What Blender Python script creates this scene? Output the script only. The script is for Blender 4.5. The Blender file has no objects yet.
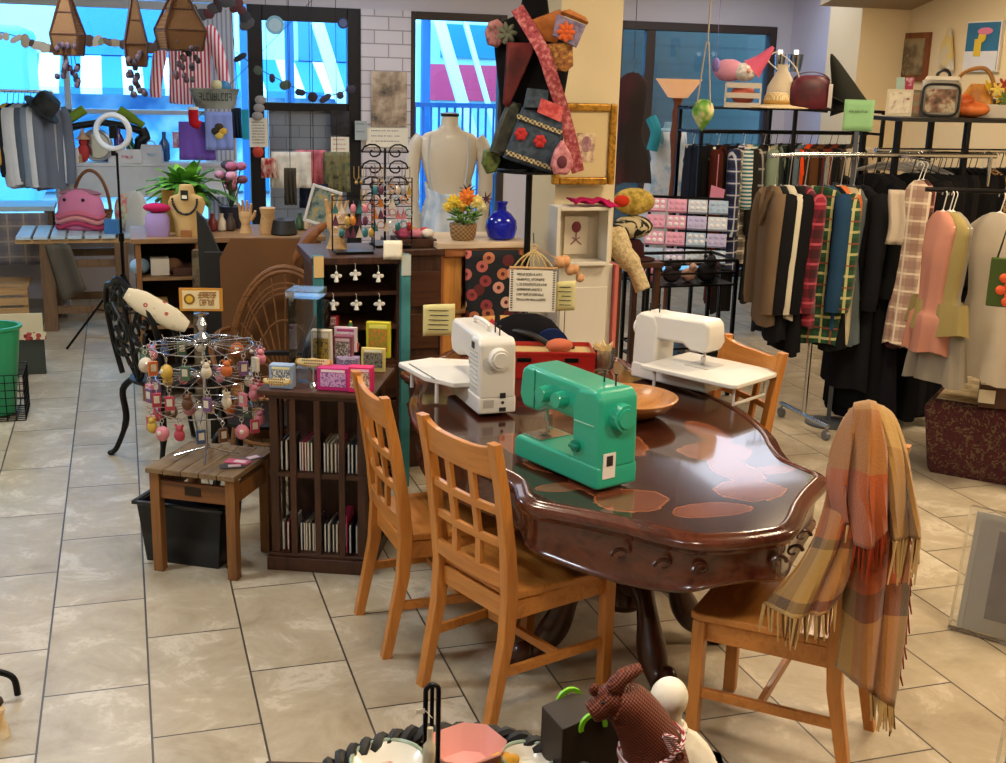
import bpy, math, random
from mathutils import Vector as V, Matrix as MX
R = random.Random(11)
PI = math.pi
sc = bpy.context.scene
COL = sc.collection
# ---------------------------------------------------------------- camera
F_PX, PITCH, YAW, ROLL, HC = 1178.5, .25279, .31276, .0272, 2.0
fw = V((math.sin(YAW)*math.cos(PITCH), math.cos(YAW)*math.cos(PITCH), -math.sin(PITCH)))
_r = V((math.cos(YAW), -math.sin(YAW), 0)); _u = _r.cross(fw)
rt = _r*math.cos(ROLL)+_u*math.sin(ROLL); up = -_r*math.sin(ROLL)+_u*math.cos(ROLL)
EYE = V((0, 0, HC))
cd = bpy.data.cameras.new('camera'); cam = bpy.data.objects.new('camera', cd); COL.objects.link(cam)
cd.sensor_fit = 'HORIZONTAL'; cd.sensor_width = 36; cd.lens = 36*F_PX/1006; cd.clip_start = .02; cd.clip_end = 200
m = MX((rt, up, -fw)).transposed().to_4x4(); m.translation = EYE; cam.matrix_world = m
sc.camera = cam
def ray(px, py): return fw+rt*((px-503)/F_PX)-up*((py-381.5)/F_PX)
def G(px, py, z=0.0):            # point of the horizontal plane z seen there in the survey photo
    d = ray(px, py); return EYE+d*((z-HC)/d.z)
def P(px, py, Y):                # point of the vertical plane y = Y
    d = ray(px, py); return EYE+d*(Y/d.y)
def S(p): return (V(p)-EYE).dot(fw)/F_PX
FACE = -YAW                      # rotation of a thing that faces the middle of the shop
# ---------------------------------------------------------------- materials
def lin(h):
    h = h.lstrip('#'); c = [int(h[i:i+2], 16)/255 for i in (0, 2, 4)]
    return tuple((x/12.92 if x <= .04045 else ((x+.055)/1.055)**2.4) for x in c)+(1,)
MC = {}
class N:
    def __init__(s, name):
        s.m = bpy.data.materials.new(name); s.m.use_nodes = True; s.t = s.m.node_tree
        s.b = s.t.nodes['Principled BSDF']; s.L = s.t.links.new
    def n(s, typ, **kw):
        x = s.t.nodes.new(typ)
        for k, v in kw.items():
            if hasattr(x, k): setattr(x, k, v)
            else: x.inputs[k].default_value = v
        return x
    def coord(s, kind='Object', scale=(1, 1, 1), rot=(0, 0, 0), loc=(0, 0, 0)):
        c = s.n('ShaderNodeTexCoord'); mp = s.n('ShaderNodeMapping')
        mp.inputs['Scale'].default_value = scale; mp.inputs['Rotation'].default_value = rot; mp.inputs['Location'].default_value = loc
        s.L(c.outputs[kind], mp.inputs['Vector']); return mp.outputs[0]
    def noise(s, vec, scale=5, detail=3, rough=.5, dist=0):
        x = s.n('ShaderNodeTexNoise'); x.inputs['Scale'].default_value = scale; x.inputs['Detail'].default_value = detail
        x.inputs['Roughness'].default_value = rough; x.inputs['Distortion'].default_value = dist
        s.L(vec, x.inputs['Vector']); return x.outputs[0]
    def ramp(s, fac, stops, interp='LINEAR'):
        x = s.n('ShaderNodeValToRGB'); e = x.color_ramp.elements; x.color_ramp.interpolation = interp
        while len(e) < len(stops): e.new(.5)
        for k, (p, c) in enumerate(stops): e[k].position = p; e[k].color = lin(c)
        s.L(fac, x.inputs[0]); return x.outputs[0]
    def mth(s, op, a, b=0.0, c=0.0):
        x = s.n('ShaderNodeMath', operation=op)
        for k, q in enumerate((a, b, c)):
            if isinstance(q, (int, float)): x.inputs[k].default_value = q
            else: s.L(q, x.inputs[k])
        return x.outputs[0]
    def mix(s, fac, a, b, mode='MIX'):
        x = s.n('ShaderNodeMix', data_type='RGBA', blend_type=mode)
        for k, q in ((0, fac), (6, a), (7, b)):
            if isinstance(q, (int, float)): x.inputs[k].default_value = q
            elif isinstance(q, (tuple, str)): x.inputs[k].default_value = lin(q) if isinstance(q, str) else q
            else: s.L(q, x.inputs[k])
        return x.outputs[2]
    def col(s, c):
        s.L(c, s.b.inputs['Base Color']); return s
    def bump(s, h, k=.3, d=.01):
        x = s.n('ShaderNodeBump'); x.inputs['Strength'].default_value = k; x.inputs['Distance'].default_value = d
        s.L(h, x.inputs['Height']); s.L(x.outputs[0], s.b.inputs['Normal'])
    def set(s, rough=.5, metal=0, spec=.5, coat=0, sheen=0):
        b = s.b.inputs; b['Roughness'].default_value = rough; b['Metallic'].default_value = metal
        b['Specular IOR Level'].default_value = spec; b['Coat Weight'].default_value = coat; b['Coat Roughness'].default_value = .08
        b['Sheen Weight'].default_value = sheen; return s
def plain(h, rough=.55, metal=0, var=.12, scale=14, spec=.4, coat=0, bump=0, emit=0):
    k = ('p', h, rough, metal, var, scale, coat, bump, emit)
    if k in MC: return MC[k]
    n = N('plain '+h); n.set(rough, metal, spec, coat)
    ns = n.noise(n.coord(), scale, 3)
    c = n.mix(n.mth('MULTIPLY', ns, var*2), lin(h), tuple(x*.45 for x in lin(h)[:3])+(1,)) if var else None
    if c: n.col(c)
    else: n.b.inputs['Base Color'].default_value = lin(h)
    if bump: n.bump(ns, bump)
    if emit:
        n.b.inputs['Emission Color'].default_value = lin(h); n.b.inputs['Emission Strength'].default_value = emit
    MC[k] = n.m; return n.m
def wood(a, b, axis=2, scale=1.0, rough=.4, coat=0, c=None):
    k = ('w', a, b, axis, scale, rough, coat)
    if k in MC: return MC[k]
    n = N('wood '+a); n.set(rough, 0, .4, coat)
    s = [14*scale]*3; s[axis] = 1.3*scale
    f = n.noise(n.coord(scale=tuple(s)), 1.6, 5, .6, .6)
    n.col(n.ramp(f, [(.3, a), (.5, b), (.68, a)])); n.bump(f, .12, .004)
    MC[k] = n.m; return n.m
def cloth(h, rough=.9, var=.15, scale=9):
    k = ('c', h, var)
    if k in MC: return MC[k]
    n = N('cloth '+h); n.set(rough, 0, .1)
    v = n.coord(); f = n.noise(v, scale, 2); w = n.noise(v, 220, 1)
    n.col(n.mix(n.mth('MULTIPLY', f, var*2), lin(h), tuple(x*.5 for x in lin(h)[:3])+(1,))); n.bump(w, .15, .002)
    MC[k] = n.m; return n.m
def sepxyz(n, kind, scale=(1, 1, 1), rot=(0, 0, 0)):
    x = n.n('ShaderNodeSeparateXYZ'); n.L(n.coord(kind, scale, rot), x.inputs[0]); return x.outputs
def stripe(a, b, freq=20, axis=0, duty=.5, kind='Object', rough=.85):
    k = ('s', a, b, freq, axis, duty, kind)
    if k in MC: return MC[k]
    n = N('stripe '+a); n.set(rough, 0, .2)
    o = sepxyz(n, kind)[axis]
    f = n.mth('LESS_THAN', n.mth('FRACT', n.mth('MULTIPLY', o, freq)), duty)
    n.col(n.mix(f, b, a)); MC[k] = n.m; return n.m
def plaid(base, a, b, freq=9, kind='Object', ax=(0, 2), rough=.9, thin=None):
    k = ('pl', base, a, b, freq, kind, ax, thin)
    if k in MC: return MC[k]
    n = N('plaid '+base); n.set(rough, 0, .15, 0, .15)
    o = sepxyz(n, kind)
    u = n.mth('FRACT', n.mth('MULTIPLY', o[ax[0]], freq)); v = n.mth('FRACT', n.mth('MULTIPLY', o[ax[1]], freq))
    c = n.mix(n.mth('MULTIPLY', n.mth('LESS_THAN', u, .45), .6), base, a)
    c = n.mix(n.mth('MULTIPLY', n.mth('LESS_THAN', v, .45), .6), c, lin(a))
    for q in (u, v):
        c = n.mix(n.mth('MULTIPLY', n.mth('LESS_THAN', n.mth('ABSOLUTE', n.mth('SUBTRACT', q, .72)), .06), .8), c, lin(b))
    if thin:
        for q in (u, v): c = n.mix(n.mth('MULTIPLY', n.mth('LESS_THAN', n.mth('ABSOLUTE', n.mth('SUBTRACT', q, .2)), .04), .8), c, lin(thin))
    n.col(c); MC[k] = n.m; return n.m
def floral(base, cols, scale=9, size=.42, rough=.85, kind='Object', stretch=(1, 1, 1)):
    k = ('f', base, tuple(cols), scale, size, kind)
    if k in MC: return MC[k]
    n = N('floral '+base); n.set(rough, 0, .25)
    v = n.n('ShaderNodeTexVoronoi', voronoi_dimensions='2D' if kind == 'UV' else '3D'); v.inputs['Scale'].default_value = scale; n.L(n.coord(kind, stretch), v.inputs['Vector'])
    sp = n.n('ShaderNodeSeparateColor'); n.L(v.outputs['Color'], sp.inputs[0])
    pal = n.ramp(sp.outputs[0], [(i/len(cols), c) for i, c in enumerate(cols)], 'CONSTANT')
    inn = n.mix(n.mth('LESS_THAN', v.outputs['Distance'], size*.35), pal, lin(cols[-1]))
    n.col(n.mix(n.mth('LESS_THAN', v.outputs['Distance'], size), base, inn)); MC[k] = n.m; return n.m
def mottle(stops, scale=8, detail=4, rough=.6, kind='Object', stretch=(1, 1, 1), bump=0, metal=0, dist=0, coat=0):
    k = ('m', tuple(stops), scale, rough, kind, stretch, bump)
    if k in MC: return MC[k]
    n = N('mottle '+stops[0][1]); n.set(rough, metal, .4, coat)
    f = n.noise(n.coord(kind, stretch), scale, detail, .6, dist); n.col(n.ramp(f, stops))
    if bump: n.bump(f, bump)
    MC[k] = n.m; return n.m
def weave(a, b, freq=60, rough=.6, kind='Object', ax=(0, 2)):
    k = ('wv', a, b, freq, kind, ax)
    if k in MC: return MC[k]
    n = N('weave '+a); n.set(rough, 0, .3)
    o = sepxyz(n, kind)
    s = n.mth('MULTIPLY', n.mth('SINE', n.mth('MULTIPLY', o[ax[0]], freq*PI)), n.mth('SINE', n.mth('MULTIPLY', o[ax[1]], freq*PI)))
    f = n.mth('MULTIPLY_ADD', s, .5, .5); n.col(n.ramp(f, [(.25, b), (.7, a)])); n.bump(f, .5, .004)
    MC[k] = n.m; return n.m
def bricks(a, b, mortar, sx=1, w=.5, h=.25, size=.015, rough=.5, kind='Object', rot=(0, 0, 0), scale=5):
    n = N('brick '+a); n.set(rough, 0, .4)
    t = n.n('ShaderNodeTexBrick'); n.L(n.coord(kind, rot=rot), t.inputs['Vector'])
    for q, c in (('Color1', a), ('Color2', b), ('Mortar', mortar)): t.inputs[q].default_value = lin(c)
    t.inputs['Scale'].default_value = scale; t.inputs['Mortar Size'].default_value = size; t.inputs['Brick Width'].default_value = w; t.inputs['Row Height'].default_value = h
    n.col(t.outputs[0]); n.bump(t.outputs[1], -.4, .004); return n.m
def glassy(h, amount=.85, rough=.02):
    k = ('g', h, amount, rough)
    if k in MC: return MC[k]
    n = N('glass '+h); t = n.n('ShaderNodeBsdfTransparent'); t.inputs[0].default_value = lin(h)
    g = n.n('ShaderNodeBsdfGlossy'); g.inputs['Roughness'].default_value = rough
    fr = n.n('ShaderNodeFresnel'); fr.inputs[0].default_value = 1.45
    d = n.n('ShaderNodeBsdfDiffuse'); d.inputs[0].default_value = lin(h)
    m1 = n.n('ShaderNodeMixShader'); m1.inputs[0].default_value = amount; n.L(d.outputs[0], m1.inputs[1]); n.L(t.outputs[0], m1.inputs[2])
    m2 = n.n('ShaderNodeMixShader'); n.L(fr.outputs[0], m2.inputs[0]); n.L(m1.outputs[0], m2.inputs[1]); n.L(g.outputs[0], m2.inputs[2])
    n.L(m2.outputs[0], n.t.nodes['Material Output'].inputs[0]); MC[k] = n.m; return n.m
def vase_glass(h):
    n = N('coloured glass'); n.set(.05); n.b.inputs['Base Color'].default_value = lin(h); n.b.inputs['Transmission Weight'].default_value = .5
    return n.m
# ---------------------------------------------------------------- mesh building
class MB:
    def __init__(s): s.v = []; s.f = []; s.mi = []; s.uv = []; s.X = MX()
    def add(s, vs, fs, mi=0, uvs=None):
        o = len(s.v); s.v += [s.X @ V(p) for p in vs]
        for k, f in enumerate(fs):
            s.f.append([i+o for i in f]); s.mi.append(mi); s.uv.append([uvs[i] for i in f] if uvs else None)
        return s
    def box(s, c, d, rot=None, mi=0, tp=1.0):
        h = [x/2 for x in d]; vs = []
        for z in (-1, 1):
            k = tp if z > 0 else 1
            for x, y in ((-1, -1), (1, -1), (1, 1), (-1, 1)): vs.append(V((x*h[0]*k, y*h[1]*k, z*h[2])))
        if rot: E = rot if isinstance(rot, MX) else (MX.Rotation(rot[2], 3, 'Z') @ MX.Rotation(rot[1], 3, 'Y') @ MX.Rotation(rot[0], 3, 'X')); vs = [E @ p for p in vs]
        return s.add([p+V(c) for p in vs], [(0, 3, 2, 1), (4, 5, 6, 7), (0, 1, 5, 4), (1, 2, 6, 5), (2, 3, 7, 6), (3, 0, 4, 7)], mi)
    def loft(s, rings, mi=0, cap=True, closed=True, uvs=None):
        n = len(rings[0]); vs = [p for r in rings for p in r]; fs = []
        for k in range(len(rings)-1):
            for j in range(n if closed else n-1):
                a = k*n+j; b = k*n+(j+1) % n; fs.append((a, b, b+n, a+n))
        s.add(vs, fs, mi, uvs)
        if cap: s.add(rings[0], [tuple(reversed(range(n)))], mi); s.add(rings[-1], [tuple(range(n))], mi)
        return s
    def tube(s, pts, r, n=8, mi=0, closed=False, cap=True):
        pts = [V(p) for p in pts]; rr = r if isinstance(r, (list, tuple)) else [r]*len(pts); rings = []
        up_ = None; L = len(pts)
        for i, p in enumerate(pts):
            a = pts[i-1] if (i or closed) else p; b = pts[(i+1) % L] if (i < L-1 or closed) else p
            t = (b-a).normalized() if (b-a).length > 1e-9 else V((0, 0, 1))
            if up_ is None: up_ = t.orthogonal().normalized()
            else:
                up_ = up_-t*up_.dot(t); up_ = up_.normalized() if up_.length > 1e-6 else t.orthogonal().normalized()
            w = t.cross(up_); rings.append([p+(up_*math.cos(2*PI*k/n)+w*math.sin(2*PI*k/n))*rr[i] for k in range(n)])
        if closed: rings.append(rings[0]); cap = False
        return s.loft(rings, mi, cap)
    def cyl(s, a, b, r, r2=None, n=14, mi=0): return s.tube([a, b], [r, r if r2 is None else r2], n, mi)
    def lathe(s, prof, n=24, c=(0, 0, 0), mi=0, sx=1, sy=1, cap=True):
        return s.loft([[V(c)+V((r*sx*math.cos(2*PI*k/n), r*sy*math.sin(2*PI*k/n), z)) for k in range(n)] for r, z in prof], mi, cap)
    def ell(s, c, r, n=14, mi=0, E=None):
        r = (r, r, r) if isinstance(r, (int, float)) else r; rings = []
        for i in range(1, n):
            a = -PI/2+PI*i/n
            ring = [V((r[0]*math.cos(a)*math.cos(2*PI*k/n), r[1]*math.cos(a)*math.sin(2*PI*k/n), r[2]*math.sin(a))) for k in range(n)]
            rings.append([V(c)+(E @ p if E else p) for p in ring])
        return s.loft(rings, mi)
    def prism(s, poly, h0, h1, plane='xy', mi=0):
        f = {'xy': lambda a, b, h: V((a, b, h)), 'xz': lambda a, b, h: V((a, h, b)), 'yz': lambda a, b, h: V((h, a, b))}[plane]
        n = len(poly); vs = [f(a, b, h0) for a, b in poly]+[f(a, b, h1) for a, b in poly]
        return s.add(vs, [tuple(reversed(range(n))), tuple(range(n, 2*n))]+[(k, (k+1) % n, (k+1) % n+n, k+n) for k in range(n)], mi)
    def grid(s, fn, nu, nv, mi=0, uvs=True):
        vs = [fn(i/nu, j/nv) for j in range(nv+1) for i in range(nu+1)]; uv = [(i/nu, j/nv) for j in range(nv+1) for i in range(nu+1)]
        return s.add(vs, [(j*(nu+1)+i, j*(nu+1)+i+1, (j+1)*(nu+1)+i+1, (j+1)*(nu+1)+i) for j in range(nv) for i in range(nu)], mi, uv)
def build(name, mb, mats, parent=None, loc=(0, 0, 0), rz=0, bev=0, solid=0, sub=0, ang=38, seg=2):
    me = bpy.data.meshes.new(name); me.from_pydata([tuple(p) for p in mb.v], [], mb.f)
    for q in (mats if isinstance(mats, (list, tuple)) else [mats]): me.materials.append(q)
    if any(mb.mi): me.polygons.foreach_set('material_index', mb.mi)
    if any(u is not None for u in mb.uv):
        ul = me.uv_layers.new(name='uv'); k = 0
        for p, u in zip(me.polygons, mb.uv):
            for j, li in enumerate(p.loop_indices):
                if u: ul.data[li].uv = u[j]
    me.polygons.foreach_set('use_smooth', [True]*len(me.polygons)); me.update(); me.validate()
    import bmesh
    bm = bmesh.new(); bm.from_mesh(me); bmesh.ops.recalc_face_normals(bm, faces=bm.faces); bm.to_mesh(me); bm.free()
    me.set_sharp_from_angle(angle=math.radians(ang))
    o = bpy.data.objects.new(name, me); COL.objects.link(o); o.location = loc; o.rotation_euler = (0, 0, rz)
    if parent: o.parent = parent
    if solid:
        md = o.modifiers.new('s', 'SOLIDIFY'); md.thickness = solid; md.offset = 0
    if bev:
        md = o.modifiers.new('b', 'BEVEL'); md.width = bev; md.segments = seg; md.limit_method = 'ANGLE'; md.angle_limit = math.radians(40); md.harden_normals = True
    if sub:
        md = o.modifiers.new('u', 'SUBSURF'); md.levels = sub; md.render_levels = sub
    return o
def tag(o, label, cat, group=None, kind=None):
    o['label'] = label; o['category'] = cat
    if group: o['group'] = group
    if kind: o['kind'] = kind
    return o
def thing(name, label, cat, loc=(0, 0, 0), rz=0, group=None):
    o = bpy.data.objects.new(name, None); COL.objects.link(o); o.empty_display_size = .05
    o.location = loc; o.rotation_euler = (0, 0, rz); return tag(o, label, cat, group)
def one(name, mb, mats, label, cat, loc=(0, 0, 0), rz=0, group=None, **kw):
    return tag(build(name, mb, mats, None, loc, rz, **kw), label, cat, group)
def struct(name, mb, mats, **kw):
    o = build(name, mb, mats, **kw); o['kind'] = 'structure'; return o
def dup(o, loc=None, rz=None, label=None, parent=None):
    c = o.copy(); COL.objects.link(c); c.parent = parent
    if loc is not None: c.location = loc
    if rz is not None: c.rotation_euler = (0, 0, rz)
    if label: c['label'] = label
    for ch in o.children: dup(ch, parent=c)
    return c
FNT = None
def text(name, body, size, mat, parent, loc, rot=(PI/2, 0, 0), ext=.0006, align='CENTER', bold=0, sx=1):
    cu = bpy.data.curves.new(name, 'FONT'); cu.body = body; cu.size = size; cu.extrude = ext; cu.align_x = align; cu.align_y = 'CENTER'; cu.offset = bold
    cu.resolution_u = 2
    o = bpy.data.objects.new(name, cu); COL.objects.link(o); cu.materials.append(mat); o.location = loc; o.rotation_euler = rot; o.scale = (sx, 1, 1)
    if parent: o.parent = parent
    return o
def px_box(x0, y0, x1, y1, z=None, Y=None):     # foot point, width and height of a thing that fills that box
    p = G((x0+x1)/2, y1, z) if z is not None else P((x0+x1)/2, y1, Y)
    s = S(p); return p, (x1-x0)*s, (y1-y0)*s*1.02
def arc(c, r, a0, a1, n=12, plane='xz'):
    out = []
    for k in range(n+1):
        a = a0+(a1-a0)*k/n; x, y = r*math.cos(a), r*math.sin(a)
        out.append(V(c)+(V((x, 0, y)) if plane == 'xz' else V((x, y, 0)) if plane == 'xy' else V((0, x, y))))
    return out
def spline(pts, n=6):
    pts = [V(p) for p in pts]; out = []
    for i in range(len(pts)-1):
        p0 = pts[max(i-1, 0)]; p1 = pts[i]; p2 = pts[i+1]; p3 = pts[min(i+2, len(pts)-1)]
        for k in range(n):
            t = k/n; out.append(.5*((2*p1)+(p2-p0)*t+(2*p0-5*p1+4*p2-p3)*t*t+(3*p1-p0-3*p2+p3)*t**3))
    return out+[pts[-1]]
def glyphs(name, parent, x0, x1, z0, z1, n, mt, y=0.0, seed=1):
    """small worn lettering: n block characters between x0..x1, too small in the photo to be read."""
    r = random.Random(seed); b = MB(); w_ = (x1-x0)/n; h_ = z1-z0
    for k in range(n):
        xa = x0+k*w_+w_*.1; ww = w_*.75; st = w_*.2; cx = xa+ww/2; cz = (z0+z1)/2
        kinds = r.sample(['l', 'r', 't', 'm', 'b'], r.choice([2, 3, 3, 4]))
        if not ({'l', 'r'} & set(kinds)): kinds.append('l')
        for q in kinds:
            if q == 'l': b.box((xa+st/2, y, cz), (st, .001, h_))
            elif q == 'r': b.box((xa+ww-st/2, y, cz), (st, .001, h_))
            else: b.box((cx, y, z1-st/2 if q == 't' else z0+st/2 if q == 'b' else cz), (ww, .0012, h_*.16))
    return build(name, b, mt, parent)
# common materials
BLACK = plain('#151416', .45); BLK_METAL = plain('#121214', .35, .6, .05); CHROME = plain('#c9ccd0', .18, 1, .05)
WHITE = plain('#e8e4dc', .45, 0, .04); WHITE_PL = plain('#e9e6df', .3, 0, .02, coat=.3)
OAK = wood('#a8672a', '#bf7d38', 2, 1.0, .38, .25); OAKX = wood('#a8672a', '#bf7d38', 0, 1.0, .38, .25)
MAHOG = wood('#3c1a12', '#572a1b', 1, .7, .22, .5); MAHOG_D = wood('#241009', '#3d1c12', 2, 1, .3, .3)
DARKW = wood('#2c180e', '#47291a', 2, 1, .45); MIDW = wood('#6a4526', '#85592f', 2, 1, .5); LIGHTW = wood('#a98355', '#c49d6c', 0, 1, .5)
PAPER = plain('#ece6d2', .8, 0, .05); RATTAN = wood('#5e3a1c', '#80522a', 0, 2, .5)
# ================================================================ setting
def tiles():
    n = N('stone tiles'); n.set(.3, 0, .45)
    o = sepxyz(n, 'Object')
    u = n.mth('DIVIDE', n.mth('ADD', o[0], .338), .333); ui = n.mth('FLOOR', u); uf = n.mth('FRACT', u)
    # stagger from column to column, as read off the joints in the photo
    st = n.mth('FRACT', n.mth('MULTIPLY', ui, .5))
    v = n.mth('ADD', n.mth('DIVIDE', n.mth('SUBTRACT', o[1], 3.745), .69), st); vi = n.mth('FLOOR', v); vf = n.mth('FRACT', v)
    eu = n.mth('MULTIPLY', n.mth('MINIMUM', uf, n.mth('SUBTRACT', 1, uf)), .333)
    ev = n.mth('MULTIPLY', n.mth('MINIMUM', vf, n.mth('SUBTRACT', 1, vf)), .69)
    grout = n.mth('LESS_THAN', n.mth('MINIMUM', eu, ev), .0034)
    cb = n.n('ShaderNodeCombineXYZ'); n.L(ui, cb.inputs[0]); n.L(vi, cb.inputs[1])
    wn = n.n('ShaderNodeTexWhiteNoise'); n.L(cb.outputs[0], wn.inputs['Vector'])
    c2 = n.n('ShaderNodeVectorMath', operation='MULTIPLY_ADD'); n.L(wn.outputs[1], c2.inputs[0]); c2.inputs[1].default_value = (9, 9, 9); n.L(n.coord(), c2.inputs[2])
    mp = n.n('ShaderNodeMapping'); mp.inputs['Scale'].default_value = (2.0, 2.0, 1); mp.inputs['Rotation'].default_value = (0, 0, .5); n.L(c2.outputs[0], mp.inputs[0])
    f = n.noise(mp.outputs[0], 1.9, 9, .7, .45); g = n.noise(mp.outputs[0], 9, 5, .7, .4)
    c = n.ramp(f, [(.28, '#8b7e69'), (.42, '#a69a83'), (.54, '#b3a892'), (.61, '#cdc4b1'), (.67, '#b1a58e'), (.8, '#95886f')])
    c = n.mix(n.mth('MULTIPLY', g, .35), c, '#a08b6d')
    c = n.mix(n.mth('MULTIPLY', wn.outputs[0], .25), c, '#8d7b63')
    n.col(n.mix(grout, c, '#3f3831'))
    n.L(n.mth('MULTIPLY_ADD', g, .22, .24), n.b.inputs['Roughness'])
    n.bump(n.mth('MULTIPLY_ADD', grout, -1.0, n.mth('MULTIPLY', g, .15)), .4, .003)
    return n.m
X0, X1, Y0, Y1, ZC = -3.2, 6.66, -2.6, 11.0, 3.0
struct('floor', MB().box((2.1, 4.25, -.05), (10.76, 14.0, .1)), tiles())
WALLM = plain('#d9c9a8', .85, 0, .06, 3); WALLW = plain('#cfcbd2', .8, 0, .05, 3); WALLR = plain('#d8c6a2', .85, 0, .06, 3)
CEILM = plain('#c9c0b2', .9, 0, .05, 3)
struct('ceiling', MB().box((2.1, 4.25, ZC+.05), (10.76, 14.0, .1)), CEILM)
struct('wall_left', MB().box((X0-.05, 4.2, ZC/2), (.1, 13.9, ZC)), WALLM)
struct('wall_right', MB().box((X1+.05, 3.35, ZC/2), (.1, 12.0, ZC)), WALLR)
struct('wall_front', MB().box((1.7, Y0-.05, ZC/2), (9.9, .1, ZC)), WALLM)
# back wall: openings for three windows and a display window
wb = MB(); D = .16; yb = Y1+D/2
def wbox(xa, xb, za, zb): wb.box(((xa+xb)/2, yb, (za+zb)/2), (xb-xa, D, zb-za))
HEAD = 2.5
wbox(X0-.1, 8.2, HEAD+.06, ZC)                       # lintel above all openings
wbox(X0-.1, -2.6, 0, HEAD+.06)
wbox(-2.6, .98, 0, .62)                              # low wall under the display window
wbox(2.12, 2.55, 0, HEAD+.06)                        # pier between second and third opening
wbox(3.5, 4.6, 0, HEAD+.06)
wbox(6.36, 8.2, 0, HEAD+.06)
struct('wall_back', wb, WALLW)
# white brick face of the pier
struct('pillar_brick', MB().box((2.335, Y1-.03, 1.28), (.46, .06, 2.56)), bricks('#d7d2d6', '#c9c3c9', '#9b959b', w=.55, h=.25, size=.012, scale=2.1, rot=(PI/2, 0, 0)))
struct('wall_back_infill', MB().box((1.64, Y1+.1, .86), (.72, .05, 1.72)), bricks('#cfc8d0', '#c2bac4', '#a29aa4', w=.55, h=.25, size=.012, scale=2.3, rot=(PI/2, 0, 0)))
FRM = plain('#17161a', .4, .2, .04); FRB = plain('#3a302c', .45, .1, .05); PANE = glassy('#f4fbff', 1.0)
def window(nm, xa, xb, za, zb, bars, mat, fw_=.07):
    f = MB(); y = Y1+.03
    for x in (xa+fw_/2, xb-fw_/2): f.box((x, y, (za+zb)/2), (fw_, .1, zb-za))
    for z in (za+fw_/2, zb-fw_/2): f.box(((xa+xb)/2, y, z), (xb-xa-2*fw_, .1, fw_))
    for kind, q, w in bars:
        if kind == 'v': f.box((q, y, (za+zb)/2), (w, .08, zb-za-2*fw_))
        else: f.box(((xa+xb)/2, y, q), (xb-xa-2*fw_, .08, w))
    o = struct(nm, f, mat, bev=.006)
    p = build('window_pane', MB().box(((xa+xb)/2, y, (za+zb)/2), (xb-xa-.04, .008, zb-za-.04)), PANE, o); p['kind'] = 'structure'
window('window_1', -2.6, .98, .62, HEAD+.05, [('v', -1.1, .05), ('v', -.42, .05), ('h', 1.62, .04)], plain('#cfd6dc', .4))
window('window_2', 1.10, 2.12, 0, HEAD+.06, [('h', 1.69, .07)], FRM, .13)
window('window_3', 2.55, 3.5, .02, HEAD+.06, [], FRB, .07)
window('window_4', 4.6, 6.36, .02, HEAD+.06, [('v', 4.98, .1)], FRB, .08)
struct('trim_1', MB().box((.84, Y1-.05, 1.27), (.26, .05, 2.46)), stripe('#c8ccd4', '#9aa0ac', 26, 0, .6))  # flat white curtain panel beside the door; pleat shading painted as grey stripes
struct('window_sill', MB().box((-.8, Y1-.16, .6), (3.5, .28, .05)), plain('#cdd4da', .5), bev=.008)
# right-hand: projecting white column, cream return wall and sloping soffit
struct('column_white', MB().box((6.8, 10.6, ZC/2), (.54, .84, ZC)), plain('#cfcde0', .7, 0, .03, 3))
struct('wall_return', MB().box((6.8, 9.5, ZC/2), (1.26, .5, ZC)), WALLR)
struct('wall_side', MB().box((7.4, 10.2, ZC/2), (.1, 1.9, ZC)), WALLR)
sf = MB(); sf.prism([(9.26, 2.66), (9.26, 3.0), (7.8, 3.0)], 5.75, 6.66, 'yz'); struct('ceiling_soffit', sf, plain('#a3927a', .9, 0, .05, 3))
# free-standing column in the middle of the shop
_ca, _cb = P(559, 80, 5.95).x, P(621, 60, 5.95).x
struct('column_cream', MB().box(((_ca+_cb)/2, 6.14, ZC/2), (_cb-_ca, .38, ZC)), plain('#d6c7a4', .8, 0, .05, 4))
# ---------------------------------------------------------------- outside
gr = MB().box((2, 23, -.12), (60, 23.6, .1)); o = build('street_ground', gr, plain('#8b949c', .9)); o['kind'] = 'structure'
fa = thing('building', 'pale building with blue window bands across the street', 'building', (1, 21, -.07))
b = MB(); b.box((0, 1.5, 4.2), (44, 3, 8.4)); build('wall', b, plain('#a9c6d4', .8), fa)
for k in range(11):
    x = -18.5+k*3.6
    build('window', MB().box((x, -.02, 3.0), (2.3, .1, 1.5)), plain('#2b6fa8', .3), fa)
    build('window', MB().box((x, -.02, 5.6), (2.3, .1, 1.4)), plain('#2f7ab5', .3), fa)
build('awning', MB().prism([(0, 1.95), (0, 2.25), (-1.3, 1.75), (-1.3, 1.65)], -20, 14, 'yz'), stripe('#2f6fae', '#dfe9f0', 1.6, 0, .5), fa)
build('shop_front', MB().box((0, -.06, .9), (42, .1, 1.7)), mottle([(.35, '#dfeaf0'), (.5, '#7fb4d6'), (.62, '#2d7fb8')], 1.1, 3), fa)
bus = thing('bus', 'red bus parked across the street behind the third window', 'bus', (P(414, 80, 15.5).x+4.3, 16.6, -.07), 0)
build('body', MB().box((0, 0, 1.55), (8.6, 2.2, 2.5)), plain('#9cc8d6', .3), bus, bev=.12)
_z0, _z1 = P(434, 100, 15.5).z+.07, P(434, 64, 15.5).z+.07
build('side_panel', MB().box((0, -1.11, (_z0+_z1)/2), (8.3, .03, _z1-_z0)), plain('#dc4468', .3), bus)
build('window_band', MB().box((0, -1.11, _z1+.3), (7.9, .03, .42)), plain('#2f7fae', .15), bus)
build('side_stripe', MB().box((0, -1.115, 1.02), (8.2, .03, .22)), plain('#f0d8e0', .3), bus)
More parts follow.
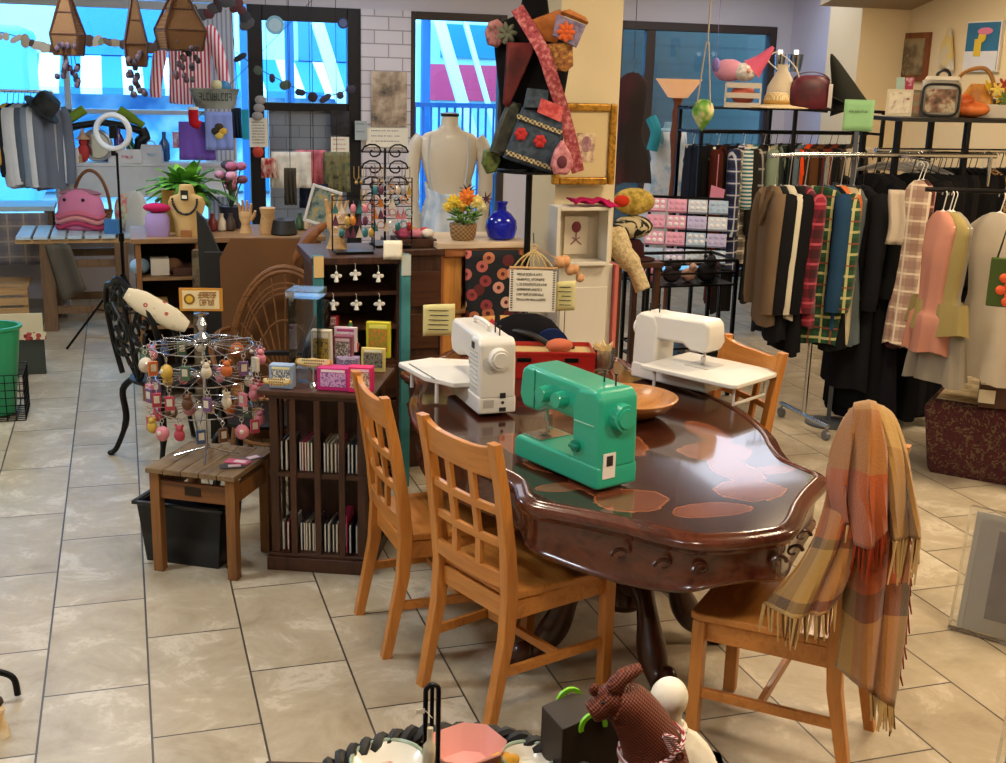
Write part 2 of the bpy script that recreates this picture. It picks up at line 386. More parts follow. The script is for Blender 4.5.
for x in (-2.9, 2.9):
    w = MB(); w.cyl((x, -1.13, .45), (x, -.8, .45), .45, n=24); w.cyl((x, -1.15, .45), (x, -1.0, .45), .2, n=16, mi=1)
    build('wheel', w, [BLACK, CHROME], bus)
v2 = thing('van', 'pale delivery van with a pink panel seen through the display window', 'van', (-3.1, 16.2, -.07))
build('body', MB().prism([(-2.1, .35), (2.1, .35), (2.1, 2.5), (-1.2, 2.5), (-1.9, 1.5), (-2.1, 1.4)], -.95, .95, 'xz'), plain('#5f9cc0', .35), v2, bev=.08)
build('side_panel', MB().box((1.35, -.96, 2.05), (.8, .03, .7)), plain('#d8709a', .4), v2)
for x in (-1.3, 1.3):
    w = MB(); w.cyl((x, -1.0, .35), (x, -.7, .35), .35, n=20); build('wheel', w, BLACK, v2)
# street stair and railings outside the second and third window
stair = thing('fire_escape', 'pale metal fire escape stair outside the shop windows', 'stair', (0, 13.2, -.07))
m1 = MB()
for (xa, za, xb, zb, w) in ((1.55, 4.2, 2.6, .9, .13), (1.85, 4.2, 2.95, .9, .05), (3.1, 3.6, 3.95, 1.0, .13), (3.4, 3.6, 4.25, 1.0, .05)):
    a = V((xa, 0, za)); bb = V((xb, 0, zb)); d = bb-a
    m1.box((a+bb)/2, (w, .06, d.length), (0, math.atan2(d.x, d.z), 0))
build('stringer', m1, plain('#e3ecf2', .5), stair)
m1 = MB()
for x in (1.3, 1.78, 2.9, 3.3, 4.2): m1.box((x, .15, 2.2), (.09, .09, 4.4))
build('post', m1, plain('#2c64a0', .5), stair)
m1 = MB(); m1.box((2.6, .3, 3.1), (3.6, .7, .08)); build('landing', m1, plain('#3b78b4', .5), stair)
rl = thing('railing', 'blue painted vertical bar railing outside the window', 'railing', (0, 12.2, -.07))
m1 = MB()
for k in range(26): m1.cyl((2.4+k*.085, 0, .05), (2.4+k*.085, 0, 1.75), .012, n=6)
build('bars', m1, plain('#2b62a4', .5), rl)
for z in (1.77, .1): build('rail', MB().box((3.46, 0, z), (2.3, .05, .05)), plain('#2b62a4', .5), rl)
sd = MB(); sd.box((7.9, 13.2, 2.4), (5.0, .3, 4.9)); o = build('exterior_siding_wall', sd, bricks('#20211f', '#1b1c1b', '#0c0d0d', w=2.0, h=.2, size=.012, scale=1.0, rot=(PI/2, 0, 0))); o['kind'] = 'structure'
# ---------------------------------------------------------------- light
w = bpy.data.worlds.new('world'); sc.world = w; w.use_nodes = True
bg = w.node_tree.nodes['Background']; bg.inputs[0].default_value = (.30, .70, 1.0, 1); bg.inputs[1].default_value = 11
def area(name, loc, size, energy, col, rot=(0, 0, 0), portal=False, sy=None):
    l = bpy.data.lights.new(name, 'AREA'); l.energy = energy; l.color = col; l.size = size
    if sy: l.shape = 'RECTANGLE'; l.size_y = sy
    if portal: l.cycles.is_portal = True
    o = bpy.data.objects.new(name, l); COL.objects.link(o); o.location = loc; o.rotation_euler = rot; return o
for x, e in ((5.6, 26), (1.9, 24)): area('back_wall_fill', (x, 9.5, ZC-.03), 1.6, e, (.80, .86, 1.0), (0, 0, 0), False, 1.6)  # cool fill added to brighten the wall above the windows and white column
area('daylight_portal', (1.9, Y1+.3, 1.4), 9.2, 1, (1, 1, 1), (-PI/2, 0, 0), True, 2.6)
WARM = (1, .84, .63)
for (x, y, e) in ((-1.4, 1.2, 60), (.9, 1.4, 70), (3.3, 1.6, 125), (-1.3, 4.4, 95), (.9, 4.6, 50), (3.4, 4.4, 100), (5.4, 3.6, 95), (-.5, 7.3, 62), (2.0, 7.6, 32), (4.6, 7.0, 50), (5.6, 7.9, 40), (3.9, 9.4, 18)):
    area('ceiling_lamp_or_fill', (x, y, ZC-.02), .5, e*(.6 if x > 0 else .66), (1, .79, .53) if x > 3 else (1, .85, .66) if x > 0 else (.84, .92, 1))  # cool ones on the left are fill, boosted to stand in for daylight
sc.view_settings.view_transform = 'Standard'; sc.view_settings.look = 'None'; sc.view_settings.gamma = 1; sc.view_settings.use_curve_mapping = False
sc.view_settings.exposure = 0.0
sc.cycles.use_denoising = True
try: sc.cycles.denoiser = 'OPENIMAGEDENOISE'
except Exception: pass
sc.cycles.max_bounces = 8; sc.cycles.transparent_max_bounces = 16; sc.cycles.sample_clamp_indirect = 4; sc.cycles.caustics_reflective = False; sc.cycles.caustics_refractive = False
# ================================================================ the table and what stands on it
TZ = .77; TC = (1.615, 3.98)
half = [(0, -1.265), (.14, -1.245), (.22, -1.18), (.3, -1.08), (.39, -.985), (.455, -.925), (.51, -.87), (.53, -.80), (.51, -.70), (.505, -.64), (.54, -.52), (.6, -.36), (.64, -.15), (.65, 0)]
def table_outline():
    q = [(x, y) for x, y in half]; q2 = [(x, -y) for x, y in reversed(half[:-1])]
    right = q+q2; left = [(-x, y) for x, y in reversed(right[1:-1])]
    sm = [p.to_2d() for p in spline([V((x, y, 0)) for x, y in right+left+[right[0]]], 4)][:-1]
    return [(p.x, p.y) for p in sm]
OUT = table_outline()
def ring(k, z, dz=None):      # outline moved in by k metres
    n = len(OUT); r = []
    for i in range(n):
        a = V(OUT[i-1]); b = V(OUT[(i+1) % n]); t = (b-a).normalized(); nn = V((-t.y, t.x)); p = V(OUT[i])+nn*k
        zz = z if dz is None else z+dz(OUT[i]); r.append(V((p.x, p.y, zz)))
    return r
tb = thing('dining_table', 'glossy dark mahogany table with scalloped edge, inlaid top and scroll feet', 'table', (TC[0], TC[1], 0))
def top_mat():
    n = N('inlaid table top'); n.set(.13, 0, .5, .6)
    n.b.inputs['Coat Roughness'].default_value = .05
    v = n.coord(); grain = n.noise(n.coord(scale=(9, 1.2, 1)), 2.0, 5, .6, .4)
    base = n.ramp(grain, [(.3, '#23100c'), (.55, '#3a1b12'), (.75, '#2a130d')])
    o = n.n('ShaderNodeSeparateXYZ'); n.L(v, o.inputs[0])
    x = n.mth('ABSOLUTE', o.outputs[0]); y = n.mth('ABSOLUTE', o.outputs[1]); 
    wob = n.noise(v, 9, 4, .6, 1.2)
    # scrolling marquetry bands laid in lighter wood, mirrored about both axes
    def blob(cx, cy, rx, ry, k=.5):
        a = n.mth('DIVIDE', n.mth('SUBTRACT', x, cx), rx); b = n.mth('DIVIDE', n.mth('SUBTRACT', y, cy), ry)
        d = n.mth('SQRT', n.mth('ADD', n.mth('MULTIPLY', a, a), n.mth('MULTIPLY', b, b)))
        return n.mth('ADD', d, n.mth('MULTIPLY', n.mth('SUBTRACT', wob, .5), k))
    ds = [blob(.20, .90, .12, .10), blob(.25, .72, .075, .15), blob(.28, .52, .13, .11), blob(.36, .30, .06, .14), blob(.0, 1.03, .13, .06), blob(.37, .74, .08, .04), blob(0, .3, .09, .2)]
    d = ds[0]
    for q in ds[1:]: d = n.mth('MINIMUM', d, q)
    inn = n.ramp(n.noise(n.coord(scale=(4, 8, 1)), 5, 5, .7), [(.3, '#5a2c1c'), (.55, '#7e4630'), (.7, '#643220')])
    c = n.mix(n.mth('LESS_THAN', d, .95), base, inn)
    c = n.mix(n.mth('LESS_THAN', n.mth('ABSOLUTE', n.mth('SUBTRACT', d, .95)), .03), c, '#935838')
    hole = n.mth('LESS_THAN', n.mth('ABSOLUTE', n.mth('SUBTRACT', blob(.25, .83, .045, .045, .3), .9)), .12)
    n.col(n.mix(n.mth('MULTIPLY', hole, .6), c, '#3a1c12'))
    return n.m
build('tabletop', MB().loft([ring(.055, TZ-.012), ring(.052, TZ), ]), top_mat(), tb)
prof = [(.056, TZ-.006), (.05, TZ+.004), (.04, TZ+.008), (.03, TZ+.002), (.022, TZ-.004), (.012, TZ-.004), (.002, TZ-.012), (0, TZ-.022), (.006, TZ-.034), (.018, TZ-.04), (.02, TZ-.05), (.034, TZ-.058)]
build('moulded_rim', MB().loft([ring(k, z) for k, z in prof], cap=False), MAHOG, tb, ang=60)
def scal(p): return -.028*math.cos(4.4*p[0]/.5*1.1)*math.cos(3*p[1])-.012
ap = [ring(.036, TZ-.056), ring(.04, TZ-.10), ring(.042, TZ-.135, scal), ring(.03, TZ-.15, scal), ring(.036, TZ-.162, scal), ring(.06, TZ-.164, scal), ring(.075, TZ-.15, scal), ring(.08, TZ-.06)]
build('apron', MB().loft(ap, cap=False), MAHOG, tb, ang=60)
cv = MB()                    # carved leaf scrolls on the near apron end
for sx in (-1, 1):
    for q in range(3):
        cv = MB(); cx = sx*(.12+.09*q); cyy = -1.255+.045*q+.03*q*q*.6
        cv.tube([V((cx+sx*.03*math.cos(a)*(1-a/8), cyy+.03, TZ-.1+.022*math.sin(a)*(1-a/8))) for a in [k*.45 for k in range(13)]], [.007-.0004*k for k in range(13)], 6); build('carving', cv, MAHOG_D, tb)
for sy in (-.8, .8):
    ped = MB()
    ped.lathe([(.10, .60), (.11, .58), (.07, .54), (.055, .50), (.075, .45), (.10, .38), (.095, .32), (.06, .28), (.075, .25), (.085, .22), (.06, .19)], 28, (0, sy*.55, 0))
    ped.box((0, sy*.55, .605), (.46, .34, .03))
    pd = build('pedestal', ped, MAHOG_D, tb, bev=.004)
    for a in ((0, 180, 270) if sy < 0 else (0, 180, 90)):
        ca, sa = math.cos(math.radians(a)), math.sin(math.radians(a)); q = MB()
        path = spline([(.05, 0, .30), (.13, 0, .33), (.20, 0, .26), (.25, 0, .15), (.31, 0, .08), (.37, 0, .055), (.405, 0, .09), (.385, 0, .125), (.36, 0, .105)], 5)
        rr = [.045+.008*math.sin(k*.5) if k < 28 else .032-.0008*(k-28) for k in range(len(path))]
        q.tube([(p.x*ca, p.x*sa+sy*.55, p.z) for p in path], rr, 10)
        q.ell((.385*ca, .385*sa+sy*.55, .06), (.055, .055, .06), 12)
        build('leg', q, MAHOG_D, tb)
# ---- oak chairs
def make_chair(label, O, rz):
    t = thing('dining_chair', label, 'chair', (O[0], O[1], 0), rz, 'oak lattice-back chairs round the table')
    hw = .185
    st = MB()
    st.prism([(-.21, .225), (.21, .225), (.225, .20), (.195, -.20), (-.195, -.20), (-.225, .20)], .43, .458)
    build('seat', st, OAKX, t, bev=.008)
    ap = MB()
    ap.box((0, .19, .395), (.36, .02, .065)); 
    for s in (-1, 1): ap.box((s*.185, -.005, .395), (.02, .37, .065), (0, 0, s*-.03))
    ap.box((0, -.2, .395), (.33, .02, .065))
    build('seat_frame', ap, OAKX, t, bev=.003)
    for s in (-1, 1):
        fl = MB(); fl.prism([(s*.205-.021, 0), (s*.205+.015, 0), (s*.2+.021, .43), (s*.2-.021, .43)], .175, .215, 'xz'); build('leg', fl, OAK, t, bev=.004)
        rl = MB()
        pr = [(-.275, 0), (-.215, .30), (-.205, .45), (-.22, .60), (-.25, .8), (-.283, .955)]; dd = [.034, .044, .048, .042, .036, .03]
        rings = []
        for (y, z), d in zip(pr, dd):
            x = s*(hw+.004*(z > .5)); rings.append([V((x-.019, y-d/2, z)), V((x+.019, y-d/2, z)), V((x+.019, y+d/2, z)), V((x-.019, y+d/2, z))])
        rl.loft(rings); build('back_post', rl, OAK, t, bev=.004, ang=50)
    by = lambda z: -.22-.03*(z-.6)/.2 if z > .6 else -.22
    cr = MB()          # crest rail: curved, with raised corners
    n = 12; rings = []
    for k in range(n+1):
        x = -hw+2*hw*k/n; u = k/n*2-1; c = -.018*(1-u*u)
        zt = .948-.022*(1-u**4)+.0*u; zb = .835
        rings.append([V((x, by(zb)+c-.011, zb)), V((x, by(zb)+c+.011, zb)), V((x, by(zt)+c+.011, zt)), V((x, by(zt)+c-.011, zt))])
    cr.loft(rings); build('crest_rail', cr, OAKX, t, bev=.003)
    for z, h in ((.50, .05), (.62, .026), (.73, .026)):
        rg = []
        for k in range(n+1):
            x = -hw+2*hw*k/n; u = k/n*2-1; c = -.016*(1-u*u); y = by(z)+c
            rg.append([V((x, y-.009, z-h/2)), V((x, y+.009, z-h/2)), V((x, y+.009, z+h/2)), V((x, y-.009, z+h/2))])
        build('back_rail', MB().loft(rg), OAKX, t, bev=.002)
    for x in (-.062, .062):
        rg = []
        for z in (.50, .6, .7, .8, .86):
            y = by(z)-.014; rg.append([V((x-.014, y-.008, z)), V((x+.014, y-.008, z)), V((x+.014, y+.008, z)), V((x-.014, y+.008, z))])
        build('back_slat', MB().loft(rg), OAK, t, bev=.002)
    for s in (-1, 1):
        build('stretcher', MB().box((s*.192, -.02, .19), (.018, .42, .032), (0, 0, s*-.04)), OAKX, t, bev=.003)
    build('stretcher', MB().box((0, .0, .19), (.36, .018, .03)), OAKX, t, bev=.003)
    return t
A_ = make_chair('oak chair with its back to the camera, close beside the green sewing machine', (1.20, 3.43), math.radians(-70))
A_['label'] = 'nearer of two oak lattice-back chairs along the long side, before the green sewing machine'
make_chair('oak lattice-back chair along the long side, its post rising beside the slatted bookcase', (1.06, 3.935), math.radians(-86))
make_chair('oak chair on the far side, mostly hidden behind the white machine with extension table', (2.19, 4.21), math.radians(97))
D_ = make_chair('oak chair at the table end draped with a plaid fringed blanket', (1.875, 2.93), math.radians(45))

# ---- the plaid blanket on the near chair
def blanket_mat():
    n = N('autumn plaid wool'); n.set(.95, 0, .1, 0, .25)
    o = sepxyz(n, 'UV'); 
    u = n.mth('FRACT', n.mth('MULTIPLY', o[0], 1.0)); v = n.mth('FRACT', n.mth('MULTIPLY', o[1], 1.0))
    st = [(0, '#946c34'), (.17, '#4e3c2a'), (.22, '#a88446'), (.36, '#99461f'), (.6, '#46341f'), (.66, '#9c763c'), (.86, '#853619')]
    st2 = [(0, '#9c763c'), (.2, '#3a2c1e'), (.27, '#b08e50'), (.42, '#946c36'), (.62, '#9c481f'), (.86, '#46321f'), (.92, '#9c763c')]
    a = n.ramp(u, st, 'CONSTANT'); b = n.ramp(v, st2, 'CONSTANT')
    c = n.mix(.62, a, b)
    f = n.noise(n.coord(scale=(1, 1, 1)), 160, 2); n.bump(f, .5, .004)
    n.col(n.mix(n.mth('MULTIPLY', f, .3), c, '#6e4a2a')); return n.m
BM = blanket_mat()
bl = thing('blanket', 'orange, tan and brown plaid wool blanket with long fringe thrown over the chair back', 'blanket', (0, 0, 0))
RB = random.Random(4)
def panel(cols, uv0, uv1, nu=26, rip=.016, ph=0.0):
    """cols: drop lines (lists of points) lofted sideways into a hanging fold."""
    L = [spline(c, 5) for c in cols]; m_ = min(len(c) for c in L)
    def fn(u, v):
        k = u*(len(L)-1); i = min(int(k), len(L)-2); t = k-i; t = t*t*(3-2*t)
        j = v*(m_-1); a = min(int(j), m_-2); w = j-a
        pa = L[i][a].lerp(L[i][a+1], w); pb = L[i+1][a].lerp(L[i+1][a+1], w); p = pa.lerp(pb, t)
        d = rip*(.35+v)*(math.sin(u*13+ph+2.5*v)+.5*math.sin(u*23-ph+5*v))+.012*math.sin(v*9+ph*2+u*4)
        return p-fw.normalized()*(d+.05*math.sin(PI*u)*min(1, v*3))
    mb = MB(); vs = []; uv = []; nv = 34
    for j in range(nv+1):
        for i in range(nu+1):
            vs.append(fn(i/nu, j/nv)); uv.append((uv0[0]+(uv1[0]-uv0[0])*i/nu, uv0[1]+(uv1[1]-uv0[1])*j/nv))
    mb.add(vs, [(j*(nu+1)+i, j*(nu+1)+i+1, (j+1)*(nu+1)+i+1, (j+1)*(nu+1)+i) for j in range(nv) for i in range(nu)], 0, uv)
    return mb, fn
def Q(px, py, d): return EYE+ray(px, py)*d       # d = distance along the optical axis
def fringe(name, fn, edge, n, length, mats, drift=(0, 0), r=.0035):
    mb = MB()
    for k in range(n):
        t = (k+.5)/n; p = fn(*edge(t)); l = length*RB.uniform(.75, 1.15); dx = RB.uniform(-.012, .012)+drift[0]
        mb.tube([p, p+V((dx*.4, drift[1]*.4, -l*.45)), p+V((dx, drift[1], -l))], [r, r*.95, r*.6], 5, RB.randrange(len(mats)))
    o = build(name, mb, mats, bl); return o
FR_T = cloth('#c2a06a'); FR_O = cloth('#8f361c'); FR_B = cloth('#6a4c2c')
# outer fall: the long end reaching down to the floor side
m1, f1 = panel([[Q(846, 428, 3.44), Q(848, 412, 3.35), Q(842, 500, 3.30), Q(842, 590, 3.26), Q(838, 668, 3.25)], [Q(858, 424, 3.46), Q(860, 410, 3.33), Q(862, 500, 3.25), Q(858, 600, 3.21), Q(855, 682, 3.21)], [Q(872, 424, 3.47), Q(876, 412, 3.35), Q(885, 500, 3.27), Q(884, 590, 3.20), Q(876, 696, 3.20)], [Q(884, 434, 3.5), Q(888, 422, 3.4), Q(906, 500, 3.33), Q(908, 590, 3.26), Q(890, 704, 3.24)]], (.28, .28), (.66, 1.08), ph=.6)
build('outer_fall', m1, BM, bl, solid=.008)
# shoulder folds over the crest of the back
m4, f4 = panel([[Q(842, 430, 3.44), Q(843, 418, 3.33), Q(830, 452, 3.30), Q(825, 486, 3.29), Q(834, 516, 3.28)], [Q(850, 418, 3.44), Q(852, 408, 3.29), Q(842, 450, 3.23), Q(838, 490, 3.21), Q(842, 522, 3.21)], [Q(860, 414, 3.44), Q(862, 403, 3.29), Q(856, 450, 3.2), Q(852, 480, 3.19), Q(856, 500, 3.2)]], (.37, .28), (.66, .84), nu=16, ph=.3)
build('shoulder_fold', m4, BM, bl, solid=.008)
m2, f2 = panel([[Q(852, 416, 3.43), Q(854, 404, 3.26), Q(852, 440, 3.19), Q(850, 490, 3.15), Q(856, 545, 3.14)], [Q(862, 414, 3.43), Q(864, 401, 3.25), Q(866, 446, 3.14), Q(864, 500, 3.1), Q(868, 546, 3.11)], [Q(872, 416, 3.43), Q(875, 403, 3.27), Q(884, 446, 3.15), Q(884, 490, 3.12), Q(888, 514, 3.12)]], (.40, .22), (.62, .85), nu=18, ph=2.2)
build('middle_fold', m2, BM, bl, solid=.008)
m5, f5 = panel([[Q(868, 416, 3.44), Q(870, 403, 3.28), Q(880, 440, 3.17), Q(886, 490, 3.1), Q(892, 540, 3.1)], [Q(878, 420, 3.46), Q(881, 407, 3.31), Q(894, 445, 3.2), Q(903, 486, 3.15), Q(908, 536, 3.15)], [Q(885, 428, 3.49), Q(888, 416, 3.37), Q(904, 454, 3.28), Q(914, 494, 3.24), Q(918, 530, 3.24)]], (.66, .20), (.86, .62), nu=18, ph=4.0)
build('tan_fold', m5, BM, bl, solid=.008)
# inner fall over the seat
m3, f3 = panel([[Q(834, 440, 3.36), Q(826, 500, 3.34), Q(800, 560, 3.3), Q(766, 606, 3.26)], [Q(842, 432, 3.33), Q(832, 505, 3.29), Q(814, 560, 3.24), Q(786, 614, 3.2)], [Q(850, 424, 3.3), Q(842, 500, 3.24), Q(832, 560, 3.2), Q(812, 612, 3.17)], [Q(856, 420, 3.27), Q(856, 500, 3.2), Q(852, 560, 3.17), Q(836, 598, 3.16)]], (.10, -.62), (.62, .30), ph=1.1)
build('inner_fall', m3, BM, bl, solid=.008)
fringe('fringe', f3, lambda t: (t, 1), 26, .085, [FR_T, FR_T, FR_B])
fringe('fringe', f4, lambda t: (t, 1), 12, .05, [FR_O, FR_O, FR_T])
fringe('fringe', f2, lambda t: (t, 1), 22, .09, [FR_O, FR_O, FR_O])
fringe('fringe', f5, lambda t: (t, 1), 18, .12, [FR_T, FR_B, FR_T])
fringe('fringe', f5, lambda t: (1, .45+.55*t), 16, .10, [FR_T, FR_T, FR_B], (.008, 0))
fringe('fringe', f1, lambda t: (.5+.5*t, 1), 22, .08, [FR_T, FR_B, FR_T], (.005, 0))
fringe('fringe', f1, lambda t: (1, .52+.4*t), 30, .08, [FR_O, FR_O, FR_O], (.010, 0))

# ---- sewing machines
TEAL = plain('#27a588', .3, 0, .03, coat=.3); TEAL_D = plain('#178068', .35, 0, .03); DKGREY = plain('#2a2a2c', .4)
def seat_box(mb, x0, x1, y, z0, z1, mi=0): mb.box(((x0+x1)/2, 0, (z0+z1)/2), (x1-x0, y, z1-z0), mi=mi)
def machine(name, label, O, rz, body, knob, dark=False):
    t = thing(name, label, 'sewing machine', O, rz, 'sewing machines on the table')
    L = .40
    b = MB(); b.prism([(-.20, .004), (.20, .004), (.20, .06), (.195, .075), (-.185, .075), (-.20, .06)], -.075, .075, 'xz'); build('base', b, body, t, bev=.012, seg=3)
    b = MB(); b.prism([(.075, .06), (.20, .06), (.195, .27), (.17, .292), (.09, .285), (.07, .24)], -.072, .072, 'xz'); build('column', b, body, t, bev=.014, seg=3)
    b = MB(); b.prism([(-.195, .205), (-.185, .285), (-.16, .3), (.17, .292), (.19, .27), (.12, .19), (.06, .185), (-.06, .188), (-.10, .165), (-.175, .165)], -.065, .065, 'xz'); build('arm', b, body, t, bev=.016, seg=3)
    return t
def extras(t, body, knob, side=1):
    h = MB(); h.cyl((.195, 0, .215), (.225, 0, .215), .042, .038, 24); h.cyl((.225, 0, .215), (.232, 0, .215), .03, .028, 20); build('hand_wheel', h, knob, t, bev=.003)
    h = MB(); h.cyl((-.135, 0, .165), (-.135, 0, .12), .006, n=8); h.cyl((-.135, 0, .12), (-.135, 0, .085), .0015, n=6); h.box((-.135, -.006, .085), (.02, .03, .005)); h.box((-.135, .012, .115), (.012, .014, .05)); build('needle_and_foot', h, CHROME, t)
    build('needle_plate', MB().box((-.135, 0, .077), (.09, .11, .004)), CHROME, t, bev=.001)
    h = MB()
    for x in (.10, .15): h = MB(); h.cyl((x, .02, .285), (x, .02, .325), .003, n=8); h.cyl((x, .02, .325), (x, .02, .329), .006, n=8); build('spool_pin', h, DKGREY, t)
g = G(594, 478, TZ)
gm = machine('sewing_machine', 'teal green sewing machine on the near half of the table', (1.335, 3.37, TZ+.0085), math.radians(-71), TEAL, TEAL_D); gm.scale = (1.06, 1.1, 1.07)
extras(gm, TEAL, TEAL)
for x in (-.055, .02):
    h = MB(); h.cyl((x, -.062, .235), (x, -.095, .235), .026, .022, 22); build('dial', h, TEAL, gm, bev=.003)
h = MB(); h.cyl((.10, -.07, .115), (.10, -.083, .115), .018, n=18); h.box((.10, -.085, .115), (.034, .012, .01)); build('stitch_lever', h, TEAL_D, gm, bev=.002)
build('trim_line', MB().box((.13, -.0735, .19), (.09, .002, .003)), plain('#9fd8c8', .4), gm)
build('face_seam', MB().box((-.115, -.066, .235), (.003, .003, .12)), TEAL_D, gm)
h = MB(); h.box((.2015, -.035, .075), (.003, .045, .075)); h.box((.2035, -.035, .09), (.003, .022, .03), mi=1); build('socket_plate', h, [WHITE_PL, DKGREY], gm)
h = MB(); h.box((-.19, 0, .24), (.03, .1, .06)); build('thread_guide_cover', h, TEAL, gm, bev=.012)
# white machine seen from its hand-wheel end, flat-bed extension behind
WM = plain('#dcdad4', .32, 0, .03, coat=.25); WMG = plain('#b9b7b2', .4)
wm = machine('sewing_machine', 'white sewing machine seen from its hand wheel end, next to the yellow note', (1.275, 4.225, TZ+.0085), math.radians(-70+180+0), WM, WM)
wm.rotation_euler.z = math.radians(-88)
extras(wm, WM, WM)
bd = MB(); bd.prism([(-.30, -.25), (-.06, -.21), (.07, -.13), (.07, .085), (-.26, .085), (-.35, -.1)], .078, .1); build('extension_bed', bd, WM, wm, bev=.006)
for x, y in ((-.27, -.2), (-.27, .06), (-.02, -.17)): lg = MB(); lg.cyl((x, y, 0), (x, y, .08), .008, n=8); build('bed_leg', lg, WM, wm)
build('bed_slot', MB().box((-.13, -.20, .1005), (.26, .006, .002), (0, 0, .12)), DKGREY, wm)
h = MB()
for k in range(9): h.box((.133, -.0735, .1+.017*k), (.085, .003, .005))
build('vent', h, WMG, wm)
h = MB(); h.box((.2015, .02, .075), (.003, .022, .02)); h.box((.2015, .02, .022), (.003, .026, .014)); h.cyl((.2005, .02, .048), (.2035, .02, .048), .006, n=10); build('socket', h, DKGREY, wm)
build('rating_plate', MB().box((.2008, -.035, .045), (.002, .04, .03)), WMG, wm)
h = MB(); h.box((.12, -.073, .255), (.03, .004, .025)); build('switch', h, DKGREY, wm)
h = MB(); h.tube(spline([(.08, 0, .29), (.08, 0, .318), (.0, 0, .322), (-.08, 0, .318), (-.08, 0, .298)], 5), .007, 8); build('carry_handle', h, WM, wm)
# white machine with a long extension table
em = machine('sewing_machine', 'white sewing machine with long raised extension table at the far table side', (2.165, 4.33, TZ+.0085), 0, WM, WM); em.scale = (.95, .95, .98)
em.rotation_euler.z = math.radians(119)
extras(em, WM, WM)
bd = MB(); bd.prism([(-.42, -.14), (-.36, -.17), (.06, -.17), (.06, .20), (-.40, .20), (-.42, .18)], .082, .102); build('extension_table', bd, WM, em, bev=.006)
for x in (-.38,):
    h = MB(); h.tube([(x, -.10, .082), (x, -.10, .006), (x, .14, .006), (x, .14, .082)], .007, 8); build('table_leg', h, WM, em)
h = MB(); h.tube([(.0, .17, .082), (.0, .17, .004)], .007, 8); build('table_leg', h, WM, em)
build('plate_recess', MB().box((-.135, 0, .1035), (.12, .13, .003)), WMG, em)
h = MB(); h.box((.12, -.074, .12), (.04, .004, .05)); h.box((.14, -.074, .235), (.02, .004, .014)); build('control_panel', h, WMG, em)
# ---- wooden bowl
p = G(628, 398, TZ+.04)
bw = MB(); bw.lathe([(.0, .012), (.06, 0), (.10, .004), (.15, .03), (.185, .065), (.19, .075), (.182, .078), (.172, .066), (.14, .036), (.09, .018), (.0, .014)], 40, sx=1.0, sy=1.0, cap=False)
one('wooden_bowl', bw, wood('#9a6432', '#b57d45', 0, 1.2, .4, .2), 'shallow turned wooden bowl behind the green sewing machine', 'bowl', (1.775, 3.95, TZ+.001))
# ---- red toolbox with bag
p = G(552, 379, TZ)
RED = plain('#a8201c', .35, 0, .06, coat=.3)
tx = thing('toolbox', 'open red metal toolbox at the far end of the table', 'toolbox', (p.x, p.y+.09, TZ), math.radians(-14)); TBX = p
b = MB(); b.box((0, 0, .004), (.40, .2, .008)); b.box((0, -.098, .06), (.40, .004, .12)); b.box((0, .098, .06), (.40, .004, .12)); b.box((-.198, 0, .06), (.004, .192, .12)); b.box((.198, 0, .06), (.004, .192, .12)); b.box((0, -.101, .112), (.402, .004, .012)); build('body', b, RED, tx, bev=.001)
for x in (-.1, .1): build('latch', MB().box((x, -.102, .085), (.06, .006, .018)), BLK_METAL, tx, bev=.002)
tray = MB(); tray.box((0, .0, .095), (.39, .19, .012)); build('tray', tray, plain('#b59a68', .7), tx)
it = MB(); it.ell((0, 0, .028), (.06, .045, .03), 12); one('fabric_scrap', it, cloth('#b8654a'), 'folded rust coloured fabric lying in the red toolbox', 'fabric', (TBX.x+.05, TBX.y+.06, TZ+.1015))
hb = thing('handbag', 'black shoulder bag with navy disc flap leaning on the red toolbox', 'bag', (TBX.x-.03, TBX.y+.27, TZ), math.radians(-14))
b = MB(); b.loft([[V((a*math.cos(q), b_*math.sin(q), z)) for q in [2*PI*k/20 for k in range(20)]] for z, a, b_ in ((0.005, .14, .05), (.07, .18, .055), (.15, .16, .045), (.205, .11, .03), (.23, .05, .015))]); build('body', b, cloth('#17161a'), hb)
b = MB(); b.cyl((.11, -.045, .10), (.11, -.062, .10), .075, n=28); build('flap', b, cloth('#1d2b55'), hb)
b = MB(); b.tube(spline([(-.1, 0, .16), (.02, -.07, .15), (.12, -.09, .10), (.2, -.12, .10)], 6), .013, 8); build('strap', b, BLACK, hb)
# ---- glass of paper napkins
p = G(603, 371, TZ)
gl = MB(); gl.lathe([(.035, .004), (.045, .02), (.05, .10), (.047, .10), (.04, .02), (.0, .008)], 24, cap=False); one('drinking_glass', gl, glassy('#f2f2ee', .9), 'clear tumbler standing by the red toolbox, below the shadow boxes', 'glass', (p.x, p.y, TZ))
nk = MB()
for k in range(4):
    a = k*1.5; nk.prism([(-.03, .02), (.03, .02), (.06, .135), (0, .115), (-.05, .145)], -.002, .002, 'xz'); 
nk = MB()
for k in range(5):
    E = MX.Rotation(k*1.2, 3, 'Z'); q = [V((x, .012, z)) for x, z in ((-.02, .015), (.02, .015), (.045, .12), (.0, .105), (-.04, .13))]; q2 = [v+V((0, .004, 0)) for v in q]
    nk.loft([[E @ v for v in q], [E @ v for v in q2]])
one('napkins', nk, plain('#d9bd80', .7), 'gold folded paper napkins stuffed in the clear tumbler', 'napkins', (p.x, p.y, TZ))
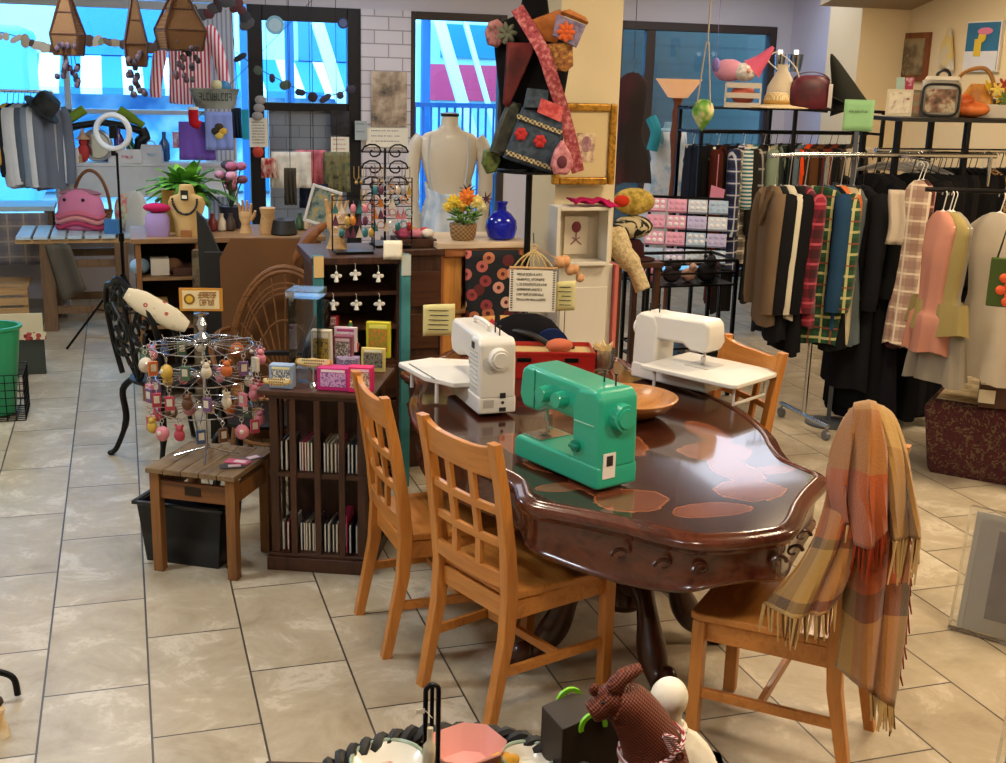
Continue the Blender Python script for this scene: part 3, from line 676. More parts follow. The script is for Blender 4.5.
# ---- yellow note on wire stand
def note(px0, py0, px1, py1, Y, label, zbase, hexc='#d9cf8f'):
    a = P((px0+px1)/2, (py0+py1)/2, Y); s = S(a); w_, h_ = (px1-px0)*s, (py1-py0)*s
    t = thing('note_card', label, 'sign', (a.x, a.y, zbase), FACE)
    c = MB(); zc = a.z-zbase
    c.grid(lambda u, v: V(((u-.5)*w_, .004*math.sin(u*5), zc+(v-.5)*h_+.01*(u-.5))), 8, 6); build('card', c, plain(hexc, .8), t, solid=.0012)
    for k in range(5): build('writing', MB().box((R.uniform(-.004, .004), -.003, zc+h_*(.3-.15*k)), (w_*R.uniform(.5, .75), .001, .004)), plain('#4a4638', .8), t)
    st = MB(); st.tube([(0, .006, zc), (.0, .006, .01)], .002, 6); st.tube(arc((0, .006, .004), .02, 0, 2*PI, 14, 'xy'), .002, 6); build('wire_stand', st, BLK_METAL, t)
    return t
note(423, 304, 455, 336, 4.85, 'pale yellow handwritten note card behind the hand wheel sewing machine', TZ)
note(556, 281, 575, 311, 5.15, 'small yellow handwritten note clipped beside the macrame hanging', TZ)
# ================================================================ middle left: bookcase, stool, spinner, chairs
RG = random.Random(21)
BCX = (.765, 4.71); BRZ = math.radians(-23)
bc = thing('revolving_bookcase', 'slatted dark wood bookcase full of discs beside the near end of the chairs', 'bookcase', (BCX[0], BCX[1], 0), BRZ)
BW, BH = .43, .775
h = MB(); h.box((0, 0, .03), (BW, BW, .06)); h.box((0, 0, .068), (BW-.02, BW-.02, .016)); build('plinth', h, DARKW, bc, bev=.004)
h = MB(); h.box((0, 0, .415), (BW-.03, BW-.03, .018)); build('shelf', h, DARKW, bc)
h = MB(); h.box((0, 0, .745), (BW-.01, BW-.01, .02)); h.box((0, 0, .765), (BW+.04, BW+.04, .02)); build('top', h, DARKW, bc, bev=.004)
for fx in (-1, 1):
    h = MB(); h.box((fx*.18, -.18, .405), (.035, .035, .66)); h2 = MB(); h2.box((fx*.18, .18, .405), (.035, .035, .66)); build('corner_post', h, DARKW, bc, bev=.003); build('corner_post', h2, DARKW, bc, bev=.003)
for k in range(3): build('slat', MB().box((-.1+.1*k, -.2, .405), (.026, .012, .66)), DARKW, bc, bev=.002)
for k in range(3): build('slat', MB().box((.2, -.1+.1*k, .405), (.012, .026, .66)), DARKW, bc, bev=.002)
for k in range(3): build('slat', MB().box((-.2, -.1+.1*k, .405), (.012, .026, .66)), DARKW, bc, bev=.002)
build('divider', MB().box((0, .03, .405), (.36, .012, .66)), DARKW, bc)
bMX = MX.Translation((BCX[0], BCX[1], 0)) @ MX.Rotation(BRZ, 4, 'Z')
def on_bc(x, y, z): return bMX @ V((x, y, z))
CDC = ['#8f8a7d', '#5a5d62', '#1b1b20', '#7a6a54', '#5f1f26', '#2d4058', '#a8a49a', '#37302a', '#8a2a42', '#293a2a']
CDN = ['pale grey', 'slate', 'black', 'tan', 'maroon', 'navy', 'cream', 'dark brown', 'magenta', 'dark green']
cdb = {}
def disc_case(c):
    b = MB(); b.box((0, 0, .0625), (.009, .14, .125)); b.box((0, -.0702, .0625), (.005, .0008, .12), mi=1)
    return b
nb = 0
for tier, z0 in (('upper', .4242), ('lower', .0762)):
    for bay, (xa, xb, n) in enumerate(((-.155, -.118, 3), (-.08, -.02, 6), (.02, .08, 5), (.12, .155, 3)) if tier == 'upper' else ((-.155, -.118, 3), (-.08, -.02, 6), (.02, .07, 4), (.125, .15, 2))):
        for k in range(n):
            c = RG.choice(CDC); x = xa+(xb-xa)*k/max(1, n-1)
            key = c
            if key not in cdb:
                cdb[key] = build('disc_case', disc_case(c), [plain(c, .4, 0, .05), plain('#e4dfd2', .6)]); o = cdb[key]
            else: o = cdb[key].copy(); COL.objects.link(o)
            o.location = on_bc(x, -.10, z0); o.rotation_euler = (0, 0, BRZ+RG.uniform(-.03, .03))
            nm = ['beside the outer post', 'between the first two slats', 'between the second and third slats', 'beside the chair-side post'][bay]
            tag(o, f'slim {CDN[CDC.index(c)]} disc case on the {tier} bookcase shelf {nm}', 'disc case', f'{CDN[CDC.index(c)]} disc cases, {tier} bookcase shelf, {nm}'); nb += 1
pk = MB(); pk.box((0, 0, .08), (.028, .13, .16)); pk.box((0, -.0655, .08), (.02, .001, .1), mi=1)
o = one('book', pk, [plain('#d23a72', .5), plain('#f0c7d4', .5)], 'bright pink book standing on the lower bookcase shelf', 'book', on_bc(.098, -.1, .0762), BRZ, bev=.002)
lean = MB(); lean.box((0, 0, .07), (.009, .14, .13), (0, .28, 0)); one('book', lean, plain('#3c2a2a', .5), 'thin dark book leaning on the upper bookcase shelf', 'book', on_bc(.098, -.1, .4275), BRZ)
# --- goods on the bookcase
ZB = .7752
def bc_at(px, py): return G(px, py, ZB)
def little_box(px0, py0, px1, py1, cols, label, depth=.06, z=ZB, name='toy_box', cat='toy box', tilt=0, deco='panel'):
    p = G((px0+px1)/2, py1, z); s = S(p); w_ = (px1-px0)*s; h_ = (py1-py0)*s
    t = thing(name, label, cat, (p.x, p.y, z), BRZ)
    b = MB(); b.box((0, depth/2, h_/2+.001), (w_, depth, h_)); build('box', b, plain(cols[0], .4), t, bev=.002)
    b = MB(); b.box((0, -.0008, h_*.5), (w_*.8, .0016, h_*.62)); build('picture_panel', b, mottle([(.35, cols[1]), (.5, cols[2]), (.62, cols[1])], 60, 2), t)
    build('title_strip', MB().box((0, -.001, h_*.89), (w_*.75, .002, h_*.1)), plain(cols[3], .5), t)
    return t
little_box(317, 368, 349, 391, ['#c22a78', '#7a4a90', '#d8a6d0', '#f2e2ea'], 'magenta boxed toy at the front of the bookcase top, next to the acrylic stand', .07)
little_box(348, 367, 372, 393, ['#d81f6a', '#e8d6c0', '#7a4030', '#f2c8d8'], 'hot pink boxed toy beside the chair back on the bookcase', .05)
little_box(269, 365, 293, 389, ['#8fa3c0', '#d8d8cf', '#39485c', '#e6dfa8'], 'blue grey box with pale picture on the bookcase corner', .05)
little_box(311, 330, 331, 371, ['#d9d3c2', '#5a5750', '#c8a93a', '#efeadd'], 'white and yellow tall card box in the middle row of the bookcase top', .04)
little_box(333, 336, 352, 366, ['#8a4a62', '#d8cfc4', '#3b2c34', '#e8d4da'], 'plum boxed figure in the middle row of the bookcase top', .05)
little_box(334, 327, 357, 352, ['#e6cfd8', '#c9a0b4', '#efe6ea', '#b04a78'], 'pale pink card packet at the back of the bookcase top', .02)
little_box(361, 348, 385, 372, ['#d8c878', '#3a3830', '#8a8370', '#efe8c4'], 'cream framed card with dark picture at the bookcase edge', .02)
little_box(366, 322, 390, 358, ['#c7c02c', '#d8752a', '#6f8a2c', '#e8e26a'], 'yellow and orange packet standing at the back edge of the bookcase', .03)
little_box(321, 316, 338, 332, ['#c3343c', '#e6cfc8', '#8c1f28', '#e8e4dc'], 'small red and white gift box on the back of the bookcase top', .04)
little_box(349, 343, 358, 352, ['#d8431f', '#e06030', '#b03010', '#e87a50'], 'tiny orange red box between the boxed figures', .02)
little_box(336, 358, 358, 368, ['#a897c8', '#c8bcd8', '#7a68a0', '#d8d0e8'], 'lilac flat box lying behind the magenta toy', .05)
p = bc_at(345, 350)
t = thing('christmas_tree', 'tiny green toy christmas tree among the toys on the bookcase', 'toy tree', (p.x+.03, p.y+.02, ZB), 0)
b = MB()
for k in range(4): b.lathe([(.045-.009*k, .02+.022*k), (.008, .055+.022*k)], 12)
build('branches', b, mottle([(.4, '#1d4a2a'), (.6, '#2f6a3a')], 60, 2), t); b = MB(); b.cyl((0, 0, 0), (0, 0, .03), .008); build('trunk', b, DARKW, t); b = MB(); b.ell((0, 0, .125), .007, 8); build('star', b, plain('#d8b840', .3, .6), t)
def scroll_sign(px, py, w_, label, stand=True, z=ZB, pz=None):
    p = G(px, py, z); t = thing('scroll_sign', label, 'sign', (p.x, p.y, z), BRZ)
    hz = .055 if stand else 0.002
    pl = [(-.5, .1), (-.47, .3), (-.36, .36), (-.2, .33), (0, .42), (.2, .33), (.36, .36), (.47, .3), (.5, .1), (.45, -.05), (.3, -.12), (0, -.2), (-.3, -.12), (-.45, -.05)]
    b = MB(); b.prism([(x*w_, hz+.04+y*w_*.4) for x, y in pl], -.003, .003, 'xz'); build('plate', b, plain('#c79a3a', .5), t)
    b = MB(); b.prism([(x*w_*.9, hz+.04+.004+y*w_*.33) for x, y in pl], -.0045, .0, 'xz'); build('cream_field', b, plain('#e8d8a4', .6), t)
    for k in range(3): build('lettering', MB().box((R.uniform(-.002, .002), -.005, hz+.055-.012*k), (w_*(.62-.1*k), .001, .006)), stripe('#6a3f1c', '#e2cf98', 130, 0, .6), t)
    if stand:
        b = MB(); b.lathe([(.022, 0), (.02, .01), (.008, .02), (.006, hz+.02)], 14); build('stand', b, CHROME, t)
    return t
scroll_sign(314, 387, .15, 'gold scroll shaped sign raised on a small stand over the bookcase toys')
scroll_sign(277, 393, .115, 'gold scroll shaped sign lying low at the bookcase corner', False)
p = bc_at(312, 388)
ac = MB(); ac.box((0, 0, .03), (.055, .055, .06)); one('acrylic_box', ac, glassy('#e4e8ec', .9), 'small clear acrylic box under the raised gold sign', 'box', (p.x-.02, p.y+.11, ZB), BRZ)
p = bc_at(292, 368)
t = thing('acrylic_tower', 'tall empty clear acrylic display tower at the back of the bookcase top', 'display tower', (.70, 4.86, ZB), BRZ)
for x, y, sx, sy in ((-.06, 0, .003, .12), (.06, 0, .003, .12), (0, -.06, .12, .003), (0, .06, .12, .003)): build('panel', MB().box((x, y, .16), (sx, sy, .32)), glassy('#f6f8fa', 1.0), t)
build('lid', MB().box((0, 0, .335), (.14, .14, .03)), glassy('#f0f4f6', .97, .25), t)
# --- plaque stool
SC = (.285, 4.755); SRZ = math.radians(-31)
sMX = MX.Translation((SC[0], SC[1], 0)) @ MX.Rotation(SRZ, 4, 'Z')
t = thing('stool', 'square wooden stool with a small plaque on its front rail, under the keychain stand', 'stool', (SC[0], SC[1], 0), SRZ)
b = MB(); 
for k in range(5): b.box((-.156+.078*k, 0, .438), (.076, .38, .022))
build('top', b, wood('#5f4a33', '#7d6547', 1, 1.2, .55), t, bev=.003)
for sx in (-1, 1):
    for sy in (-1, 1): build('leg', MB().box((sx*.165, sy*.155, .2135), (.042, .042, .427)), MIDW, t, bev=.003)
for sy in (-1, 1): build('rail', MB().box((0, sy*.155, .355), (.288, .022, .075)), wood('#5c3a1f', '#7a4d28', 0, 1, .45), t, bev=.002)
for sx in (-1, 1): build('rail', MB().box((sx*.165, 0, .355), (.022, .268, .075)), MIDW, t, bev=.002)
b = MB(); b.box((0, -.1675, .36), (.07, .004, .036)); build('plaque', b, plain('#2b2118', .4, .5), t, bev=.001)
# pink cards on the stool
for k, (px, py, c) in enumerate(((238, 463, '#c85a80'), (232, 466, '#3a3a40'), (251, 457, '#6a5a64'))):
    p = G(px, py, .45+.003*k); b = MB(); b.box((0, 0, .0022), (.10, .05, .0042)); b.box((.01, .0, .0045), (.05, .03, .0006), mi=1)
    one('card', b, [plain(c, .5), plain('#e8cdd6', .5)], ['pink flat card pack lying on the plaque stool', 'dark flat card pack lying under the pink one on the stool', 'grey flat card pack at the rear edge of the stool'][k], 'card pack', (p.x, p.y, .4495+(.0045 if k == 0 else 0)), SRZ+.5*k)
# bin
t = thing('storage_bin', 'black plastic storage bin half under the plaque stool', 'bin', tuple(sMX @ V((-.105, 0, 0)))[:3], SRZ)
b = MB(); o4 = [(-.19, -.1), (.19, -.1), (.19, .1), (-.19, .1)]
def rr4(k, z): return [V((x*k, y*k, z)) for x, y in o4]
b.loft([rr4(.86, 0), rr4(1, .26), rr4(1.0, .262), rr4(.95, .262), rr4(.83, .012)], cap=True); build('bin', b, plain('#17181b', .35, 0, .05), t, bev=.006)
b = MB()
for (xa, ya, xb, yb_) in ((-.195, -.105, .195, -.105), (.195, -.105, .195, .105), (.195, .105, -.195, .105), (-.195, .105, -.195, -.105)): b.box(((xa+xb)/2, (ya+yb_)/2, .262), (abs(xa-xb)+.02, abs(ya-yb_)+.02, .016))
build('rim', b, plain('#1c1d20', .35, 0, .05), t, bev=.003)
# keychain spinner
p = sMX @ V((-.03, .02, .4495)); SPN = p
t = thing('spinner_rack', 'chrome wire spinner rack with orange sign standing on the plaque stool', 'spinner rack', p, SRZ)
b = MB(); b.cyl((0, 0, .03), (0, 0, .54), .006); build('pole', b, CHROME, t)
for a in range(4):
    b = MB(); b.tube([(0, 0, .04), (.13*math.cos(a*PI/2+.4), .13*math.sin(a*PI/2+.4), .006)], .004, 6); build('foot', b, CHROME, t)
TIERS = ((.47, .20, 18), (.34, .19, 18), (.21, .19, 16))
for zt, rad, nh in TIERS:
    b = MB(); b.tube(arc((0, 0, zt), rad, 0, 2*PI, 28, 'xy')[:-1], .0025, 6, closed=True)
    b.tube(arc((0, 0, zt+.012), .05, 0, 2*PI, 14, 'xy')[:-1], .0025, 6, closed=True)
    for k in range(nh):
        a = 2*PI*k/nh; c_, s_ = math.cos(a), math.sin(a); b.tube([(0, 0, zt+.012), (rad*c_, rad*s_, zt), ((rad+.035)*c_, (rad+.035)*s_, zt-.003), ((rad+.04)*c_, (rad+.04)*s_, zt+.01)], .002, 5)
    build('hook_ring', b, CHROME, t)
b = MB(); b.X = MX.Translation((0, 0, -.075)); b.lathe([(.0, .565), (.03, .565), (.034, .58), (.012, .6), (.022, .63), (.01, .66), (.03, .675), (.0, .68)], 18, cap=False); build('finial', b, CHROME, t)
sg = build('sign', MB().box((0, 0, .735), (.17, .006, .092)), plain('#c98a2a', .5), t)
sg.rotation_euler = (0, 0, FACE-SRZ+.1); sg.location = (0, 0, -.078)
build('sign_field', MB().box((0, -.0036, .735), (.145, .001, .074)), plain('#e6d2a0', .6), sg)
b = MB(); b.cyl((-.045, -.004, .737), (-.045, -.0055, .737), .022, n=20); build('sign_emblem', b, plain('#8a5f1c', .5), sg); b = MB(); b.cyl((-.045, -.0055, .737), (-.045, -.0065, .737), .014, n=20); build('sign_emblem', b, plain('#e0b43a', .5), sg)
OCH = plain('#8a4f14', .5)
glyphs('sign_lettering', sg, -.012, .062, .742, .766, 8, OCH, -.005, 3); glyphs('sign_lettering', sg, -.006, .052, .712, .735, 6, OCH, -.005, 4)
KC = [('#a83848', 'red'), ('#c87a88', 'pink'), ('#b8963a', 'yellow'), ('#b8602c', 'orange'), ('#34486a', 'blue'), ('#46624a', 'green'), ('#c8bca8', 'white'), ('#6a4a72', 'purple'), ('#5a3822', 'brown')]
KP = {}
def keychain(c, kind):
    b = MB(); b.tube(arc((0, 0, -.008), .008, 0, 2*PI, 12, 'xz')[:-1], .0012, 5, mi=1, closed=True); b.tube([(0, 0, -.016), (0, 0, -.034)], .0012, 5, mi=1)
    b.X = MX.Translation((0, 0, .012)) @ MX.Scale(1.2, 4)
    if kind == 0: b.ell((0, 0, -.055), (.019, .014, .021), 10); b.ell((0, 0, -.028-.005), (.013, .012, .012), 10); b.ell((-.012, 0, -.022), .005, 8); b.ell((.012, 0, -.022), .005, 8)
    elif kind == 1:
        b.ell((0, 0, -.06), (.024, .02, .026), 10); b.ell((.0, -.017, -.055), (.008, .006, .008), 8, mi=1)
    else: b.box((0, 0, -.058), (.03, .012, .046)); b.box((0, -.0065, -.055), (.018, .002, .024), mi=1)
    return b
CT = {}
for ti, (zt, rad, nh) in enumerate(TIERS):
    for k in range(nh):
        a = 2*PI*k/nh; hx, cn = KC[RG.choice([0, 1, 1, 0, 3, 2, 6, 1, 3, 7, 8]) if ti == 1 else RG.choice([0, 1, 2, 3, 4, 5, 6, 7, 8, 8, 6, 1])]; kd = RG.choice([0, 0, 2, 2, 1])
        pos = MX.Translation(SPN) @ MX.Rotation(SRZ, 4, 'Z') @ V(((rad+.028)*math.cos(a), (rad+.028)*math.sin(a), zt-.003))
        key = (hx, kd)
        if key not in KP: KP[key] = o = build('keychain', keychain(hx, kd), [plain(hx, .5), plain('#d8d4c8', .3, .5)])
        else: o = KP[key].copy(); COL.objects.link(o)
        o.location = pos; o.rotation_euler = (0, 0, RG.uniform(-.8, .8)+FACE)
        tw = ['top', 'middle', 'bottom'][ti]
        tag(o, f'{cn} {["animal", "round", "block"][kd]} keychain hanging from the {tw} tier of the spinner rack', 'keychain', f'{cn} {["animal", "round", "block"][kd]} keychains on the {tw} tier')
# --- black cast iron chairs
IRON = plain('#131214', .35, .4, .05)
def iron_chair(label, O, rz):
    t = thing('garden_chair', label, 'chair', (O[0], O[1], 0), rz, 'black cast iron garden chairs')
    b = MB(); b.lathe([(.205, .43), (.225, .435), (.225, .45), (.2, .452), (.0, .452)], 28, sy=1.0, cap=False); b.lathe([(.0, .43), (.205, .43)], 28, cap=False); build('seat', b, IRON, t)
    for sx, sy in ((-1, 1), (1, 1), (-1, -1), (1, -1)):
        b = MB(); b.tube(spline([(sx*.15, sy*.14, .43), (sx*.2, sy*.19, .36), (sx*.19, sy*.185, .2), (sx*.225, sy*.225, .05), (sx*.25, sy*.25, .012)], 5), [.018]*12+[.014]*9, 8); b.ell((sx*.25, sy*.25, .014), (.02, .02, .014), 8); build('leg', b, IRON, t)
    def bk(x, z): return V((x, -.2-.16*(z-.45)-.10*(0-x*x)*4*0+.35*x*x, z))
    fr = MB(); pts = [(-.2, .45), (-.235, .62), (-.23, .8), (-.16, .92), (-.08, .95), (0, .985), (.08, .95), (.16, .92), (.23, .8), (.235, .62), (.2, .45)]
    fr.tube([bk(p.x, p.z) for p in spline([V((x, 0, z)) for x, z in pts], 5)], .015, 8); build('back_frame', fr, IRON, t)
    lt = MB()
    for s in (-1, 1):
        for (cx, cz, r0, sp) in ((.06, .56, .07, 1), (.15, .62, .06, -1), (.07, .72, .075, -1), (.16, .78, .055, 1), (.06, .87, .055, 1)):
            pp = [bk(s*(cx+r0*(1-k/16)*math.cos(sp*k*.62)), cz+r0*(1-k/16)*math.sin(sp*k*.62)*1.15) for k in range(14)]
            lt.tube(pp, [.013-.0004*k for k in range(14)], 6)
    lt.tube([bk(0, z) for z in (.45, .6, .75, .98)], .012, 6)
    for s in (-1, 1): lt.tube([bk(s*x, z) for x, z in ((.02, .46), (.12, .6), (.03, .72), (.13, .85), (.02, .95))], .011, 6)
    build('scroll_lattice', lt, IRON, t)
    for s in (-1, 1):
        b = MB(); b.tube(spline([bk(s*.225, .68), V((s*.26, -.1, .68)), V((s*.265, .08, .67)), V((s*.24, .15, .62)), V((s*.2, .14, .45))], 5), .013, 7); build('arm', b, IRON, t)
    return t
iron_chair('black scrolled cast iron chair beside the aisle with a cream pillow on its back', (.20, 6.2), math.radians(-62))
iron_chair('black scrolled cast iron chair standing between the spinner rack and the bookcase', (.58, 5.37), math.radians(70))
# cream pillow over the iron chair's back
p0 = P(126, 293, 5.95); p1 = P(187, 327, 5.85)
b = MB(); pts = [p0.lerp(p1, k/8) for k in range(9)]; rings = []
d = (p1-p0).normalized(); sd_ = V((0, 1, 0)).cross(d).normalized()
for k, q in enumerate(pts):
    wv = .055*min(1, .35+math.sin(PI*(k+.6)/9.2)*.9); rings.append([q+sd_*wv*math.cos(a)*1.0+V((0, 1, 0))*wv*.55*math.sin(a) for a in [2*PI*j/14 for j in range(14)]])
b.loft(rings); one('pillow', b, floral('#cfc2a4', ['#c2b490', '#a8504a', '#d8ccb0'], 22, .25), 'long cream pillow with faint print lying along the iron chair back', 'pillow')
# --- rattan armchair
t = thing('rattan_chair', 'woven rattan chair with rounded hoop back behind the plaque stool', 'chair', (.70, 5.98, 0), math.radians(160))
b = MB(); b.lathe([(.0, .42), (.2, .425), (.23, .41), (.23, .385), (.2, .38), (.0, .385)], 26, cap=False); build('seat', b, weave('#9a6534', '#5c3718', 60, ax=(0, 1)), t)
for sx, sy in ((-1, 1), (1, 1), (-1, -1), (1, -1)): b = MB(); b.tube([(sx*.16, sy*.16, .39), (sx*.2, sy*.2, 0)], .016, 8); build('leg', b, RATTAN, t)
b = MB(); b.tube(arc((0, 0, .16), .2, 0, 2*PI, 24, 'xy')[:-1], .01, 6, closed=True); build('stretcher_ring', b, RATTAN, t)
def hp(a, k=1.0, z=.45): return V((.31*k*math.cos(a), -.2-.06*k, .44+.56*k*math.sin(a)))
b = MB()
for k in (1, .96): b.tube([hp(PI*q/24, k) for q in range(25)], .014, 8)
build('hoop', b, RATTAN, t)
b = MB()
for q in range(1, 12): b.tube([V((.05*math.cos(PI*q/12), -.21, .44)), hp(PI*q/12, .97)], .005, 5)
for k in (.75, .8, .85, .5): b.tube([hp(PI*q/24, k) for q in range(25)], .005, 5)
build('back_weave', b, RATTAN, t)
for s in (-1, 1): b = MB(); b.tube(spline([(s*.31, -.25, .66), (s*.33, -.1, .66), (s*.3, .12, .62), (s*.22, .18, .42)], 5), .014, 7); build('arm', b, RATTAN, t)
# --- brown leaning board and folded leather
p = P(222, 330, 6.45); s = S(p); q = P(305, 237, 6.45)
t = thing('board', 'large plain brown hardboard sheet with clipped corner leaning behind the rattan chair', 'board', (p.x, p.y, 0), FACE*.4)
w_, h_ = (q.x-p.x), q.z
b = MB(); b.prism([(0, .0), (w_+.06, .0), (w_+.06, h_), (.06, h_), (0, h_-.11)], 0, .02, 'xz'); build('sheet', b, plain('#6a4522', .6, 0, .06, 3), t)
b = MB(); b.box((-.03, .03, h_*.5-.05), (.1, .03, h_*.95)); build('backing', b, plain('#17140f', .6), t)
b = MB(); a0 = P(293, 262, 6.3); b_ = P(330, 222, 6.2); c_ = P(300, 238, 6.25)
t2 = MB(); t2.loft([[a0+V((0, y, z)) for y, z in ((-.05, -.03), (.05, -.03), (.05, .03), (-.05, .03))], [c_+V((.02, y, z)) for y, z in ((-.07, -.06), (.07, -.05), (.07, .05), (-.07, .03))], [P(316, 230, 6.2)+V((0, y, z)) for y, z in ((-.05, -.05), (.05, -.05), (.05, .04), (-.05, .03))], [b_+V((0, y, z)) for y, z in ((-.01, -.012), (.01, -.012), (.01, .01), (-.01, .01))]])
one('leather_piece', t2, wood('#6b3f1e', '#875127', 0, 1, .5), 'tapering brown leather piece poking up over the brown board', 'leather piece', sub=1)
# black pointed panel beside the board
p = P(201, 320, 6.9); b = MB(); s = S(p); b.prism([(.02, 0), (.13, 0), (.12, p.z+.40), (.05, p.z+.58), (.0, p.z+.63)], -.015, .015, 'xz'); one('easel_board', b, plain('#1c1d1b', .6), 'black pointed board standing beside the clipped brown sheet', 'board', (p.x, p.y, 0), FACE)
# --- teal-posted dark cabinet
CX0, CX1, CY0, CY1 = .845, 1.262, 5.50, 5.95
t = thing('display_cabinet', 'dark wood drawer cabinet with two teal posts behind the bookcase', 'cabinet', ((CX0+CX1)/2, (CY0+CY1)/2, 0), 0)
w_, d_ = CX1-CX0, CY1-CY0; CTOP = 1.14
for x in (-w_/2+.012, w_/2-.012): build('side_panel', MB().box((x, .02, (CTOP-.04)/2), (.024, d_-.06, CTOP-.04)), DARKW, t, bev=.002)
build('back_panel', MB().box((0, d_/2-.05, (CTOP-.04)/2), (w_-.05, .016, CTOP-.04)), DARKW, t)
for z in (.06, .62, .80, .97): build('shelf', MB().box((0, .0, z), (w_-.05, d_-.09, .018)), DARKW, t)
b = MB(); b.box((0, 0, CTOP-.0005), (w_+.06, d_+.04, .035)); build('top', b, DARKW, t, bev=.004)
for k in range(3):
    dr = build('drawer', MB().box((0, -d_/2+.035, .53-.18*k), (w_-.06, .03, .165)), wood('#33190d', '#4d2b17', 0, 1, .45), t, bev=.004)
    b = MB(); b.ell((0, -d_/2+.012, .53-.18*k), .012, 8); build('knob', b, plain('#a5875a', .3, .7), dr)
TEALW = mottle([(.35, '#2f6a6c'), (.6, '#3f8283')], 6, 3, .6)
for x in (-w_/2+.0, w_/2+.0):
    b = MB(); b.box((x, -d_/2-.025, (CTOP+.03)/2), (.045, .045, CTOP+.03)); ps = build('post', b, TEALW, t, bev=.003)
    b = MB(); b.box((x, -d_/2-.049, CTOP-.02), (.046, .004, .10)); build('tan_cap', b, plain('#cfae72' if x < 0 else '#b8c0b8', .7), ps)
# second dark chest beside it with plank rails
t = thing('chest_of_drawers', 'dark wood chest with plank sides between the teal posts and the floral cloth', 'chest', (1.415, 6.0, 0), 0)
b = MB(); b.box((0, 0, .56), (.2, .5, 1.12)); build('body', b, DARKW, t, bev=.004)
b = MB(); b.box((0, 0, 1.135), (.215, .54, .03)); build('top', b, DARKW, t, bev=.003)
for k in range(4): build('drawer_front', MB().box((0, -.256, .95-.22*k), (.18, .012, .18)), wood('#33190d', '#4d2b17', 0, 1, .45), t, bev=.003)
# small angel charms hanging on the drawer fronts
for i, (px, py) in enumerate(((336, 272), (355, 270), (378, 272), (333, 300), (356, 300), (379, 300))):
    q = P(px, py, CY0-.02); b = MB(); b.cyl((0, 0, 0), (0, .03, .0), .0015, n=5); b.cyl((0, 0, 0), (0, 0, -.03), .001, n=5); b.lathe([(.002, -.035), (.012, -.075), (.0, -.076)], 10, cap=False); b.ell((0, 0, -.034), .008, 8)
    for s_ in (-1, 1): b.ell((s_*.014, .003, -.048), (.014, .003, .010), 8)
    o = one('angel_charm', b, plain('#d9d5cc', .35), ['white angel charm at the teal post, upper row', 'white angel charm in the middle of the upper row', 'white angel charm near the second teal post, upper row', 'white angel charm at the teal post, lower row', 'white angel charm in the middle of the lower row', 'white angel charm near the second teal post, lower row'][i], 'charm', (q.x, CY0-.03, q.z+.03), 0, 'angel charms hanging on the dark cabinet')
# ================================================================ middle back
RM = random.Random(5)
# --- floral cloth cabinet with flower pot and blue vase
a = P(440, 243, 5.75); c = P(527, 243, 5.75); FZ = a.z
t = thing('side_cabinet', 'light wood cabinet with dark floral cloth hung in its open front, under the blue vase', 'cabinet', ((a.x+c.x)/2, 5.95, 0), 0)
w_ = c.x-a.x
for s in (-1, 1): build('side_panel', MB().box((s*(w_/2-.012), 0, (FZ-.03)/2), (.024, .38, FZ-.03)), wood('#8a4f2c', '#a2663a', 2, 1, .45), t, bev=.002)
build('top', MB().box((0, 0, FZ-.015), (w_+.03, .42, .03)), wood('#b9a184', '#cfbaa0', 0, 1, .5), t, bev=.003)
build('back_panel', MB().box((0, .18, FZ/2), (w_-.05, .012, FZ-.05)), wood('#a5723c', '#bb8a50', 2, 1, .5), t)
for z in (.12, .52, .82): build('shelf', MB().box((0, 0, z), (w_-.05, .35, .018)), wood('#a5723c', '#bb8a50', 0, 1, .5), t)
build('inner_board', MB().box((-w_/2+.075, -.16, FZ*.5), (.10, .012, FZ-.12)), wood('#b0702e', '#c98a42', 2, 1, .45), t)
build('front_rail', MB().box((0, -.19, FZ-.05), (w_-.05, .02, .04)), wood('#8a4f2c', '#a2663a', 0, 1, .45), t)
b = MB(); b.grid(lambda u, v: V((-.10+.29*u+.01*(1-v), -.205-.012*math.sin(u*14)*(1-v)-.004, FZ-.04-.52*(1-v))), 20, 12)
one('floral_cloth', b, floral('#1c1f24', ['#b0605a', '#c08a7a', '#8a3a3c', '#a8684a', '#c8a090', '#5a2628'], 4.6, .40, kind='UV', stretch=(.8, 1.5, 1)), 'black cloth with pink and coral flowers hanging in front of the light wood cabinet', 'cloth', ((a.x+c.x)/2, 5.95, 0), solid=.003)
b = MB(); b.grid(lambda u, v: V((-.03+.22*u, -.222-.01*math.sin(u*9), FZ-.38-.22*(1-v))), 14, 8)
one('patchwork_cloth', b, floral('#26506a', ['#a02c36', '#2f6f72', '#c23a4a', '#d0a060'], 8, .8), 'red and teal patchwork cloth hanging below the dark floral cloth', 'cloth', ((a.x+c.x)/2, 5.95, 0), solid=.003)
p = P(463, 236, 5.85); PT = FZ
t = thing('flower_pot', 'woven pot of yellow and orange flowers on the light wood cabinet', 'potted flowers', (p.x, 5.85, PT))
b = MB(); b.lathe([(.055, .002), (.065, .02), (.072, .08), (.07, .085), (.06, .08), (.0, .075)], 24, cap=False); b.lathe([(0, .002), (.055, .002)], 20, cap=False); build('pot', b, weave('#9a7a52', '#6a4f30', 90), t)
b = MB()
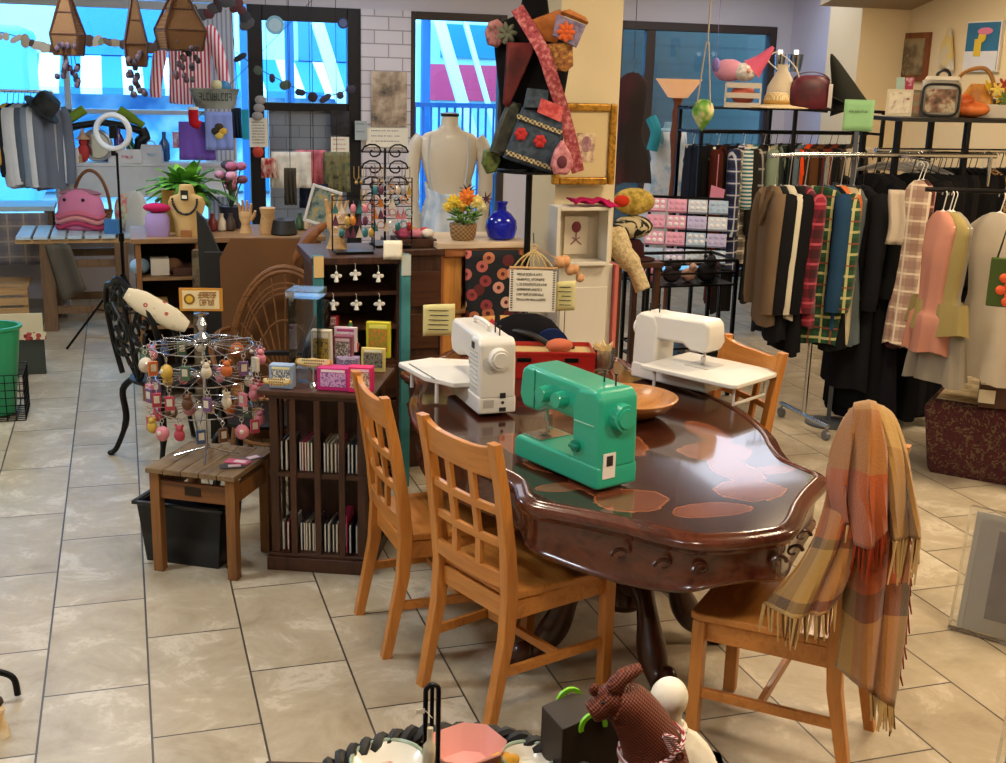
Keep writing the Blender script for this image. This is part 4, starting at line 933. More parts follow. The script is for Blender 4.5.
for k in range(40):
    a_ = RM.uniform(0, 2*PI); r_ = RM.uniform(.02, .1); z = .1+RM.uniform(0, .08); E = MX.Rotation(a_, 3, 'Z') @ MX.Rotation(RM.uniform(-.7, .3), 3, 'Y'); b.ell((r_*math.cos(a_)*.8, r_*math.sin(a_)*.8, z), (.03, .012, .006), 6, 0, E)
    if k % 3 == 0: b.tube([(0, 0, .07), (r_*math.cos(a_), r_*math.sin(a_), z+.03)], .003, 5)
build('leaves', b, mottle([(.4, '#3f6a2a'), (.6, '#6f9440')], 30, 2), t)
for k, (x, z, c_, r_) in enumerate(((-.06, .2, '#e0c23a', .036), (.01, .225, '#e07a2a', .042), (.06, .2, '#e6d27a', .034), (-.02, .18, '#d8a83a', .03), (.09, .17, '#d8d0a0', .026), (-.09, .175, '#e6c850', .026))):
    b = MB()
    for q in range(9):
        E = MX.Rotation(q*2*PI/9, 3, 'Y') @ MX.Rotation(.5, 3, 'X'); b.ell(V((x, -.03, z))+E @ V((r_*.6, 0, 0)), (r_*.55, r_*.2, r_*.32), 6, 0, E)
    b.ell((x, -.04, z), r_*.4, 8); build('flower', b, plain(c_, .7), t)
b = MB()
for k in range(9):
    a_ = k*.7; q = V((.02+.05*math.cos(a_), -.01, .26+.03*math.sin(a_))); b.tube([V((.02, 0, .25)), q], [.007, .001], 5)
for k in range(7):
    a_ = k*.9; b.tube([V((.12, 0, .21)), V((.12+.04*math.cos(a_), -.01, .21+.04*math.sin(a_)))], [.006, .001], 5)
build('dark_thistle', b, plain('#4a2030', .7), t)
p = P(501, 237, 5.85)
b = MB(); b.lathe([(.05, .0), (.07, .012), (.083, .06), (.078, .10), (.05, .135), (.026, .15), (.024, .175), (.034, .195), (.03, .195), (.02, .172), (.022, .15)], 32, cap=True)
one('glass_vase', b, vase_glass('#1422b8'), 'cobalt blue round glass vase on the light wood cabinet', 'vase', (p.x, 5.85, PT))
# --- pale mannequin in a low backed dress
p = P(448, 240, 6.75); zn = P(448, 116, 6.75).z
t = thing('mannequin', 'pale glossy mannequin torso with black neck cap seen from behind, by the window', 'mannequin', (p.x, 6.75, 0), FACE)
SKN = plain('#d6ccba', .35, 0, .05, 5, coat=.15)
prof = [(0, .048, .05), (-.05, .05, .052), (-.08, .075, .06), (-.10, .14, .075), (-.135, .178, .09), (-.2, .168, .105), (-.3, .15, .105), (-.4, .122, .09), (-.47, .115, .085), (-.56, .14, .1), (-.68, .168, .12)]
b = MB(); rings = [[V((a*math.cos(q), (b_+(.012*math.cos(2*q) if -.45 < dz < -.1 else 0))*math.sin(q), zn+dz)) for q in [2*PI*j/28 for j in range(28)]] for dz, a, b_ in prof]
b.loft(rings); build('torso', b, SKN, t)
for s_ in (-1, 1): b = MB(); b.tube(spline([(s_*.155, 0, zn-.13), (s_*.2, .0, zn-.2), (s_*.215, -.015, zn-.36), (s_*.205, -.03, zn-.52), (s_*.19, -.05, zn-.66)], 5), [.05]*4+[.047]*5+[.042]*5+[.036]*7, 12); build('arm', b, SKN, t)
b = MB(); b.lathe([(.052, zn-.002), (.054, zn+.014), (.03, zn+.02), (.0, zn+.02)], 20, cap=False); build('neck_cap', b, BLACK, t)
b = MB(); b.cyl((0, 0, .02), (0, 0, zn-.66), .018); build('pole', b, BLK_METAL, t)
b = MB(); b.lathe([(.0, .0), (.17, .0), (.17, .015), (.03, .03), (.0, .03)], 24, cap=False); build('base', b, BLK_METAL, t)
rings = []
for dz, a, b_ in ((-.38, .132, .1), (-.47, .124, .095), (-.56, .155, .115), (-.7, .19, .14), (-.95, .23, .18), (-1.2, .26, .21)): rings.append([V(((a+.01*math.sin(11*q+dz*5))*math.cos(q), (b_+.01*math.sin(11*q+dz*5))*math.sin(q), zn+dz-(.06*abs(math.sin(q)) if dz == -.38 and math.sin(q) < 0 else 0))) for q in [2*PI*j/56 for j in range(56)]])
b = MB(); b.loft(rings, cap=False); o = one('gown', b, mottle([(.35, '#a9bdd4'), (.6, '#d3dce6')], 9, 3, .9), 'pale blue low backed gown with thin straps on the glossy mannequin', 'gown', (p.x, 6.75, 0), FACE, solid=.003)
for s_ in (-1, 1): b = MB(); b.tube(spline([(s_*.09, -.11, zn-.42), (s_*.115, -.108, zn-.25), (s_*.11, -.06, zn-.115), (s_*.1, .03, zn-.11)], 5), .004, 5); build('strap', b, plain('#b8c4d4', .7), o)
# --- black form hung with bags, on a floor stand
HF = P(533, 60, 5.42); HX, HY = HF.x, 5.42
s = S(HF)
def hp_(px, py, dy=0.0): q = P(px, py, HY+dy); return V((q.x-HX, dy, q.z))
t = thing('bag_display_form', 'black felt torso form on a pole hung all over with bags', 'dress form', (HX, HY, 0), 0)
def zz(py): return P(533, py, HY).z
rings = []
for py, a_, b_ in ((-40, .05, .06), (-6, .055, .06), (14, .07, .065), (24, .17, .07), (50, .19, .09), (80, .17, .1), (110, .15, .09), (135, .16, .09), (168, .18, .1)):
    z = zz(py); rings.append([V((a_*math.cos(q), b_*math.sin(q), z)) for q in [2*PI*j/24 for j in range(24)]])
build('torso', MB().loft(rings), cloth('#0e0d10'), t)
b = MB(); b.cyl((0, 0, .02), (0, 0, zz(160)), .016); build('pole', b, BLK_METAL, t)
b = MB(); b.lathe([(0, 0), (.19, 0), (.19, .012), (.03, .03), (0, .03)], 24, cap=False); build('base', b, BLK_METAL, t)
b = MB(); b.lathe([(.05, zz(172)-.01), (.17, zz(172)), (.17, zz(170))], 20); build('skirt_ring', b, BLK_METAL, t)
def bag(name, label, cat, pts, mt, dy, th=.03, extra=None):
    """a soft flat-sided bag given by its outline in the plane of the form's front."""
    L = [hp_(x, y, dy) for x, y in pts]; c = sum(L, V())/len(L)
    def rg(k, y): return [V((c.x+(q.x-c.x)*k, dy+y, c.z+(q.z-c.z)*k)) for q in L]
    b = MB(); b.loft([rg(.8, th/2), rg(.96, th*.4), rg(1, 0), rg(.96, -th*.4), rg(.8, -th/2)])
    o = tag(build(name, b, mt, None, (HX, HY, 0), ang=60), label, cat); return o
DEN = mottle([(.35, '#26303c'), (.6, '#3a4858')], 30, 3, .9)
bag('satchel', 'dark red fold-over satchel on the bag form', 'bag', [(507, 42), (533, 43), (533, 52), (508, 108), (503, 104)], mottle([(.35, '#3a0c10'), (.6, '#5c1618')], 9, 3, .7), -.115)
bag('shoulder_bag', 'burnt orange slouchy shoulder bag high on the bag form', 'bag', [(531, 20), (560, 9), (566, 20), (556, 44), (540, 40)], mottle([(.35, '#8a4a1c'), (.6, '#b0682c')], 14, 3, .7), -.09)
bag('beaded_bag', 'brown beaded round bag below the burnt orange shoulder bag', 'bag', [(545, 44), (572, 42), (573, 66), (566, 72), (545, 68), (541, 56)], mottle([(.3, '#4d2c18'), (.5, '#8a5526'), (.65, '#b0863a')], 50, 3, .7), -.15)
o = bag('embroidered_bag', 'lilac square bag with an orange flower at the form shoulder', 'bag', [(557, 14), (586, 25), (576, 48), (553, 36)], mottle([(.35, '#5f5470'), (.6, '#857a94')], 30, 3, .8), -.17, .03)
q = hp_(566, 32, -.19); b = MB()
for k in range(8): E = MX.Rotation(k*PI/4, 3, 'Y'); b.ell(q+E @ V((.025, 0, 0)), (.022, .006, .012), 6, 0, E)
b.ell(q, (.013, .009, .013), 8); build('flower_patch', b, plain('#c8561c', .7), o)
b = MB(); e = [hp_(560, 14, -.17), hp_(587, 25, -.17), hp_(584, 20, -.15), hp_(568, 12, -.15)]; b.loft([e, [v+V((0, -.02, .012)) for v in e]]); build('flap', b, mottle([(.35, '#9a5a2a'), (.6, '#c07a3a')], 20, 3), o)
bag('round_pouch', 'round dusty pink pouch hanging off the form shoulder by the window', 'pouch', [(497, 19), (503, 24), (504, 40), (497, 48), (488, 45), (485, 32), (489, 22)], mottle([(.35, '#6a3c3c'), (.5, '#a07070'), (.65, '#8a5050')], 26, 3), -.06, .04)
b = MB(); 
for k in range(7): 
    E = MX.Rotation(k*.9, 3, 'Y') @ MX.Rotation(.4, 3, 'X'); b.ell(hp_(507, 33, -.10)+E @ V((.025, 0, 0)), (.026, .008, .014), 6, 0, E)
tag(build('fabric_flower', b, cloth('#5d6152'), None, (HX, HY, 0)), 'grey green fabric flower beside the round dusty pink pouch', 'fabric flower')
def ribbon(label, cat, pts, w_, mt, dy0, name='strap'):
    path = spline([hp_(x, y, d) for x, y, d in pts], 6); b = MB(); rings = []
    for i, q in enumerate(path):
        t_ = (path[min(i+1, len(path)-1)]-path[max(i-1, 0)]).normalized(); n_ = t_.cross(V((0, 1, 0))).normalized(); ww = w_/2
        rings.append([q+n_*ww+V((0, -.004, 0)), q-n_*ww+V((0, -.004, 0)), q-n_*ww+V((0, .004, 0)), q+n_*ww+V((0, .004, 0))])
    b.loft(rings); return tag(build(name, b, mt, None, (HX, HY, 0)), label, cat)
PINKE = mottle([(.3, '#6a2428'), (.5, '#943e46'), (.66, '#b87a78')], 46, 3, .85)
ribbon('pink patterned woven scarf strap slung across the bag form to its hem', 'strap', [(517, 8, -.10), (528, 26, -.125), (543, 52, -.185), (552, 78, -.19), (562, 108, -.16), (572, 145, -.15), (578, 172, -.14)], .062, PINKE, 0, 'scarf_strap')
o = bag('denim_bag', 'patched denim tote with two red flowers and cream lace low on the bag form', 'bag', [(522, 107), (566, 118), (560, 145), (549, 174), (503, 158), (510, 140)], DEN, -.14, .04)
for px in (521, 540):
    q = hp_(px, 134+(px-521)*.38, -.165); b = MB()
    for k in range(6): E = MX.Rotation(k*PI/3, 3, 'Y'); b.ell(q+E @ V((.016, 0, 0)), (.016, .005, .014), 6, 0, E)
    build('flower_patch', b, plain('#a81c1e', .7), o)
for (x0, y0, x1, y1, w_) in ((517, 116, 562, 133, .02), (506, 152, 551, 168, .022)):
    A1, A2 = hp_(x0, y0, -.163), hp_(x1, y1, -.163); b = MB(); n_ = V((0, 0, w_/2)); b.loft([[A1+n_, A1-n_, A1-n_+V((0, -.004, 0)), A1+n_+V((0, -.004, 0))], [A2+n_, A2-n_, A2-n_+V((0, -.004, 0)), A2+n_+V((0, -.004, 0))]]); build('lace_band', b, weave('#b3a27c', '#3a3a34', 90), o)
b = MB(); e = [hp_(541, 98, -.166), hp_(563, 107, -.166), hp_(560, 122, -.166), hp_(537, 112, -.166)]; b.loft([e, [v+V((0, -.006, 0)) for v in e]]); build('red_pocket', b, mottle([(.4, '#a83238'), (.6, '#c8605c')], 20, 3), o)
b = MB(); e = [hp_(527, 88, -.15), hp_(547, 90, -.15), hp_(546, 108, -.15), hp_(523, 107, -.15)]; b.loft([e, [v+V((0, -.02, 0)) for v in e]]); build('pocket_top', b, DEN, o)
bag('drop_pouch', 'pink teardrop shaped quilted pouch at the hem of the bag form', 'pouch', [(562, 140), (570, 153), (573, 166), (566, 175), (554, 174), (551, 164), (555, 150)], mottle([(.35, '#9a4a58'), (.6, '#c98a90')], 24, 3), -.19, .04)
b = MB(); q = hp_(562, 162, -.212); b.ell(q, (.025, .006, .03), 10); tag(build('pouch_patch', b, plain('#5a2430', .8), None, (HX, HY, 0)), 'dark crimson patch on the teardrop quilted pouch', 'patch')
bag('green_pouch', 'dark green leafy pouch low on the window side of the bag form', 'pouch', [(484, 150), (497, 145), (500, 160), (495, 172), (487, 174), (482, 164)], mottle([(.35, '#26301c'), (.55, '#5a6a2c'), (.7, '#2c2438')], 22, 3), -.05, .05)
bag('dark_bag', 'dark mossy cloth bag between the red satchel and the denim tote', 'bag', [(509, 100), (521, 104), (510, 140), (503, 157), (490, 152), (497, 128)], mottle([(.35, '#1c1d1c'), (.6, '#34382e')], 16, 3), -.10, .05)
# pole of the form seen under the skirt + paper strips
# --- column pictures and white cabinet
t = thing('picture', 'gilt framed small pink portrait with wide cream mount on the column', 'picture', (0, 0, 0))
a, c = P(553, 185, 5.86), P(619, 104, 5.86); w_, h_ = c.x-a.x, c.z-a.z; t.location = ((a.x+c.x)/2, 5.885, a.z)
GOLD = mottle([(.35, '#7a5418'), (.6, '#c08f34')], 40, 3, .35, metal=.5)
b = MB()
fwid = .04
for (cx, cz, sx, sz) in ((-w_/2+fwid/2, h_/2, fwid, h_), (w_/2-fwid/2, h_/2, fwid, h_), (0, fwid/2, w_-2*fwid, fwid), (0, h_-fwid/2, w_-2*fwid, fwid)): b.box((cx, 0, cz), (sx, .04, sz))
build('frame', b, GOLD, t, bev=.01)
build('mount', MB().box((0, .005, h_/2), (w_-2*fwid+.01, .012, h_-2*fwid+.01)), plain('#cdb98c', .8, 0, .04), t)
build('print', MB().box((.01, -.002, h_*.46), (.10, .004, .15)), mottle([(.4, '#d5c3a0'), (.55, '#b89a86'), (.65, '#8a6a66')], 28, 3), t)
b = MB(); b.ell((.01, -.004, h_*.5), (.028, .002, .042), 14); build('portrait', b, mottle([(.4, '#8a5f6a'), (.6, '#b08a90')], 30, 3), t)
a, c = P(557, 335, 5.66), P(614, 262, 5.66)
t = thing('white_cabinet', 'narrow white cabinet with a coral edge standing before the column', 'cabinet', ((a.x+c.x)/2, 5.76, 0)); w_ = c.x-a.x; zt = P(590, 265, 5.66).z
build('body', MB().box((0, 0, zt/2), (w_, .18, zt)), plain('#cfc8b8', .6, 0, .05, 5), t, bev=.004)
build('side_strip', MB().box((w_/2+.012, -.02, zt/2), (.022, .2, zt)), plain('#c4655a', .6), t, bev=.002)
build('door', MB().box((-.01, -.094, zt*.46), (w_-.04, .01, zt*.86)), plain('#d2cbbd', .6, 0, .05, 5), t, bev=.003)
a, c = P(556, 270, 5.62), P(613, 207, 5.62)
t = thing('shadow_box', 'deep white shadow box with a small burgundy motif on the white cabinet', 'shadow box', ((a.x+c.x)/2, 5.70, zt)); w_, h_ = c.x-a.x, c.z-zt
b = MB()
for (cx, cz, sx, sz) in ((-w_/2+.01, h_/2, .02, h_), (w_/2-.01, h_/2, .02, h_), (0, .01, w_-.04, .02), (0, h_-.01, w_-.04, .02)): b.box((cx, 0, cz), (sx, .14, sz))
build('frame', b, plain('#d8d2c4', .6, 0, .05), t, bev=.003); build('back', MB().box((0, .06, h_/2), (w_-.04, .01, h_-.04)), plain('#bdb29e', .8), t)
build('card', MB().box((.0, .045, h_*.48), (.13, .006, .2)), plain('#cbc1ae', .8), t)
b = MB(); b.ell((0, .04, h_*.62), (.026, .003, .03), 10); b.tube([(0, .04, h_*.55), (0, .04, h_*.4)], .003, 5)
for s_ in (-1, 1): b.tube([(s_*.03, .04, h_*.32), (0, .04, h_*.4), (s_*.02, .04, h_*.44)], .003, 5)
build('motif', b, plain('#7a3440', .7), t)
b = MB(); q = MX.Translation(((a.x+c.x)/2, 5.70, zt+h_))
b.grid(lambda u, v: V((-.06+.24*u, -.085+.13*v, .014+.022*abs(math.sin(u*8+v*2))+(-.09*max(0, u-.6)**1.0*(1-v) if u > .6 else 0))), 24, 8)
one('scarf', b, cloth('#b81f5c'), 'crumpled hot pink scarf lying on top of the white shadow box', 'scarf', q.translation, solid=.008)
# fluffy white sleeve / plush limbs beside the shadow box
b = MB(); b.tube(spline([P(615, 235, 6.1), P(622, 252, 6.0), P(634, 268, 5.95), P(643, 290, 5.9)], 5), [.07]*5+[.06]*5+[.045]*6, 10)
one('plush_toy', b, mottle([(.35, '#a5946e'), (.6, '#cdbd96')], 60, 3, .95, bump=.6), 'cream fleecy plush limb hanging beside the white shadow box', 'plush toy')
# --- macrame hanging
a = P(534, 250, 5.18); c = P(534, 312, 5.18); s = S(a)
t = thing('macrame_sign', 'cream card sign under knotted macrame cords hanging from the form pole', 'sign', (a.x, 5.18, 0), FACE)
zt, zb = a.z, c.z; zm = P(534, 268, 5.18).z; hw_ = 23.5*s
b = MB()
for k in range(7):
    x = -hw_*.85+hw_*1.7*k/6; b.tube(spline([(0, 0, zt), (x*.6, -.004, zt-(zt-zm)*.45), (x, 0, zm)], 5), .004, 6)
b.tube(arc((0, 0, zt+.012), .014, 0, 2*PI, 14, 'xz')[:-1], .004, 6, closed=True); build('cords', b, cloth('#cdb27a'), t)
b = MB(); b.cyl((-hw_*1.02, 0, zm), (hw_*1.02, 0, zm), .006); build('dowel', b, LIGHTW, t)
build('card', MB().box((0, 0, (zm+zb)/2-.004), (hw_*2, .004, zm-zb-.012)), PAPER, t)
for s_ in (-1, 1): build('edge_band', MB().box((s_*hw_*.9, -.003, (zm+zb)/2), (hw_*.1, .002, (zm-zb)*.9)), stripe('#1d1d1d', '#d8d2c0', 90, 2, .5), t)
for k in range(6): glyphs('writing', t, -hw_*.7, hw_*(.3+.1*(k % 3)+.1), zm-.028-.024*k-.007, zm-.028-.024*k+.004, 14, plain('#5a554a', .8), -.0035, k)
b = MB()
for k in range(5): b.tube(arc((-.03+.015*k, 0, zb-.012), .008, 0, 2*PI, 10, 'xz')[:-1], .002, 5, closed=True)
build('loops', b, cloth('#cdc3a8'), t)
b = MB(); b.tube([(0, .0, zt+.02), (0, .22, zt+.05)], .003, 5); build('hook', b, BLK_METAL, t)
b = MB()
for k in range(5): b.ell(P(560+k*5, 262+k*4-(k % 2)*5, 5.3)+V((0, 0, 0)), .03-.002*k, 10)
b.tube([P(582, 278, 5.3), P(562, 262, 5.3), P(545, 252, 5.25), P(534, 247, 5.18)], .002, 5)
one('yarn_pompoms', b, cloth('#c9976a'), 'row of peach yarn pompoms beside the macrame sign', 'pompoms')
# --- jewelry stands on the dark cabinet
def earring_stand(label, px0, px1, py0, Y, zb, rows, grp, seed):
    a, c = P(px0, py0, Y), P(px1, py0, Y); w_ = c.x-a.x; h_ = a.z-zb; r = random.Random(seed)
    t = thing('earring_stand', label, 'jewelry stand', ((a.x+c.x)/2, Y, zb))
    b = MB(); b.box((0, 0, .006), (w_*.9, .1, .012)); build('base', b, BLK_METAL, t, bev=.002)
    b = MB(); b.tube([(-w_/2, 0, .012), (-w_/2, 0, h_), (w_/2, 0, h_), (w_/2, 0, .012)], .004, 6); build('frame', b, BLK_METAL, t)
    for k in range(rows):
        b = MB(); z = h_-.02-(h_-.1)*k/rows; b.tube([(-w_/2, 0, z), (w_/2, 0, z)], .0025, 5); build('bar', b, BLK_METAL, t)
        n = max(5, int(w_/.027))
        for q in range(n):
            x = -w_/2+w_*(q+.5)/n; col, cn = r.choice([('#c9a860', 'gold'), ('#b4b4ba', 'silver'), ('#a83c34', 'red'), ('#3f7f86', 'teal'), ('#d88a3a', 'orange'), ('#e6dccb', 'pearl'), ('#6a3f5a', 'plum'), ('#d88aa0', 'pink')]); kd = r.randrange(3); b = MB()
            if kd == 0: b.tube(arc((0, 0, -.030), .018, 0, 2*PI, 14, 'xz')[:-1], .0025, 5, closed=True); b.tube([(0, 0, 0), (0, 0, -.012)], .001, 5)
            elif kd == 1: b.tube([(0, 0, 0), (0, 0, -.02)], .001, 5); b.ell((0, 0, -.040), (.015, .008, .024), 8)
            else: b.tube([(0, 0, 0), (0, 0, -.012)], .001, 5); b.loft([[V((0, -.003, -.01)), V((0, .003, -.01)), V((.001, .003, -.01))], [V((-.018, -.003, -.062)), V((-.0, .003, -.062)), V((.018, -.003, -.062))]])
            one('earring', b, plain(col, .3, .5), f'{cn} {["hoop", "drop", "fan"][kd]} earring on the {grp}', 'earring', ((a.x+c.x)/2+x, Y-.003, zb+z-.001), r.uniform(-.3, .3), f'{cn} {["hoop", "drop", "fan"][kd]} earrings on the {grp}')
    return t
CABTOP = 1.0175
CTOPZ = CTOP+.0175
earring_stand('black wire earring stand at the front of the dark cabinet top', 332, 374, 196, 5.62, CTOPZ, 3, 'front earring stand', 3)
earring_stand('tall black wire earring stand rising at the back of the dark cabinet', 372, 412, 178, 5.82, CTOPZ, 4, 'tall earring stand', 4)
t = thing('scroll_stand', 'black wrought scroll jewelry stand above the earring stands', 'jewelry stand', (P(385, 200, 5.9).x, 5.9, CTOPZ)); b = MB(); zt = P(385, 148, 5.9).z-CTOPZ
b.tube([(0, 0, .01), (0, 0, zt)], .006, 6)
for s_ in (-1, 1):
    for z in (zt-.02, zt-.1, zt-.18, zt-.26):
        b.tube([V((s_*(.03+.06*(1-k/14)*math.cos(k*.6)+.03), 0, z+.045*(1-k/16)*math.sin(k*.6))) for k in range(13)], .0045, 5); b.tube([(0, 0, z), (s_*.12, 0, z)], .004, 5)
build('scrollwork', b, BLK_METAL, t); b = MB(); b.lathe([(0, 0), (.08, 0), (.08, .01), (0, .014)], 20, cap=False); build('base', b, BLK_METAL, t)
RJ = random.Random(8)
for k in range(14):
    px, py = RJ.uniform(350, 408), RJ.uniform(165, 190); q = P(px, py, 5.885); c = RJ.choice(['#b4b4ba', '#c9a860', '#4a4a50', '#8a6a5a']); b = MB(); b.tube([(-.012, 0, 0), (-.012, 0, -.05), (0, 0, -.075), (.012, 0, -.05), (.012, 0, 0)], .002, 5); b.ell((0, 0, -.08), .009, 8)
    one('necklace', b, plain(c, .3, .6), 'thin pendant necklace hanging on the black scroll stand', 'necklace', q, 0, 'pendant necklaces on the scroll stand')
def hand(label, px, py, h_px, Y, z, col):
    p = P(px, py, Y); s = S(p); h_ = h_px*s; t = thing('hand_display', label, 'hand display', (p.x, Y, z), FACE)
    b = MB(); b.loft([[V((a*math.cos(q), c*math.sin(q), zz_)) for q in [2*PI*j/16 for j in range(16)]] for zz_, a, c in ((0, .2*h_, .16*h_), (.06*h_, .17*h_, .13*h_), (.25*h_, .12*h_, .10*h_), (.4*h_, .18*h_, .09*h_), (.58*h_, .2*h_, .08*h_), (.63*h_, .17*h_, .06*h_))]); build('palm', b, col, t)
    for k, (x, l, a_) in enumerate(((-.14, .27, -.18), (-.05, .36, -.05), (.05, .34, .06), (.14, .26, .2))):
        b = MB(); b.tube([(x*h_, 0, .58*h_), (x*h_+a_*.5*l*h_, -.01*h_, (.6+l*.55)*h_), (x*h_+a_*l*h_, -.05*h_, (.6+l)*h_)], [.05*h_, .046*h_, .034*h_], 8); build('finger', b, col, t)
    b = MB(); b.tube([(.15*h_, 0, .38*h_), (.27*h_, -.02*h_, .52*h_), (.3*h_, -.04*h_, .66*h_)], [.06*h_, .05*h_, .035*h_], 8); build('thumb', b, col, t); return t
hand('tan wooden hand with spread fingers at the back of the earring stands', 337, 232, 56, 5.78, CTOPZ, LIGHTW)
# tray of pink goods on the second chest
t = MB(); t.box((0, 0, .02), (.2, .2, .04)); one('wooden_tray', t, DARKW, 'dark wooden tray of trinkets on the plank sided chest', 'tray', (1.407, 5.92, 1.1505), 0, bev=.004)
for k in range(7):
    b = MB(); b.ell((0, 0, .024), (.035, .03, .024), 10); one('trinket', b, cloth(['#c85a7a', '#d88a9a', '#e6dccb', '#a83c4a', '#d8a03a', '#c84a5a', '#b0a090'][k]), ['rose', 'pale pink', 'cream', 'crimson', 'mustard', 'red', 'stone grey'][k]+' soft trinket in the dark wooden tray', 'trinket', (1.345+.062*(k % 3), 5.86+.06*(k//3), 1.1915))
# white card and figure on the second post
b = MB(); b.grid(lambda u, v: V(((u-.5)*.09, .006*math.sin(u*6), (v-.5)*.09)), 6, 4); q = P(393, 250, 5.44); one('paper_tag', b, PAPER, 'small white paper tag pinned at the top of the second teal post', 'tag', (q.x, 5.442, q.z), 0, solid=.001)
# ================================================================ counter with jewelry busts
KY0, KY1 = 7.35, 7.95; KZ = P(250, 237, KY0).z
ka, kb = P(134, 237, KY0), P(322, 237, KY0)
t = thing('counter', 'long wooden display counter behind the iron chair carrying busts and hands', 'counter', ((ka.x+kb.x)/2, (KY0+KY1)/2, 0)); w_ = kb.x-ka.x
build('top', MB().box((0, 0, KZ-.015), (w_+.04, KY1-KY0+.04, .03)), wood('#7a5a3c', '#92704c', 0, 1, .45), t, bev=.003)
for x in (-w_/2+.02, -w_*.17, w_*.17, w_/2-.02): build('upright', MB().box((x, 0, (KZ-.03)/2), (.03, KY1-KY0, KZ-.03)), MIDW, t, bev=.002)
for z in (.12, .46, .76): build('shelf', MB().box((0, 0, z), (w_-.02, KY1-KY0-.03, .02)), wood('#7a5a3c', '#92704c', 0, 1, .5), t)
build('back_panel', MB().box((0, .29, KZ/2), (w_, .012, KZ-.04)), DARKW, t)
def at_counter(px, dy, py=233): q = G(px, py, KZ); return (P(px, py, KY0+dy).x, KY0+dy, KZ)
p = at_counter(188, .1); s = S(p)
t = thing('necklace_bust', 'tan necklace bust with dark beads and black card on the counter', 'jewelry bust', p, FACE)
h_ = 42*s; b = MB()
rg = []
for z, a_, d_ in ((0, .07, .05), (.02, .075, .05), (.1, .085, .045), (.2, .115, .04), (.235, .1, .04), (.255, .05, .035), (.30, .042, .035), (.31, .036, .03)): rg.append([V((a_*math.cos(q), d_*math.sin(q)*(1.0), z)) for q in [2*PI*j/20 for j in range(20)]])
b.loft(rg); build('bust', b, cloth('#c9a870'), t)
b = MB(); 
for k in range(19):
    a_ = PI+PI*k/18; b.ell((.075*math.cos(a_), -.046-.004*math.sin(a_), .225+.09*math.sin(a_)), .0085, 7)
build('bead_string', b, plain('#2a2826', .3), t)
build('price_card', MB().box((0, -.048, .25), (.045, .003, .06)), BLACK, t); build('price_tag', MB().box((0, -.05, .24), (.03, .002, .02)), PAPER, t)
p = at_counter(186, .03, 236); b = MB(); b.box((0, 0, .022), (.06, .03, .044)); one('jewelry_block', b, wood('#8a5a30', '#a06a3a', 0, 1, .5), 'small brown wooden block before the necklace bust', 'block', (p[0], KY0+.035, KZ), FACE, bev=.002)
b = MB(); b.box((0, 0, .13), (.20, .03, .26)); one('backboard', b, plain('#8a6a20', .6), 'mustard upright board standing behind the necklace bust', 'board', (P(180, 230, 7.62).x, 7.62, KZ), FACE)
hand('tan hand display at the counter beside the mustard board', 246, 236, 34, 7.55, KZ, LIGHTW)
b = MB(); b.lathe([(.05, 0), (.055, .02), (.04, .12), (.05, .16), (.045, .165), (.0, .16)], 20, cap=False); one('wooden_vase', b, LIGHTW, 'pale wooden flared holder between the hand displays on the counter', 'vase', at_counter(268, .14))
b = MB(); b.lathe([(.075, .0), (.085, .01), (.08, .03), (.065, .09), (.02, .105), (0, .106)], 24, cap=False); one('bowler_hat', b, BLACK, 'small black felt hat sitting on the counter by the leather piece', 'hat', at_counter(284, .1))
p = at_counter(328, .2); t = thing('photo_frame', 'tilted white photo frame with teal picture standing behind the leather piece', 'picture frame', (P(322, 220, 7.6).x, 7.6, KZ), FACE)
b = MB(); E = MX.Rotation(.28, 3, 'Y')
for (cx, cz, sx, sz) in ((-.09, .13, .018, .25), (.09, .13, .018, .25), (0, .015, .162, .018), (0, .246, .162, .018)): b.box(E @ V((cx, 0, cz))+V((-.03, 0, .03)), (sx, .014, sz), E.copy())
build('frame', b, WHITE, t, bev=.002); b = MB(); b.box(E @ V((0, .003, .13))+V((-.03, 0, .03)), (.16, .004, .22), E.copy()); build('picture', b, mottle([(.35, '#2c4a52'), (.5, '#8a9a8a'), (.65, '#c9a24a')], 16, 3), t)
b = MB(); b.tube([(-.04, .01, .12), (-.04, .1, .004)], .004, 5); build('strut', b, DARKW, t)
for k, (px, c, cn) in enumerate(((213, '#7a2f34', 'maroon'), (222, '#d8d0c0', 'cream'), (231, '#4a3a30', 'dark brown'), (300, '#3f5a3a', 'moss green'), (307, '#c8b090', 'sand'))):
    b = MB(); b.lathe([(.02, 0), (.03, .01), (.028, .06), (.012, .09), (.014, .11), (.0, .112)], 14, cap=False); one('bottle', b, plain(c, .3), f'{cn} small bottle standing on the counter', 'bottle', at_counter(px, .3))
